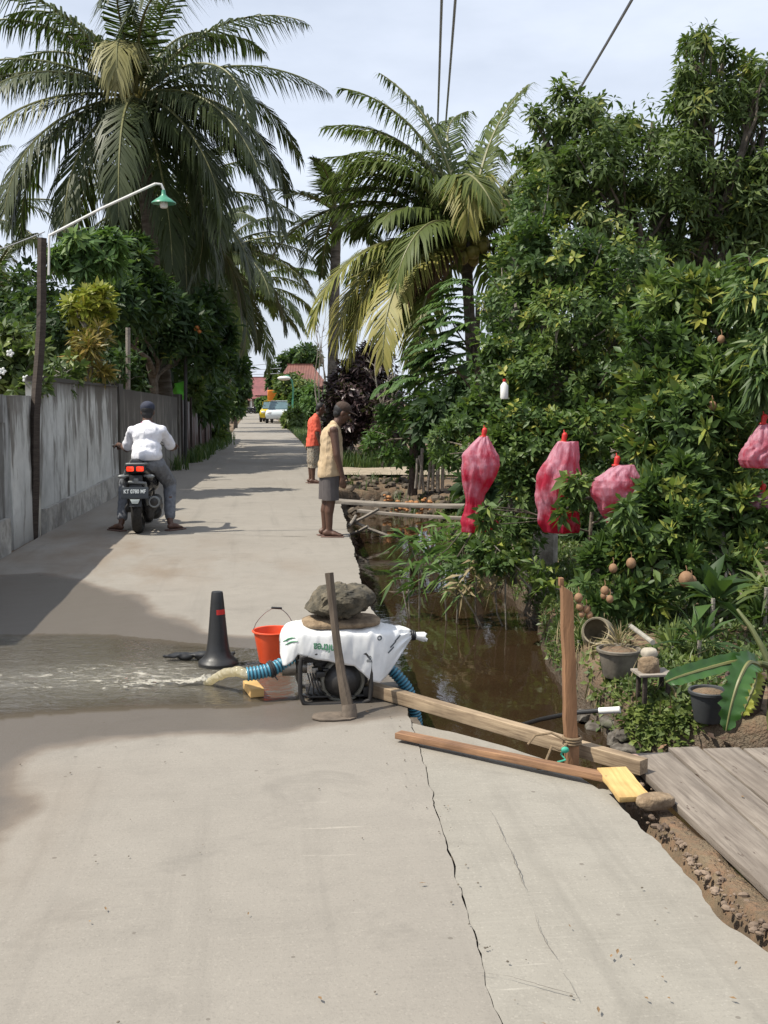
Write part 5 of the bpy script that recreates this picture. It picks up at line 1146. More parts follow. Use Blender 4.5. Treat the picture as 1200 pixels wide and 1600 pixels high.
for i in (0, 1): p_.capsule(hip[i], knee[i], .108, .085).capsule(knee[i], lerp(knee[i], ank[i], .85), .083, .064)
p_.blob('jeans', m_jeans, rd, .011, 4, lambda c, n: n * (.007 * mnoise.noise(Vector((c.x * 14, c.y * 10, c.z * 22)))))
h = MB(); h.ell(q(-.028, 0, .03), (.090, .080, .088), R).ell(q(-.05, 0, -.03), (.055, .068, .06), R); h.blob('hair', m_hair, rd, .009, 3)
MB().ell(q(-.014, 0, .058), (.106, .089, .078), R).capsule(q(-.085, 0, .03), q(-.07, 0, .0), .03, .02).blob('cap', m_navycap, rd, .008, 3)
for i in (0, 1):
    f0 = ank[i] + Vector((0, -.045, -.087)); RR = Matrix.Rotation((PI / 2 + .75, PI / 2 - .75)[i], 3, 'Z')
    MB().box(f0 + RR @ Vector((.09, 0, -.006)), (.27, .10, .015), RR).build('sandal', m_sandal, rd, True, .006)
# ================================================================ FAR DOWN THE ROAD
m_body_w = M('pale_car_paint', (.62, .68, .70), .25, .1, 6, .02); m_body_y = M('yellow_car_paint', (.62, .46, .02), .25, .15, 6, .02); m_glass = M('car_glass', (.10, .16, .18), .08, .2, 3, .0)
def car(base, label, paint, rz):
    e = empty('parked_car', base, label, 'car', 'cars parked far down the road', rz)
    sec = [(-2.0, .55, .75), (-1.9, .35, .95), (-1.0, .30, 1.02), (-.7, .30, 1.1), (.0, .30, 1.1), (1.2, .30, 1.08), (1.9, .35, 1.0), (2.0, .55, .8)]; V = []
    for x, z0, z1 in sec:
        for y, z in ((-.78, z0), (-.85, (z0 + z1) / 2), (-.76, z1), (.76, z1), (.85, (z0 + z1) / 2), (.78, z0)): V.append((x, y, z))
    n = 6; Fc = [(i * n + k_, i * n + (k_ + 1) % n, (i + 1) * n + (k_ + 1) % n, (i + 1) * n + k_) for i in range(len(sec) - 1) for k_ in range(n)] + [tuple(range(n)), tuple((len(sec) - 1) * n + k_ for k_ in range(n - 1, -1, -1))]
    MB().add(V, Fc).build('body', paint, e, True, .05)
    cab = [(-1.2, .70, 1.05), (-.6, .60, 1.58), (.9, .62, 1.62), (1.75, .70, 1.05)]; V = []
    for x, w_, z in cab: V += [(x, -w_, z), (x, w_, z)]
    V += [(-1.2, -.72, 1.03), (-1.2, .72, 1.03), (1.75, -.72, 1.03), (1.75, .72, 1.03)]
    MB().add(V, [(0, 2, 3, 1), (4, 6, 7, 5), (0, 6, 4, 2), (1, 3, 5, 7), (0, 1, 7, 6)]).build('windows', m_glass, e, False)
    MB().box((.15, 0, 1.615), (1.6, 1.22, .05)).box((-.85, -.66, 1.33), (.06, .05, .62), Matrix.Rotation(-.75, 3, 'Y')).box((.1, -.67, 1.33), (.07, .05, .55)).box((-.85, .66, 1.33), (.06, .05, .62), Matrix.Rotation(-.75, 3, 'Y')).build('roof', paint, e, True, .03)
    for x in (-1.3, 1.3):
        for y in (-.8, .8): MB().lathe((x, y, .31), [(.001, -.1), (.2, -.1), (.31, -.08), (.31, .08), (.2, .1), (.001, .1)], 20, 'Y').build('wheel', m_tyre, e)
    for y in (-.55, .55): MB().ell((-1.97, y, .78), (.06, .18, .10)).build('headlight', m_white, e)
    return e
c = P(431, 664); c.z = 0
car(P(438, 661), 'pale blue white car parked on the right side far down the road', m_body_w, PI / 2 - .15)
car(P(426, 659), 'yellow car parked in front of the pale car far down the road', m_body_y, PI / 2 - .1)
# orange banner on its pole
b = P(426, 656); Yb = b.y; k_ = Yb / F_PX; e = empty('banner', b, 'tall narrow orange banner standing above the parked cars', 'banner')
n = 20; X, Z = np.meshgrid(np.linspace(-7, 7, 10) * k_, np.linspace(13, 46, n) * k_); Y = .12 * np.sin(Z * 2) + .06 * np.sin(X * 6)
X = X + .6 * k_ * np.sin(Z * 2.2)
o = grid_mesh('flag', X, Y, Z, M('orange_banner', (.75, .24, .02), .7, .2, 3), e); m_ = o.modifiers.new('s', 'SOLIDIFY'); m_.thickness = .02
MB().tube([(7 * k_, 0, 0), (7 * k_, 0, 48 * k_)], .04, 8).build('pole', m_steel, e)
# houses
def tin(name, c):
    t = NT(name); w_ = t.n('ShaderNodeTexWave', {'Vector': t.obj(), 'Scale': 2.2}); n_ = t.noise(t.obj((1, 1, .2)), 1.2, 4)
    col = t.mix(t.gray(n_.outputs['Fac'], .35, .7), c, tuple(x * .6 for x in c)); return t.done(t.pr(Base_Color=col, Roughness=.6, Normal=t.bump(w_.outputs['Fac'], .6, .05)))
m_roof_red = tin('red_roof_tin', (.24, .075, .075)); m_roof_br = tin('brown_roof_tin', (.19, .07, .05)); m_plaster = M('pale_plaster', (.55, .52, .47), .9, .2, 1.2); m_dwood = M('dark_doorway', (.04, .032, .028), .8, .3, 2)
def house(base, label, W_, D_, hw, hr, roof_m, rz=0.0, ov=.6):
    e = empty('house', base, label, 'house', None, rz)
    MB().box((0, D_ / 2, hw / 2), (W_, D_, hw)).build('wall', m_plaster, e, False)
    a = [(-W_ / 2 - ov, -ov, hw - .1), (W_ / 2 + ov, -ov, hw - .1), (W_ / 2 + ov, D_ + ov, hw - .1), (-W_ / 2 - ov, D_ + ov, hw - .1), (-W_ / 4, D_ / 2, hw + hr), (W_ / 4, D_ / 2, hw + hr)]
    MB().add(a, [(0, 1, 5, 4), (1, 2, 5), (2, 3, 4, 5), (3, 0, 4), (3, 2, 1, 0)]).box((0, D_ / 2, hw + hr), (W_ / 2 + .2, .25, .12)).build('roof', roof_m, e, False)
    for i, x in enumerate((-W_ / 3, 0, W_ / 3)):
        d = MB().box((x, -.01, 1.05 if i == 1 else 1.5), (1.0, .12, 2.1 if i == 1 else 1.1)).build('door' if i == 1 else 'window', m_dwood, e, False)
        MB().box((x, -.05, 2.13 if i == 1 else 2.08), (1.2, .10, .10)).build('frame', m_white, d, False)
    for x in (-W_ / 2 + .1, -W_ / 6, W_ / 6, W_ / 2 - .1): MB().box((x, -1.6, hw / 2 - .2), (.14, .14, hw - .4)).build('porch_post', m_white, e, False)
    MB().add([(-W_ / 2, -1.9, hw - .55), (W_ / 2, -1.9, hw - .55), (W_ / 2, 0, hw - .15), (-W_ / 2, 0, hw - .15)], [(0, 1, 2, 3)]).build('porch_roof', roof_m, e, False).modifiers.new('s', 'SOLIDIFY').thickness = .06
    return e
b = PY(402, 640, 160); b.z = 0
house(b, 'low house with a wide red hipped roof closing the far end of the road', 7.5, 7, 2.6, 2.6, m_roof_red)
b = PY(472, 640, 96); b.z = 0
house(b, 'house with a brown red tin roof showing over the hedge on the right', 4.2, 6, 3.0, 1.9, m_roof_br, .0, .25)
b = PY(365, 645, 150); b.z = 0
house(b, 'small house with a faded red roof left of the road end', 5, 5, 2.3, 1.6, m_roof_br)
# motorbikes parked at the far end read as a dark bench and bikes
for i, (x, lb) in enumerate(((392, 'left dark motorbike parked at the far road end'), (399, 'right dark motorbike parked at the far road end'))):
    b = P(x, 646.5); b.z = 0; e = empty('parked_motorbike', b, lb, 'motorbike', 'motorbikes at the road end')
    for y in (-.6, .6): MB().torus((y, 0, .3), .24, .06, 'Y', 20, 8).build('wheel', m_tyre, e)
    MB().capsule((-.5, 0, .7), (.1, 0, .65), .12, .16).capsule((.1, 0, .6), (.5, 0, .95), .12, .08).capsule((.5, 0, .95), (.6, 0, .3), .05, .04).capsule((.45, -.3, 1.02), (.45, .3, 1.02), .03, .03).capsule((-.2, 0, .35), (.2, 0, .35), .14, .14).blob('body', m_gloss, e, .03, 2)
# ================================================================ VEGETATION
def unit(a): return a / np.maximum(np.linalg.norm(a, axis=-1, keepdims=True), 1e-9)
def rosettes(tips, axes, nl, L, Wd, spread=(45, 105), droop=.15, tip_tint=None, stem=.08, fold=.10, jit=.25):
    """leaf clusters: nl leaves round every tip; returns vertices, triangles, tint"""
    N = len(tips); M_ = N * nl
    ax = np.repeat(unit(axes), nl, 0); k = np.tile(np.arange(nl), N); ph = k * 2.39996 + np.repeat(RNG.random(N) * 6.28, nl) + RNG.normal(0, .25, M_)
    ref = np.where(np.abs(ax[:, 2:3]) < .9, np.array([[0, 0, 1.]]), np.array([[1., 0, 0]])); u = unit(np.cross(ax, ref)); w_ = np.cross(ax, u)
    th = np.radians(spread[0] + (spread[1] - spread[0]) * (1 - k / max(nl - 1, 1)) + RNG.normal(0, 10, M_))[:, None]
    pr = u * np.cos(ph)[:, None] + w_ * np.sin(ph)[:, None]; d = ax * np.cos(th) + pr * np.sin(th); d = unit(d + RNG.normal(0, jit * .4, (M_, 3)))
    nrm = unit(ax - d * (ax * d).sum(1, keepdims=True) + RNG.normal(0, jit, (M_, 3))); nrm = unit(nrm - d * (nrm * d).sum(1, keepdims=True)); r = np.cross(d, nrm)
    l = (L * RNG.uniform(.65, 1.2, M_))[:, None]; wd = l * (Wd / L) / 2 * RNG.uniform(.8, 1.2, M_)[:, None]
    b = np.repeat(tips, nl, 0) - ax * (stem * (1 - k / nl))[:, None] + d * l * .08
    c = b + d * l * .5 + nrm * l * .03; g = np.array([[0, 0, -1.]]) * l * droop
    lf = b + d * l * .48 + r * wd + nrm * wd * fold * 4 * .5 + g * .25; rt = b + d * l * .48 - r * wd + nrm * wd * fold * 4 * .5 + g * .25; t = b + d * l + g
    V = np.stack([b, lf, c + g * .25 - nrm * wd * .25, rt, t], 1).reshape(-1, 3); o = np.arange(M_)[:, None] * 5
    T = np.concatenate([o + np.array([[0, 1, 2]]), o + np.array([[1, 4, 2]]), o + np.array([[0, 2, 3]]), o + np.array([[2, 4, 3]])], 1).reshape(-1, 3)
    tt = np.repeat(tip_tint if tip_tint is not None else RNG.random(N) * .5, nl) + RNG.normal(0, .10, M_) + .06 * (k / nl); tt = np.repeat(np.clip(tt, 0, 1), 5)
    return V, T, tt
def merge(parts):
    Vs, Ts, tt, n = [], [], [], 0
    for V, T, t_ in parts: Vs.append(V); Ts.append(T + n); tt.append(t_); n += len(V)
    return np.concatenate(Vs), np.concatenate(Ts), np.concatenate(tt)
def clump_tips(c, r, n, inner=.45):
    d = unit(RNG.normal(0, 1, (n, 3))); q = inner + (1 - inner) * RNG.random(n) ** .5
    lump = 1 + .28 * vnoise(d[:, 0] * 2.5 + c[0] * 3, d[:, 2] * 2.5 + d[:, 1] * 1.7, 1, int(abs(c[2] * 97)) % 50)
    p = np.asarray(c)[None] + d * np.asarray(r)[None] * (q * lump)[:, None]
    m = max(3, n // 11); sub = RNG.integers(0, n, m); own = sub[RNG.integers(0, m, n)]; rr = float(np.mean(r))
    p2 = p[own] + RNG.normal(0, 1, (n, 3)) * np.asarray(r)[None] * .15 + np.array([[0, 0, .05 * rr]]); f = (RNG.random(n) < .78)[:, None]
    p = np.where(f, p2, p); d = np.where(f, unit(d[own] + .8 * unit(p2 - p[own] + 1e-6)), d); q = np.where(f[:, 0], np.linalg.norm((p - np.asarray(c)[None]) / np.asarray(r)[None], axis=1), q)
    return p, unit(d * .8 + np.array([[0, 0, .55]]) + RNG.normal(0, .35, (n, 3))), q
m_bark = stone_mat('bark', (.085, .068, .05), (.16, .135, .105), (.045, .036, .028), 10)
m_palebark = stone_mat('pale_bark', (.20, .18, .145), (.30, .275, .23), (.12, .10, .08), 12)
m_palmbark = M('palm_bark', (.20, .175, .145), .9, .5, 3, .6, c2=(.085, .07, .055), stretch=(1, 1, 5), dist=.012)
lm_dark = leafmat('dark_leaf', [(0, (.052, .084, .028)), (.45, (.096, .142, .042)), (.75, (.175, .225, .058)), (.92, (.25, .27, .06)), (1, (.34, .34, .08))], .50, .32, .25)
lm_gloss = leafmat('glossy_leaf', [(0, (.048, .088, .028)), (.45, (.092, .152, .044)), (.75, (.180, .245, .058)), (.92, (.27, .30, .060)), (1, (.38, .38, .075))], .46, .32, .28)
lm_light = leafmat('light_leaf', [(0, (.055, .085, .028)), (.5, (.10, .145, .045)), (1, (.22, .27, .07))], .46, .3, .4)
lm_deep = leafmat('deep_leaf', [(0, (.024, .046, .019)), (.5, (.042, .080, .028)), (.85, (.08, .145, .04)), (1, (.18, .23, .055))], .52, .28, .25)  # darkest of the green leaf colours
lm_yel = leafmat('yellow_leaf', [(0, (.16, .22, .035)), (.5, (.34, .35, .05)), (1, (.52, .46, .08))], .4, .3)
lm_oran = leafmat('orange_leaf', [(0, (.10, .12, .03)), (.5, (.28, .20, .04)), (1, (.42, .27, .06))], .45, .25)
lm_purp = leafmat('purple_leaf', [(0, (.034, .020, .020)), (.6, (.075, .042, .044)), (1, (.13, .09, .095))], .42, .12)
lm_fern = leafmat('fern_leaf', [(0, (.05, .10, .032)), (.6, (.10, .185, .05)), (1, (.19, .29, .065))], .5, .35, .3)
lm_palm = leafmat('palm_leaf', [(0, (.040, .054, .022)), (.5, (.066, .084, .032)), (.8, (.13, .145, .05)), (1, (.28, .26, .11))], .46, .18, .25)
lm_palm2 = leafmat('palm_leaf_light', [(0, (.055, .080, .022)), (.5, (.10, .130, .032)), (.8, (.20, .21, .05)), (1, (.34, .30, .085))], .48, .28, .22)
lm_dead = leafmat('dead_frond', [(0, (.12, .065, .035)), (1, (.26, .155, .085))], .8, .1)
lm_grass = leafmat('grass_blade', [(0, (.035, .075, .018)), (.6, (.07, .13, .03)), (1, (.17, .20, .06))], .5, .3)
lm_straw = leafmat('straw', [(0, (.16, .12, .06)), (1, (.38, .31, .17))], .8, .15)
m_fruit = M('brown_fruit', (.30, .17, .09), .75, .3, 22, .3); m_coco = M('green_coconut', (.34, .27, .065), .5, .3, 6, .2, c2=(.20, .19, .05)); m_flower = M('white_flower', (.75, .76, .72), .6, .1, 20)
def branch(mb, a, b, r0, r1, seed, n=7, bend=.12):
    a, b = Vector(a), Vector(b); L = (b - a).length; pts = []
    for i in range(n + 1):
        u = i / n; o = Vector((mnoise.noise(Vector((u * 2, seed, 0))), mnoise.noise(Vector((u * 2, seed, 5))), mnoise.noise(Vector((u * 2, seed, 9))) * .5)) * bend * L * math.sin(PI * u)
        pts.append(a.lerp(b, u) + o)
    mb.tube(pts, [r0 + (r1 - r0) * i / n for i in range(n + 1)], 7); return pts
def tree(name, label, base, clumps, leaf, mat, bark=m_bark, r=.10, group=None, fork=None, fruit=None, cat='tree', young=.12, density=1.0, twigs=5, parts=('trunk', 'crown'), tint_patch=.18, inner=.4):
    """clumps: (px, py, distance, half width px, half height px, number of leaf clusters); leaf: dict for rosettes"""
    base = Vector(base); e = empty(name, base, label, cat, group); prt = []; mb = MB()
    fork = Vector(fork) if fork is not None else base + Vector((0, 0, .9))
    if r > 0: branch(mb, base - Vector((0, 0, .15)), fork, r * 1.15, r * .8, base.x, 8, .05)
    for i, (cx, cy, Y, rx, ry, n) in enumerate(clumps):
        c = PY(cx, cy, Y); k = Y / F_PX; rad = (rx * k, (rx + ry) * .5 * k, ry * k); n = int(n * density)
        tips, ax, q = clump_tips(c, rad, n, inner)
        if c.z - ry * k < .05: 
            keep = tips[:, 2] > .03; tips, ax, q = tips[keep], ax[keep], q[keep]
        tint = .22 + RNG.uniform(-.13, .17) + .20 * RNG.random(len(tips)) + tint_patch * vnoise(tips[:, 0], tips[:, 2], 2.2, i + 3); tint = np.where((RNG.random(len(tips)) < young) & (q > .75), .72 + .28 * RNG.random(len(tips)), tint)  # noise varies the leaf tint in patches over each clump
        V, T, tt = rosettes(tips, ax, leaf['n'], leaf['L'] * RNG.uniform(.82, 1.2), leaf['W'] * RNG.uniform(.85, 1.2), leaf.get('spread', (40, 105)), leaf.get('droop', .15), tint, leaf.get('stem', .06)); prt.append((V, T, tt))
        if r > 0:
            p = branch(mb, fork + Vector((0, 0, random.uniform(-.3, .15))), c, r * .5, r * .14, i * 3.7 + base.x, 7, .15)
            for t_ in range(twigs):
                j = RNG.integers(0, max(1, len(tips))); 
                if len(tips): branch(mb, p[random.randint(3, 6)], tips[j], r * .15, .005, i + t_ * 1.3, 5, .12)
    V, T, tt = merge(prt); b_ = np.array(base)[None]
    tris(parts[1], V - b_, T, mat, e, tt)
    if r > 0:
        o = mb.build(parts[0], bark, None); o.data.transform(Matrix.Translation(-base)); o.parent = e
    for f in (fruit or []):
        p = PY(*f[:3]) - base; s = f[3] * f[2] / F_PX
        fo = MB().ell((0, 0, 0), (s, s, s * 1.15)).tube([(0, 0, s), (.004, 0, s + .02), (.0, .01, s + .045)], .003, 5).build('fruit', m_fruit, e); fo.location = p
    return e
# ---------------------------------------------------------------- palms
def frond_mesh(az, el0, L, droop, nl=52, ll=.75, wd=.045, hang=.55, base=(0, 0, 0), tint=.3, roll=0.0, taper=1.0):
    """one pinnate leaf: returns rachis points and radii and the leaflets' V, T, tint"""
    n = 26; p = np.array(base, float); P_ = [p.copy()]; D_ = []
    for i in range(n):
        u = (i + .5) / n; el = math.radians(el0 - droop * u ** 1.25); a = math.radians(az + roll * u * u * 25)
        d = np.array([math.cos(a) * math.cos(el), math.sin(a) * math.cos(el), math.sin(el)]); D_.append(d); p = p + d * L / n; P_.append(p.copy())
    P_ = np.array(P_); D_ = np.array(D_ + [D_[-1]])
    s = np.linspace(.10, .995, nl); s = np.repeat(s, 2); side = np.tile([1., -1.], nl); m = len(s); s = s + RNG.normal(0, .004, m)
    x = np.clip(s * n, 0, n - .001); i = x.astype(int); f = (x - i)[:, None]; b = P_[i] * (1 - f) + P_[i + 1] * f; t = unit(D_[i] * (1 - f) + D_[np.minimum(i + 1, n)] * f)
    hz = unit(np.cross(t, np.array([[0, 0, 1.]]) + t * 0)); hz = np.where(np.linalg.norm(np.cross(t, np.array([[0, 0, 1.]])), axis=1, keepdims=True) < .12, np.array([[math.sin(math.radians(az)), -math.cos(math.radians(az)), 0.]]), hz)
    up = unit(np.cross(hz, t)); ang = np.radians(32 + 34 * (1 - s) + RNG.normal(0, 4, m))[:, None]
    d = t * np.cos(ang) + (hz * side[:, None] * .92 + up * .30) * np.sin(ang); d = unit(d + RNG.normal(0, .05, (m, 3)))
    l = (ll * (np.minimum(1, .45 + 2.2 * s) * np.minimum(1, .30 + 1.5 * (1 - s) ** .8)) * RNG.uniform(.85, 1.1, m))[:, None]
    g = np.array([[0, 0, -1.]]); mid = b + d * l * .5 + g * l * hang * .16; d2 = unit(d + g * hang * (1.0 + RNG.random((m, 1)) * .8)); tip = mid + d2 * l * .55
    wv = unit(np.cross(d, up)) * (wd / 2); wv2 = wv * .85
    V = np.stack([b + wv * .6, b - wv * .6, mid + wv2, mid - wv2, tip], 1).reshape(-1, 3); o = np.arange(m)[:, None] * 5
    T = np.concatenate([o + np.array([[0, 1, 3]]), o + np.array([[0, 3, 2]]), o + np.array([[2, 3, 4]])], 1).reshape(-1, 3)
    tt = np.repeat(np.clip(tint + RNG.normal(0, .07, m) + .10 * s, 0, 1), 5)
    hz2 = unit(np.cross(D_, np.array([[0, 0, 1.]])) + np.array([[1e-4, 0, 0]])) * np.linspace(.045, .008, n + 1)[:, None]; k0 = len(V)
    V = np.concatenate([V, np.stack([P_ + hz2, P_ - hz2], 1).reshape(-1, 3)]); q = k0 + 2 * np.arange(n)[:, None]
    T = np.concatenate([T, q + np.array([[0, 1, 3]]), q + np.array([[0, 3, 2]])]); tt = np.concatenate([tt, np.full(2 * n + 2, tint)])
    return P_, V, T, tt
m_rachis = M('leaf_rib', (.17, .17, .06), .5, .3, 6)
def palm(label, base, crown, n, L, el=(85, -45), droop=(55, 85), ll=.75, wd=.05, mat=lm_palm, trunk_r=.15, extra=(), dead=(), coco=0, group=None, name='coconut_palm', nl=52, hang=.55, bend=None, seed=0, tint=(.15, .4), skip=None, roll=1):
    base, crown = Vector(base), Vector(crown); e = empty(name, base, label, 'palm tree', group); c = crown - base; rs = np.random.default_rng(seed)
    mb = MB(); m = 46; pts, rad = [], []
    for i in range(m + 1):
        u = i / m; q = Vector((0, 0, 0)).lerp(c, u); q += (Vector(bend) if bend else Vector((0, 0, 0))) * math.sin(PI * u); pts.append(q + (Vector((0, 0, -.2)) if i == 0 else Vector()))
        rad.append(trunk_r * (1.35 - .55 * min(1, u * 4) if u < .25 else .8 + .05 * (1 - u)) * (1 + .045 * (i % 2)))
    mb.tube(pts, rad, 12).build('trunk', m_palmbark, e, sharp=60)
    sh = MB()
    for i in range(9):
        a = i * 2.4; sh.capsule(c + Vector((.05 * math.cos(a), .05 * math.sin(a), -.35)), c + Vector((.16 * math.cos(a), .16 * math.sin(a), .12)), .09, .04)
    sh.blob('crown_shaft', m_palmbark, e, .04, 2)
    spec = []
    for i in range(n):
        u = i / max(n - 1, 1); az = (i * 137.5 + seed * 40 + rs.normal(0, 9)) % 360; e0 = el[0] + (el[1] - el[0]) * u ** 1.0 + rs.normal(0, 5)
        if skip and skip(az, e0): continue
        spec.append((az, e0, L * (.72 + .32 * min(1, u * 3)) * rs.uniform(.92, 1.06), droop[0] + (droop[1] - droop[0]) * rs.random(), mat, tint[0] + (tint[1] - tint[0]) * rs.random()))
    spec += [(*s[:4], mat, s[4] if len(s) > 4 else .3) for s in extra] + [(*s[:4], lm_dead, .5) for s in dead]
    for az, e0, LL, dr, mt, tn in spec:
        dead_ = mt is lm_dead
        R, V, T, tt = frond_mesh(az, e0, LL, dr, nl, ll, wd, 1.6 if dead_ else hang, tuple(c + Vector((.10 * math.cos(math.radians(az)), .10 * math.sin(math.radians(az)), .05))), tn, rs.normal(0, 1) * roll)
        f = tris('frond_leaves', V, T, mt, e, tt); nR = len(R)
        MB().tube([Vector(p) for p in R], [.045 * (1 - .93 * i / nR) + .004 for i in range(nR)], 6).build('rib', m_rachis if not dead_ else m_bark, f)
    for i in range(coco):
        a = i * 2.39; o = Vector((math.cos(a) * (.16 + .07 * (i % 3)), -.26 + .5 * math.sin(a) * (.18 + .06 * (i % 3)), .12 - .10 * (i % 4)))
        MB().ell((0, 0, 0), (.105, .105, .125), Matrix.Rotation(.4, 3, 'X'), 14, 10).build('coconut', m_coco, e).location = c + o
    return e
gz = lambda p: Vector((p.x, p.y, 0))
YA = 29.0; cA = PY(214, 156, YA)
palm('tall dark coconut palm on the left towering over the lamp arm', gz(PY(268, 700, YA)), cA, 27, 5.1, (84, -46), (62, 95), 1.15, .064, lm_palm, .22, coco=9, seed=3, hang=1.4, nl=74, tint=(.05, .45),
     extra=[(8, 26, 4.9, 94, .62), (-22, 6, 4.7, 82, .35), (186, 24, 5.2, 74, .4), (200, 2, 5.0, 66, .75), (262, 62, 3.7, 165, 1.0), (302, -14, 5.0, 72, .25), (322, -22, 5.2, 64, .15), (340, -10, 5.0, 78, .2), (345, 54, 5.0, 78, .3), (160, 54, 5.2, 64, .3), (30, 62, 4.8, 78, .3), (214, -14, 5.2, 64, .2), (232, -30, 4.9, 56, .15), (296, -48, 4.9, 40, .1), (318, -44, 5.3, 42, .1)])
palm('second dark coconut palm just behind the tall left one', gz(PY(300, 700, 35)), PY(268, 318, 35), 24, 4.2, (70, -58), (60, 92), 1.0, .075, lm_palm, .18, group='coconut palms along the left side', seed=5, hang=1.4, nl=66, tint=(.05, .3))
palm('coconut palm leaning over the road from the left fence', gz(PY(330, 680, 43)), PY(338, 398, 43), 24, 4.3, (75, -52), (55, 88), .95, .08, lm_palm, .16, group='coconut palms along the left side', seed=8, hang=1.3, nl=62, tint=(.05, .4), extra=[(0, 25, 4.9, 85, .7), (-15, 5, 4.6, 70, .6), (15, 40, 4.8, 90, .6)])
palm('coconut palm farthest down the left side, fronds over the road gap', gz(PY(352, 668, 58)), PY(366, 455, 58), 22, 4.6, (75, -40), (55, 85), 1.05, .10, lm_palm2, .16, group='coconut palms along the left side', seed=12, hang=1.2, nl=56, extra=[(0, 15, 5.0, 75, .6), (10, 35, 4.6, 85, .7), (-10, -5, 4.6, 60, .5)])
palm('coconut palm cut by the left picture edge, fronds showing left of the lamp post', gz(PY(-70, 720, 36)), PY(-60, 350, 36), 18, 4.2, (75, -40), (55, 80), .8, .055, lm_palm, .15, seed=15, hang=1.1, nl=64)
palm('low dark palm at the left picture edge behind the flowering shrub', gz(PY(-25, 720, 30)), PY(-15, 450, 30), 16, 3.2, (70, -40), (60, 90), .6, .05, lm_palm, .12, seed=19, hang=1.3, nl=60)
YB = 20.0; cB = PY(728, 392, YB)
palm('coconut palm with a bunch of yellowing nuts between the road and the dark tree', gz(PY(748, 720, YB)), cB, 0, 3.7, trunk_r=.125, mat=lm_palm2, coco=15, seed=2, hang=.95, ll=.86, wd=.056, nl=74, roll=1.2,
     extra=[(z, q, l * (.78 if 135 <= z <= 210 and q > 18 and q < 80 else .88 if 180 <= z <= 210 else 1), d, tn) for z, q, l, d, tn in [(140, 86, 3.9, 52, .25), (42, 83, 3.7, 44, .35), (165, 84, 4.0, 70, .3), (110, 80, 3.9, 60, .2), (125, 66, 3.8, 75, .2), (85, 58, 3.6, 80, .15), (155, 44, 3.6, 80, .2), (60, 74, 3.7, 70, .25), (20, 50, 3.4, 90, .25), (180, 64, 3.8, 84, .3), (205, 48, 2.8, 90, .3), (350, 72, 3.6, 86, .3), (145, 26, 3.4, 80, .15),  (190, 78, 3.8, 92, .35), (150, 80, 3.9, 86, .45), (178, 76, 3.8, 100, .45), (130, 74, 3.9, 70, .3), (200, 66, 3.6, 78, .35), (170, 58, 3.7, 84, .3), (170, 44, 2.9, 80, .25), (162, 50, 3.6, 80, .2), (25, 66, 3.6, 90, .3), (-12, 56, 3.5, 100, .3), (45, 60, 3.5, 90, .25), (268, 76, 3.2, 172, .85), (296, 66, 2.6, 168, .98), (250, 62, 3.3, 130, .45), (332, 45, 3.2, 105, .3), (0, 22, 3.2, 90, .3), (-28, -2, 2.9, 70, .35), (192, 6, 3.9, 96, .9), (203, 2, 3.7, 92, .85), (222, -4, 3.7, 80, .9), (185, -8, 3.6, 80, .8), (198, 14, 4.2, 92, .75), (192, 20, 2.5, 80, .5), (160, 24, 2.7, 80, .3), (340, -2, 2.7, 75, .95), (312, -26, 2.7, 56, .4), (100, 24, 3.4, 90, .15), (60, 12, 3.2, 90, .15), (222, -30, 3.0, 52, .6), (140, 10, 3.2, 80, .15), (240, 30, 3.0, 110, .4)]],  # last value: high tint paints sunlit fronds paler, low tint darkens unlit ones
     dead=[(206, 4, 2.0, 118), (196, -4, 1.9, 100), (214, -6, 1.7, 100)])
palm('slim green stemmed palm with short stiff fronds beside the far coconut palm', gz(PY(516, 690, 31)), PY(526, 330, 31), 17, 2.15, (78, -42), (30, 55), .62, .075, lm_palm, .17, name='palm', seed=23, nl=30, hang=.45, tint=(.3, .6))
# ---------------------------------------------------------------- the wall of trees on the right
LG = dict(n=10, L=.115, W=.040, spread=(35, 100), droop=.10, stem=.05)
LD = dict(n=9, L=.135, W=.036, spread=(50, 125), droop=.30, stem=.08)
LS = dict(n=9, L=.085, W=.036, spread=(40, 110), droop=.15, stem=.07)
tree('mango_tree', 'tallest dark leafy tree at the upper right, its top shoot standing free against the sky', gz(PY(1075, 800, 12.5)),
     [(1088, 62, 12, 34, 34, 45), (1082, 110, 12, 36, 46, 75), (1130, 100, 12.2, 30, 44, 50), (1110, 170, 12, 66, 60, 150), (1165, 140, 12.4, 42, 50, 80), (1195, 200, 12, 60, 84, 190), (1195, 130, 11.8, 30, 44, 50), (1205, 310, 11.8, 50, 80, 170), (1130, 270, 12, 80, 50, 130), (1020, 190, 12.4, 62, 44, 120), (950, 185, 12.4, 66, 46, 130), (895, 175, 12.6, 46, 42, 85), (850, 215, 12.6, 50, 46, 100), (930, 255, 12, 96, 56, 230), (1050, 270, 12, 100, 60, 260), (1160, 300, 12, 80, 70, 220), (880, 290, 12.2, 70, 54, 150), (1000, 350, 12, 110, 56, 230), (1130, 390, 12, 90, 60, 190)],
     LD, lm_dark, m_bark, .16, fork=PY(1070, 520, 12.5), young=.09, twigs=7)
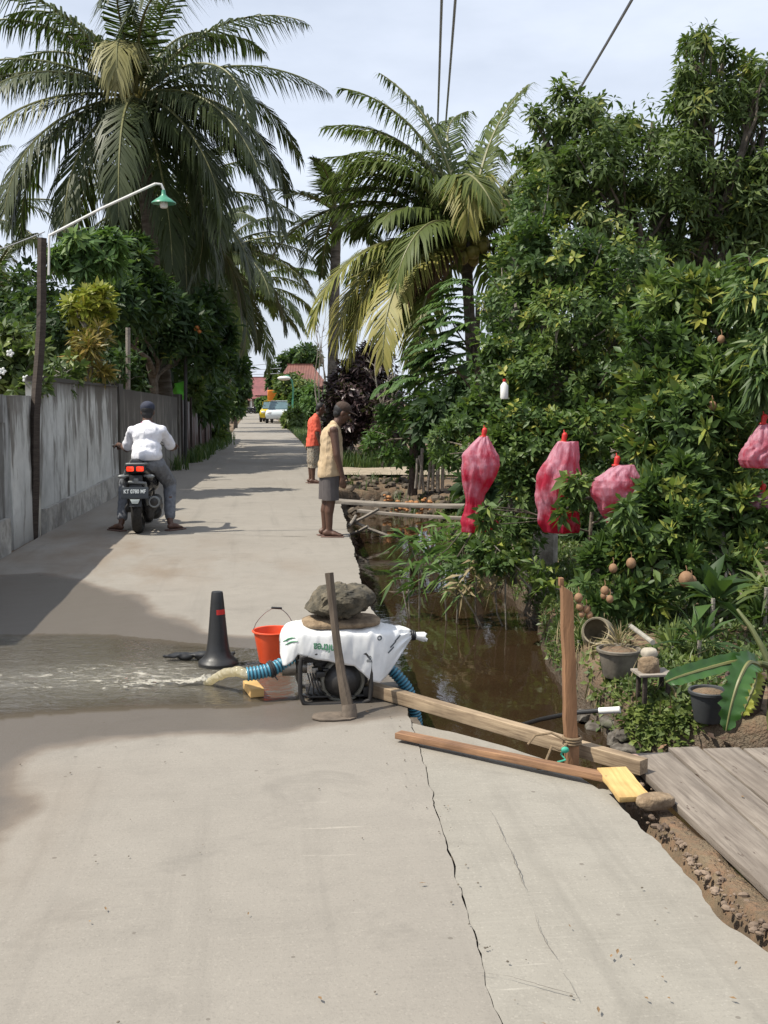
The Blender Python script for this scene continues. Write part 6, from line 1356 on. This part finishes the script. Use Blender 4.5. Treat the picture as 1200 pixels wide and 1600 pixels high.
tree('guava_tree', 'dense mid green tree hanging over the left red bags, left part of the tree wall', gz(PY(850, 835, 10.6)),
     [(835, 330, 11, 46, 50, 100), (800, 400, 11, 42, 40, 90), (870, 400, 10.6, 80, 62, 240), (965, 420, 10.4, 84, 60, 240), (805, 480, 10.8, 60, 56, 180), (900, 500, 10.2, 100, 64, 320), (1010, 500, 10.2, 70, 60, 190), (790, 570, 10.6, 64, 60, 210), (880, 590, 10.2, 96, 58, 300), (975, 590, 10, 74, 60, 220), (770, 640, 10.4, 46, 40, 110), (840, 660, 10, 76, 46, 220), (930, 670, 9.6, 60, 44, 150)],
     LS, lm_gloss, m_palebark, .12, fork=PY(860, 640, 10.8), young=.17, twigs=6)
tree('sapodilla_tree', 'glossy leaved fruit tree at the right with brown fruits among its leaf rosettes', gz(PY(1120, 960, 8.9)),
     [(1080, 470, 8.6, 76, 50, 130), (1150, 520, 8.4, 76, 60, 160), (1050, 545, 8.5, 80, 54, 150), (1120, 600, 8.2, 90, 56, 180), (1020, 620, 8.4, 60, 50, 110), (1180, 640, 8.6, 44, 34, 60), (1085, 665, 8.0, 86, 54, 170), (1010, 690, 8.4, 44, 36, 70), (1120, 730, 8.0, 70, 40, 110), (1050, 755, 7.8, 66, 46, 130), (1130, 800, 7.8, 84, 46, 150), (1040, 815, 7.6, 76, 44, 130), (1185, 790, 8.0, 40, 44, 60), (965, 858, 7.6, 46, 34, 50), (1020, 870, 7.5, 60, 34, 70), (1110, 865, 7.6, 66, 34, 75), (925, 900, 7.5, 34, 40, 34), (945, 935, 7.4, 40, 30, 30), (1180, 870, 7.7, 40, 40, 50), (1100, 915, 7.4, 50, 26, 46), (1160, 930, 7.3, 44, 30, 50), (1010, 925, 7.4, 46, 26, 40), (1195, 960, 7.1, 30, 34, 34)],
     dict(n=11, L=.120, W=.040, spread=(30, 92), droop=.06, stem=.04), lm_gloss, m_palebark, .10, fork=PY(1110, 700, 8.8), young=.17, twigs=4,
     fruit=[(1072, 905, 7.2, 12), (1080, 908, 7.24, 9), (986, 880, 7.3, 8), (958, 888, 7.3, 7), (904, 934, 7.2, 7), (945, 923, 7.2, 7), (953, 936, 7.15, 6), (906, 948, 7.2, 6), (916, 952, 7.2, 6), (921, 961, 7.2, 6), (909, 960, 7.2, 5), (943, 931, 7.2, 5), (1127, 530, 7.9, 6), (1113, 634, 7.8, 7)])
tree('fruit_tree', 'pale green drooping leaved tree cut by the right picture edge', gz(PY(1235, 960, 7.6)),
     [(1195, 420, 7.9, 34, 44, 46), (1175, 470, 7.8, 40, 40, 56), (1195, 530, 7.7, 36, 50, 60), (1195, 600, 7.6, 26, 40, 34)],
     dict(n=8, L=.15, W=.034, spread=(60, 135), droop=.45, stem=.08), lm_gloss, m_bark, .07, fork=PY(1230, 600, 7.7), young=.15, twigs=5)
tree('shrub', 'bushy dark shrub filling the bank behind the long red bag', gz(PY(800, 840, 9.9)),
     [(735, 665, 10.4, 40, 34, 80), (790, 710, 9.8, 56, 50, 170), (820, 770, 9.8, 46, 54, 150), (700, 690, 11.5, 34, 36, 70), (805, 840, 9.6, 50, 42, 120), (770, 870, 9.4, 46, 30, 80), (715, 870, 9.8, 36, 36, 70), (925, 760, 9.6, 40, 60, 110), (860, 690, 9.8, 70, 40, 140)],
     LS, lm_gloss, m_bark, .05, cat='shrub', young=.05, parts=('stems', 'foliage'), fork=PY(800, 760, 9.9))
tree('shrub', 'small sprig of grey green leaves drooping across the broad middle bag', gz(PY(905, 900, 8.4)),
     [(905, 750, 7.9, 22, 14, 12), (893, 775, 7.9, 16, 16, 10), (880, 790, 7.9, 12, 12, 6), (760, 790, 8.3, 16, 26, 16), (975, 800, 7.5, 26, 22, 18)],
     dict(n=8, L=.10, W=.04, spread=(60, 120), droop=.3, stem=.10), lm_gloss, m_bark, .02, cat='shrub', young=.0, parts=('stems', 'foliage'), fork=PY(925, 800, 8.4))
# deeper layers that close the view under and behind those trees
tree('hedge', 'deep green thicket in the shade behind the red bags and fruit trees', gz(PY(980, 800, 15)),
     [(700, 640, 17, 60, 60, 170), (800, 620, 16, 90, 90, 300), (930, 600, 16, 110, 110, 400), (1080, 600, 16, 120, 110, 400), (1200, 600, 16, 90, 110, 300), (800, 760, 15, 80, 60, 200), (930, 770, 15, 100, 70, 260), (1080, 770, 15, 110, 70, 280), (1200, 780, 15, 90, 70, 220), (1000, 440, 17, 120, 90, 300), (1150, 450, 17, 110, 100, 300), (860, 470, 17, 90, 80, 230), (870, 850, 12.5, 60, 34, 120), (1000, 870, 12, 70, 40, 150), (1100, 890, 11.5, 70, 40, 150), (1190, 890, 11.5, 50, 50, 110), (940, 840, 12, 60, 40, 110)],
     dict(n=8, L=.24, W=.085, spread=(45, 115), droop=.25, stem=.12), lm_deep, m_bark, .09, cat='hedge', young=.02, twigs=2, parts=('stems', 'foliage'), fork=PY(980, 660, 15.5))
tree('shrub', 'low green bush by the sandy side path behind the stakes', gz(PY(640, 725, 19.6)),
     [(640, 655, 19.5, 50, 46, 150), (690, 620, 19, 50, 44, 140), (600, 690, 21.5, 40, 34, 90), (660, 710, 19.4, 30, 34, 70), (720, 660, 18.5, 40, 50, 120)],
     dict(n=9, L=.14, W=.065, spread=(40, 110), droop=.15, stem=.08), lm_fern, m_bark, .05, cat='shrub', young=.12, parts=('stems', 'foliage'), fork=PY(650, 690, 19.5))
tree('purple_shrub', 'tall dark purple leaved bush between the standing men and the green bush', gz(PY(570, 715, 27)),
     [(560, 640, 27, 42, 50, 150), (595, 600, 27, 42, 48, 140), (535, 655, 27.5, 30, 44, 100), (605, 660, 26.5, 40, 46, 130), (575, 570, 27.5, 34, 34, 80), (545, 600, 27.5, 30, 36, 80)],
     dict(n=9, L=.19, W=.075, spread=(40, 115), droop=.2, stem=.10), lm_purp, m_palebark, .06, cat='shrub', young=.06, twigs=6, parts=('stems', 'foliage'), fork=PY(570, 660, 27), density=2.0)
# feathery tree with fern-like sprays
def feather(label, base, sprays, mat=lm_fern):
    base = Vector(base); e = empty('feathery_tree', base, label, 'tree'); pr = []; mb = MB(); top = PY(746, 470, 14.5)
    branch(mb, base, top, .07, .03, 3, 9, .03)
    for i, (x, y, az, L) in enumerate(sprays):
        c = PY(x, y, 14.2 + .3 * random.random()); branch(mb, base.lerp(top, .55 + .04 * (i % 8)), c, .015, .008, i, 5, .1)
        for k in range(5):
            R, V, T, tt = frond_mesh(az + random.gauss(0, 26), random.uniform(-5, 28), L * random.uniform(1.0, 1.5), 55, 26, .15, .055, .6, tuple(c + Vector((random.gauss(0, .08), random.gauss(0, .12), random.gauss(0, .07)))), random.uniform(.3, .8)); pr.append((V, T, tt))
            mb.tube([Vector(p) for p in R[::4]], .004, 4)
    V, T, tt = merge(pr); tris('crown', V - np.array(base)[None], T, mat, e, tt); o = mb.build('trunk', m_bark, None); o.data.transform(Matrix.Translation(-base)); o.parent = e
feather('slender tree with light feathery sprays standing before the coconut palm', gz(PY(752, 760, 14.5)),
        [(735, 455, 180, .45), (760, 462, 0, .35), (725, 480, 190, .45), (750, 498, 350, .35), (705, 500, 180, .35), (735, 520, 185, .55), (710, 535, 185, .55), (728, 548, 190, .6), (700, 560, 180, .5), (745, 560, 0, .4), (690, 575, 190, .45), (725, 572, 185, .5), (655, 600, 180, .4), (680, 595, 170, .45)])
# bare twiggy shrub by the road and the thin bare tree
def bare(label, base, tops, r):
    base = Vector(base); mb = MB()
    for i, t_ in enumerate(tops):
        p = branch(mb, base, t_, r, .008, i * 2.1, 8, .10)
        for k in range(7):
            q = p[random.randint(3, 8)]; d = (Vector(t_) - base).normalized() * random.uniform(.2, .5) * r * 14 + Vector((random.gauss(0, .3), random.gauss(0, .3), random.uniform(.0, .3))) * r * 14
            p2 = branch(mb, q, q + d, r * .3, .005, i + k * 1.7, 5, .12)
            for j in range(3): branch(mb, p2[random.randint(2, 5)], p2[-1] + Vector((random.gauss(0, .12), random.gauss(0, .12), random.gauss(.05, .12))) * r * 18, r * .15, .004, k + j, 4, .1)
    o = mb.build('bare_tree', m_palebark, None); o.data.transform(Matrix.Translation(-base)); o.location = base; return tag(o, label, 'tree')
bare('thin leafless tree with fine twigs against the sky gap right of the road', gz(PY(503, 668, 70)), [PY(500, 445, 70), PY(490, 480, 70), PY(510, 475, 70), PY(496, 520, 70)], .06)
bare('pale leafless branches rising out of the purple bush', gz(PY(598, 720, 25.5)), [PY(592, 525, 25.5), PY(612, 560, 25.5), PY(602, 600, 25.3)], .035)
# hedges and trees down the right side of the road
LH = dict(n=8, L=.30, W=.12, spread=(40, 115), droop=.2, stem=.15)
tree('tree', 'bright green bush behind the orange shirted man at the road edge', gz(PY(500, 672, 76)), [(498, 625, 76, 22, 26, 150), (482, 645, 75, 18, 20, 110), (512, 640, 74, 22, 28, 130), (470, 632, 77, 16, 22, 100)], dict(LH, L=.42, W=.18), lm_fern, m_bark, .1, twigs=2, group='bushes down the right side of the road')
tree('tree', 'dark green tree over the hooked far lamp on the right of the road', gz(PY(462, 668, 84)), [(460, 605, 84, 20, 22, 140), (447, 622, 86, 14, 28, 120), (475, 615, 83, 18, 24, 110), (440, 604, 88, 11, 14, 60), (455, 645, 82, 14, 20, 80)], dict(LH, L=.5, W=.21), lm_dark, m_bark, .12, twigs=2, group='bushes down the right side of the road')
tree('tree', 'tall dark tree rising behind the brown tin roof', gz(PY(460, 655, 115)), [(442, 574, 115, 15, 15, 110), (462, 562, 115, 20, 17, 140), (428, 592, 118, 10, 12, 60), (482, 556, 112, 18, 18, 110)], dict(LH, L=.65, W=.28), lm_deep, m_bark, .16, twigs=2, group='bushes down the right side of the road')
tree('tree', 'small rounded green bush in front of the far red roof', gz(PY(413, 650, 125)), [(412, 632, 125, 9, 12, 120)], dict(LH, L=.5, W=.24), lm_fern, m_bark, .1, twigs=1, group='bushes down the right side of the road')
tree('hedge', 'low hedge with dark foot beside the pale parked car', gz(PY(452, 672, 64)), [(449, 656, 64, 6, 11, 70), (457, 652, 62, 9, 16, 110), (466, 655, 60, 8, 16, 70)], dict(LH, L=.3, W=.14), lm_dark, m_bark, .05, twigs=1, parts=('stems', 'foliage'), cat='hedge')
for i, (x, y, Y, rx, ry, lb) in enumerate([(372, 600, 66, 16, 34, 'dark leafy tree where the fence ends on the left of the road'), (366, 575, 80, 14, 30, 'tall dark tree next along the left side past the fence end'), (378, 592, 100, 9, 26, 'slim dark tree with starry leaves near the far road end'), (372, 640, 118, 8, 14, 'farthest small tree on the left of the road end')]):
    tree('tree', lb, gz(PY(x - 4, 660, Y)), [(x, y, Y, rx, ry, 120), (x - 6, y + ry * .9, Y, rx * .8, ry * .7, 70), (x - 14, y + 6, Y, rx, ry, 90)], dict(LH, L=.006 * Y, W=.0026 * Y), [lm_deep, lm_dark][i % 2], m_bark, .12, twigs=2, group='trees along the left side of the road')
# ---------------------------------------------------------------- plants behind the wall on the left
LM = dict(n=9, L=.24, W=.075, spread=(40, 110), droop=.18, stem=.12)
tree('mango_tree', 'dark round mango tree in the garden behind the plaster wall', gz(PY(238, 720, 27)), [(195, 425, 25, 44, 42, 170), (225, 470, 25, 52, 46, 210), (270, 500, 27, 52, 42, 210), (325, 485, 28, 30, 30, 90), (185, 485, 24, 40, 46, 140), (250, 532, 26.5, 52, 24, 130), (310, 540, 28, 44, 40, 150), (205, 390, 25.5, 26, 28, 60), (345, 540, 29, 22, 38, 80)], dict(n=9, L=.27, W=.085, spread=(40, 110), droop=.18, stem=.12), lm_deep, m_bark, .13, fork=PY(240, 590, 27), young=.07, twigs=3)
tree('papaya_tree', 'slim papaya like tree with a pale stem and lobed leaf crown beside the lamp post', gz(PY(130, 700, 19)), [(140, 385, 19, 50, 24, 70), (110, 395, 19, 28, 22, 26), (175, 398, 19.2, 28, 26, 30), (140, 412, 18.8, 42, 16, 30)], dict(n=9, L=.24, W=.085, spread=(60, 125), droop=.25, stem=.04), lm_fern, m_palebark, .06, fork=PY(131, 420, 19), young=.16, twigs=4)
tree('croton_shrub', 'bright yellow green leafed shrub top between papaya stem and mango tree', gz(PY(132, 700, 18.2)), [(132, 466, 18.2, 34, 22, 50), (120, 486, 18.2, 28, 16, 26), (150, 490, 18.3, 26, 20, 26)], dict(n=10, L=.19, W=.075, spread=(35, 95), droop=.1, stem=.04), lm_yel, m_palebark, .035, cat='shrub', young=.3, parts=('stems', 'foliage'), fork=PY(132, 500, 18.2))
tree('croton_shrub', 'orange and yellow variegated shrub standing above the tall wall end', gz(PY(140, 700, 17.8)), [(138, 545, 17.8, 26, 24, 44), (140, 572, 17.8, 26, 22, 40), (145, 525, 17.8, 22, 16, 20), (132, 596, 17.8, 18, 12, 14)], dict(n=9, L=.19, W=.045, spread=(30, 95), droop=.15, stem=.05), lm_oran, m_palebark, .03, cat='shrub', young=.25, parts=('stems', 'foliage'), fork=PY(138, 600, 17.8))
e = tree('flowering_shrub', 'pale leafed garden shrub with a few white flowers over the low wall', gz(PY(22, 720, 13.9)), [(20, 545, 13.9, 34, 34, 60), (45, 570, 13.8, 30, 36, 60), (-10, 575, 13.9, 30, 40, 50), (30, 605, 13.4, 34, 18, 34), (105, 575, 15.8, 22, 26, 40), (95, 600, 15.4, 24, 14, 26)], dict(n=9, L=.15, W=.07, spread=(40, 110), droop=.15, stem=.06), lm_light, m_palebark, .035, cat='shrub', young=.35, parts=('stems', 'foliage'), fork=PY(25, 620, 13.9))
for i, (x, y) in enumerate(((4, 580), (41, 592), (60, 600), (-4, 590), (16, 552))):
    p = PY(x, y, 13.3); f = MB()
    for k in range(5):
        a = 2 * PI * k / 5; f.ell((.026 * math.cos(a), -.01, .026 * math.sin(a)), (.022, .008, .018), Matrix.Rotation(-a, 3, 'Y'), 8, 5)
    o = f.build('flower', m_flower, e); o.location = p - e.location
tree('shrub', 'thin stemmed dark bush between the croton shrubs and the mossy wall', gz(PY(170, 700, 21.5)), [(170, 570, 21.5, 34, 34, 90), (205, 580, 22.5, 30, 30, 80), (100, 520, 18.5, 50, 50, 120), (60, 500, 19, 50, 50, 110), (20, 480, 20, 60, 50, 120)], dict(n=8, L=.17, W=.07, spread=(40, 115), droop=.2, stem=.08), lm_deep, m_bark, .05, cat='shrub', young=.06, parts=('stems', 'foliage'), fork=PY(170, 600, 21.5), twigs=4)
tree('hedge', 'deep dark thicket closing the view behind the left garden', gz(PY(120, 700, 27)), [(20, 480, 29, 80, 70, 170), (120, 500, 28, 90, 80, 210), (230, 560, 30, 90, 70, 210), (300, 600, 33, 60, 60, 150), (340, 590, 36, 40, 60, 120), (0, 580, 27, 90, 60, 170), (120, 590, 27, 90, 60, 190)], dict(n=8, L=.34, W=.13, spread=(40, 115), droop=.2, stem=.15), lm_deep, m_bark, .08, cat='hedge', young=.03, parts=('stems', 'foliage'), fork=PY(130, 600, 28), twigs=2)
tree('shrub', 'leafy garden bush leaning over the rusty sheet fence', gz(PY(306, 690, 36)), [(322, 600, 35, 26, 34, 110), (345, 590, 38, 22, 44, 130), (352, 630, 42, 12, 24, 60), (300, 615, 31, 18, 24, 50)], dict(n=8, L=.24, W=.10, spread=(40, 115), droop=.2, stem=.1), lm_dark, m_palebark, .05, cat='shrub', young=.14, parts=('stems', 'foliage'), fork=PY(310, 640, 36))
tree('shrub', 'low rounded bush at the foot of the rusty sheet fence', gz(PY(346, 690, 41)), [(345, 665, 40.5, 12, 20, 80), (338, 680, 38, 10, 10, 30)], dict(n=8, L=.22, W=.08, spread=(40, 115), droop=.2, stem=.1), lm_dark, m_bark, .04, cat='shrub', parts=('stems', 'foliage'), fork=PY(345, 680, 40.5))
# orange blossom on the mango
o = MB().ell((0, 0, 0), (.06, .06, .05)).ell((.05, 0, -.09), (.05, .05, .05)).ell((-.05, 0, -.05), (.04, .04, .05)).build('fruit', M('orange_blossom', (.60, .20, .05), .7, .3, 20)); mg_ = [x for x in bpy.data.objects if x.name.startswith('mango_tree')][-1]
o.parent = mg_; o.location = PY(308, 512, 26.5) - mg_.location
# ---------------------------------------------------------------- grasses and ground cover
def blades(name, pts, h, w_, mat, lean=.5, per=1):
    N = len(pts); b = np.repeat(np.asarray(pts, float), per, 0); n = len(b); b = b + RNG.normal(0, .02, (n, 3)) * np.array([[1, 1, 0]]); a = RNG.random(n) * 6.28; s = np.stack([np.cos(a), np.sin(a), a * 0], 1); hh = (h * RNG.uniform(.5, 1.25, n))[:, None]
    ln = np.stack([np.cos(a + 1.57), np.sin(a + 1.57), a * 0], 1) * (lean * RNG.random(n))[:, None] * hh; up = np.array([[0, 0, 1.]])
    m_ = b + up * hh * .55 + ln * .35; t = b + up * hh * .9 + ln
    V = np.stack([b - s * w_ / 2, b + s * w_ / 2, m_ + s * w_ * .4, m_ - s * w_ * .4, t], 1).reshape(-1, 3); o = np.arange(n)[:, None] * 5
    T = np.concatenate([o + np.array([[0, 1, 2]]), o + np.array([[0, 2, 3]]), o + np.array([[3, 2, 4]])], 1).reshape(-1, 3)
    return tag(tris(name, V, T, mat, None, np.repeat(RNG.random(n), 5)), kind='stuff')
def on_ground(x, y): return np.stack([x, y, terrain_h(x[None], y[None])[0]], 1)
n = 900; y = RNG.uniform(25, 46, n); x = lerp_line(WALL, np.clip(y, 0, 45)) + .12 + np.abs(RNG.normal(0, .16, n)); p = np.stack([x, y, 0 * x], 1); k = vnoise(y, y * 0, .5, 5) > -.15
blades('grass', p[k], .38, .022, lm_grass, .6, 3)
n = 1500; y = RNG.uniform(25.3, 60, n); x = lerp_line(EDGE_R, y) + .04 + np.abs(RNG.normal(0, .55, n)); blades('grass', on_ground(x, y), .30, .02, lm_grass, .7, 2)
n = 1600; y = RNG.uniform(25.3, 29, n); x = RNG.uniform(1.7, 6.5, n); blades('grass', on_ground(x, y), .42, .02, lm_grass, .6, 2)
n = 700; y = RNG.uniform(60, 150, n); x = lerp_line(EDGE_R, y) + .1 + np.abs(RNG.normal(0, 1.2, n)); blades('grass', on_ground(x, y), .45, .06, lm_grass, .7, 2)
n = 260; y = RNG.uniform(85, 125, n); x = RNG.uniform(-2.6, -1.2, n); blades('grass', np.stack([x, y, x * 0], 1), .5, .08, lm_grass, .5, 2)
# ground cover on the bank of the ditch and under the trees
n = 9000; y = RNG.uniform(5.6, 17, n); x = 1.9 + .035 * (y - 6) + np.abs(RNG.normal(0, 1.0, n)); p = on_ground(x, y)
keep = (p[:, 2] > WATER_Z + .06) & (vnoise(x, y, 1.3, 45) > .02 - .55 * (y > 7.2)); p = p[keep]; ax = np.tile(np.array([[0, 0, 1.]]), (len(p), 1)) + RNG.normal(0, .3, (len(p), 3))
V, T, tt = rosettes(p + np.array([[0, 0, .035]]), ax, 7, .055, .026, (35, 100), .1, .25 + .5 * RNG.random(len(p)), .03); tag(tris('ground_cover', V, T, lm_light, None, tt), kind='stuff')
n = 2600; y = RNG.uniform(6, 18, n); x = 1.9 + .04 * (y - 6) + np.abs(RNG.normal(0, .8, n)); p = on_ground(x, y); keep = (p[:, 2] > WATER_Z + .04) & (vnoise(x, y, 1.6, 46) > -.05)
blades('bank_grass', p[keep], .14, .008, lm_grass, .8, 2)
n = 700; y = RNG.uniform(5.6, 16, n); x = 1.95 + .035 * (y - 6) + np.abs(RNG.normal(0, .25, n)); p = on_ground(x, y); keep = p[:, 2] > WATER_Z + .02; blades('dead_grass', p[keep], .16, .008, lm_straw, 1.1, 2)
# bright creeper spilling over the near bank
tp = []
for i in range(150):
    g_ = G(random.gauss(1030, 38), random.gauss(1125, 26)); tp.append((g_.x, g_.y - .02, g_.z + .02))
for i in range(60):
    g_ = G(random.gauss(960, 30), random.gauss(1035, 40)); tp.append((g_.x, g_.y - .02, g_.z + .03))
tp = np.array(tp); V, T, tt = rosettes(tp, np.tile([[0, -.5, .8]], (len(tp), 1)) + RNG.normal(0, .3, (len(tp), 3)), 6, .05, .032, (40, 100), .2, .45 + .5 * RNG.random(len(tp)), .03)
tag(tris('creeper', V, T, lm_light, None, tt), kind='stuff')
n = 420; y = RNG.uniform(16.5, 22.5, n); x = lerp_line(EDGE_R, y) + RNG.uniform(.2, 2.6, n); p = on_ground(x, y); k = vnoise(x, y, 1.4, 48) > 0.0; blades('weeds', p[k], .26, .014, lm_grass, .9, 3)
# leaf litter under the trees
n = 2600; y = RNG.uniform(4.9, 12, n); x = 2.0 + np.abs(RNG.normal(0, 1.3, n)); p = on_ground(x, y); keep = (p[:, 2] > WATER_Z + .1) & (vnoise(x, y, 1.1, 47) > -.25); p = p[keep]
V, T, tt = rosettes(p + np.array([[0, 0, .012]]), np.tile([[0, 0, 1.]], (len(p), 1)) + RNG.normal(0, .2, (len(p), 3)), 1, .07, .032, (75, 100), .05, RNG.random(len(p)), .0)
tag(tris('leaf_litter', V, T, leafmat('litter_leaf', [(0, (.055, .032, .022)), (.6, (.15, .075, .045)), (1, (.26, .15, .09))], .7, .05), None, tt), kind='stuff')
# long leaved water plants leaning over the ditch
def longleaf(label, clusters, L, W, mat=lm_fern, name='water_plant'):
    c0 = PY(*clusters[0][:3]); base = Vector((c0.x + .35, c0.y, float(terrain_h(np.array([[c0.x + .35]]), np.array([[c0.y]]))[0, 0]))); e = empty(name, base, label, 'plant'); pr = []; mb = MB()
    for i, (x, y, Y, n_, az) in enumerate(clusters):
        c = PY(x, y, Y); branch(mb, base + Vector((random.gauss(0, .08), random.gauss(0, .08), 0)), c, .010, .006, i, 6, .12)
        V, T, tt = rosettes(np.array([c] * n_) + RNG.normal(0, .05, (n_, 3)), np.tile([[math.cos(az), math.sin(az), .45]], (n_, 1)) + RNG.normal(0, .35, (n_, 3)), 3, L, W, (15, 75), .45, .35 + .5 * RNG.random(n_), .06, .2); pr.append((V, T, tt))
    V, T, tt = merge(pr); tris('leaves', V - np.array(base)[None], T, mat, e, tt); o = mb.build('stems', m_palebark, None); o.data.transform(Matrix.Translation(-base)); o.parent = e; return e
longleaf('long leaved green plant leaning over the ditch under the footbridge', [(660, 838, 11.6, 8, PI), (690, 850, 11.4, 9, PI), (640, 850, 11.6, 4, PI * 1.1), (720, 860, 11.0, 10, PI * .9), (700, 830, 11.8, 8, PI), (735, 840, 11.2, 8, 2.0), (670, 870, 11.3, 5, PI * 1.2)], .34, .048)
longleaf('bright green lance leaves reaching out over the water behind the boulder', [(640, 890, 9.9, 4, PI), (655, 905, 9.8, 4, PI * 1.1), (690, 895, 9.7, 6, PI), (720, 905, 9.6, 8, PI), (625, 900, 9.9, 2, PI * 1.15)], .26, .036)
longleaf('straw coloured dying leaves on the bank left of the dark hollow', [(745, 895, 9.4, 8, PI), (770, 885, 9.4, 8, PI * .8), (720, 925, 9.3, 6, PI), (790, 900, 9.3, 6, 1.2)], .22, .03, lm_straw)
longleaf('leafy green plant crowding the bank below the long red bag', [(800, 880, 9.2, 14, 2.2), (840, 890, 9.1, 12, 1.8), (770, 850, 9.4, 12, 2.6), (740, 830, 9.8, 12, PI), (860, 915, 9.0, 9, 1.9), (810, 850, 9.4, 12, 1.4)], .16, .045, lm_gloss)
# drowned branch in the ditch
tag(MB().tube([P(600, 925, -.47), P(640, 926, -.42), P(680, 912, -.40), P(720, 890, -.3)], [.012, .015, .014, .01], 6).build('branch', m_bark), 'thin dark branch lying bent in the ditch water behind the boulder', 'branch')
# banana plant with drooping leaves at the lower right
def bananaleaf(pts, w_, mat, parent, fold=.35, seed=0, tears=.12):
    pts = [Vector(p) for p in pts]; n = 40; L_ = len(pts) - 1; V = []; tt = []; mb = MB(); path = []
    for i in range(n + 1):
        u = i / n * L_; j = min(int(u), L_ - 1); f = u - j; p0, p1, p2, p3 = pts[max(j - 1, 0)], pts[j], pts[j + 1], pts[min(j + 2, L_)]
        path.append(.5 * ((2 * p1) + (p2 - p0) * f + (2 * p0 - 5 * p1 + 4 * p2 - p3) * f * f + (3 * p1 - p0 - 3 * p2 + p3) * f ** 3))
    for i, p in enumerate(path):
        t = (path[min(i + 1, n)] - path[max(i - 1, 0)]).normalized(); s = t.cross(Vector((0, -.75, .6))).normalized(); nn = s.cross(t).normalized(); u = i / n
        wl = w_ * min(1, (u * 7) ** .6) * min(1, ((1 - u) * 4.5) ** .55)
        for q in (-1, -.5, 0, .5, 1):
            rip = (1 + tears * math.sin(i * 2.1 + q * 3 + seed)) if abs(q) == 1 else 1
            V.append(p + s * wl * q * rip + nn * (abs(q) * fold * wl + .006 * math.sin(i * 1.3 + seed) * abs(q))); tt.append(min(1, max(0, .35 + .35 * mnoise.noise(Vector((i * .3, q, seed))) + .15 * abs(q))))
    T = []
    for i in range(n):
        for k in range(4):
            a = i * 5 + k; T += [(a, a + 1, a + 6), (a, a + 6, a + 5)]
    o = tris('leaf', np.array([tuple(v) for v in V]), np.array(T), mat, parent, tt, True)
    MB().tube(path, [.012 * (1 - .8 * i / n) + .002 for i in range(n + 1)], 6).build('midrib', m_rachis, o); return o
b = G(1210, 1130); bn = empty('banana_plant', b, 'young banana plant at the right edge, broad leaves drooping over the grey pot', 'plant')
Yb = b.y; v = lambda x, y, dy=0: PY(x, y, Yb + dy) - b
MB().tube([(0, 0, -.05), v(1212, 1080, .05), v(1206, 1042, .02)], [.045, .038, .03], 10).tube([v(1206, 1042, .02), v(1188, 1036, .0)], [.022, .014], 8).tube([v(1207, 1050, .03), v(1190, 1010, .08), v(1172, 978, .12), v(1152, 952, .2)], [.018, .016, .013, .008], 8).build('stem', M('banana_stem', (.13, .15, .05), .6, .5, 8), bn)
lm_ban = leafmat('banana_leaf', [(0, (.03, .085, .02)), (.5, (.055, .14, .03)), (1, (.10, .20, .045))], .3, .3)
bananaleaf([v(1186, 1036), v(1150, 1034, -.05), v(1100, 1046, -.12), v(1060, 1058, -.18), v(1040, 1066, -.2)], .048, lm_ban, bn, .3, 1, .03)
bananaleaf([v(1186, 1040), v(1170, 1036, -.10), v(1155, 1062, -.18), v(1143, 1100, -.22), v(1134, 1143, -.24)], .062, lm_ban, bn, .25, 3, .2)
bananaleaf([v(1180, 1045, .02), v(1178, 1070, -.08), v(1168, 1095, -.12), v(1158, 1118, -.13)], .045, lm_yel, bn, .3, 5, .3)
# dark rosette plant and spiky pot plants
def spiky(label, px_, py_, L, W, n_, mat, rise=0.05, name='pot_plant', dz=0.0, spread=(15, 80)):
    b = G(px_, py_); e = empty(name, b, label, 'plant'); V, T, tt = rosettes(np.array([[0, 0, rise]] * 3) + RNG.normal(0, .012, (3, 3)), np.tile([[0, -.1, 1.]], (3, 1)) + RNG.normal(0, .08, (3, 3)), n_, L, W, spread, .3, np.array([.3, .5, .7]), .02, .3)
    tris('leaves', V, T, mat, e, tt); MB().tube([(0, 0, -.05), (0, 0, rise)], .014, 7).build('stem', m_palebark, e); return e
spiky('spiky green rosette plant behind the low bench', 1050, 1022, .26, .022, 15, lm_light)
spiky('spiky plant with mottled leaves right of the bench stones', 1092, 1030, .30, .028, 15, lm_deep, .12)
spiky('dark broad leaved plant in the shade under the fruit tree', 1112, 1010, .36, .11, 8, lm_deep, .32)
spiky('weedy tuft growing in the round grey clay pot', 965, 1048, .20, .008, 22, lm_straw, .16)
spiky('strap leaved green plant at the right edge under the fruits', 1195, 985, .34, .03, 9, lm_light, .30, spread=(40, 100))
spiky('small fern like tuft left of the clay jar', 905, 1012, .16, .016, 14, lm_light)
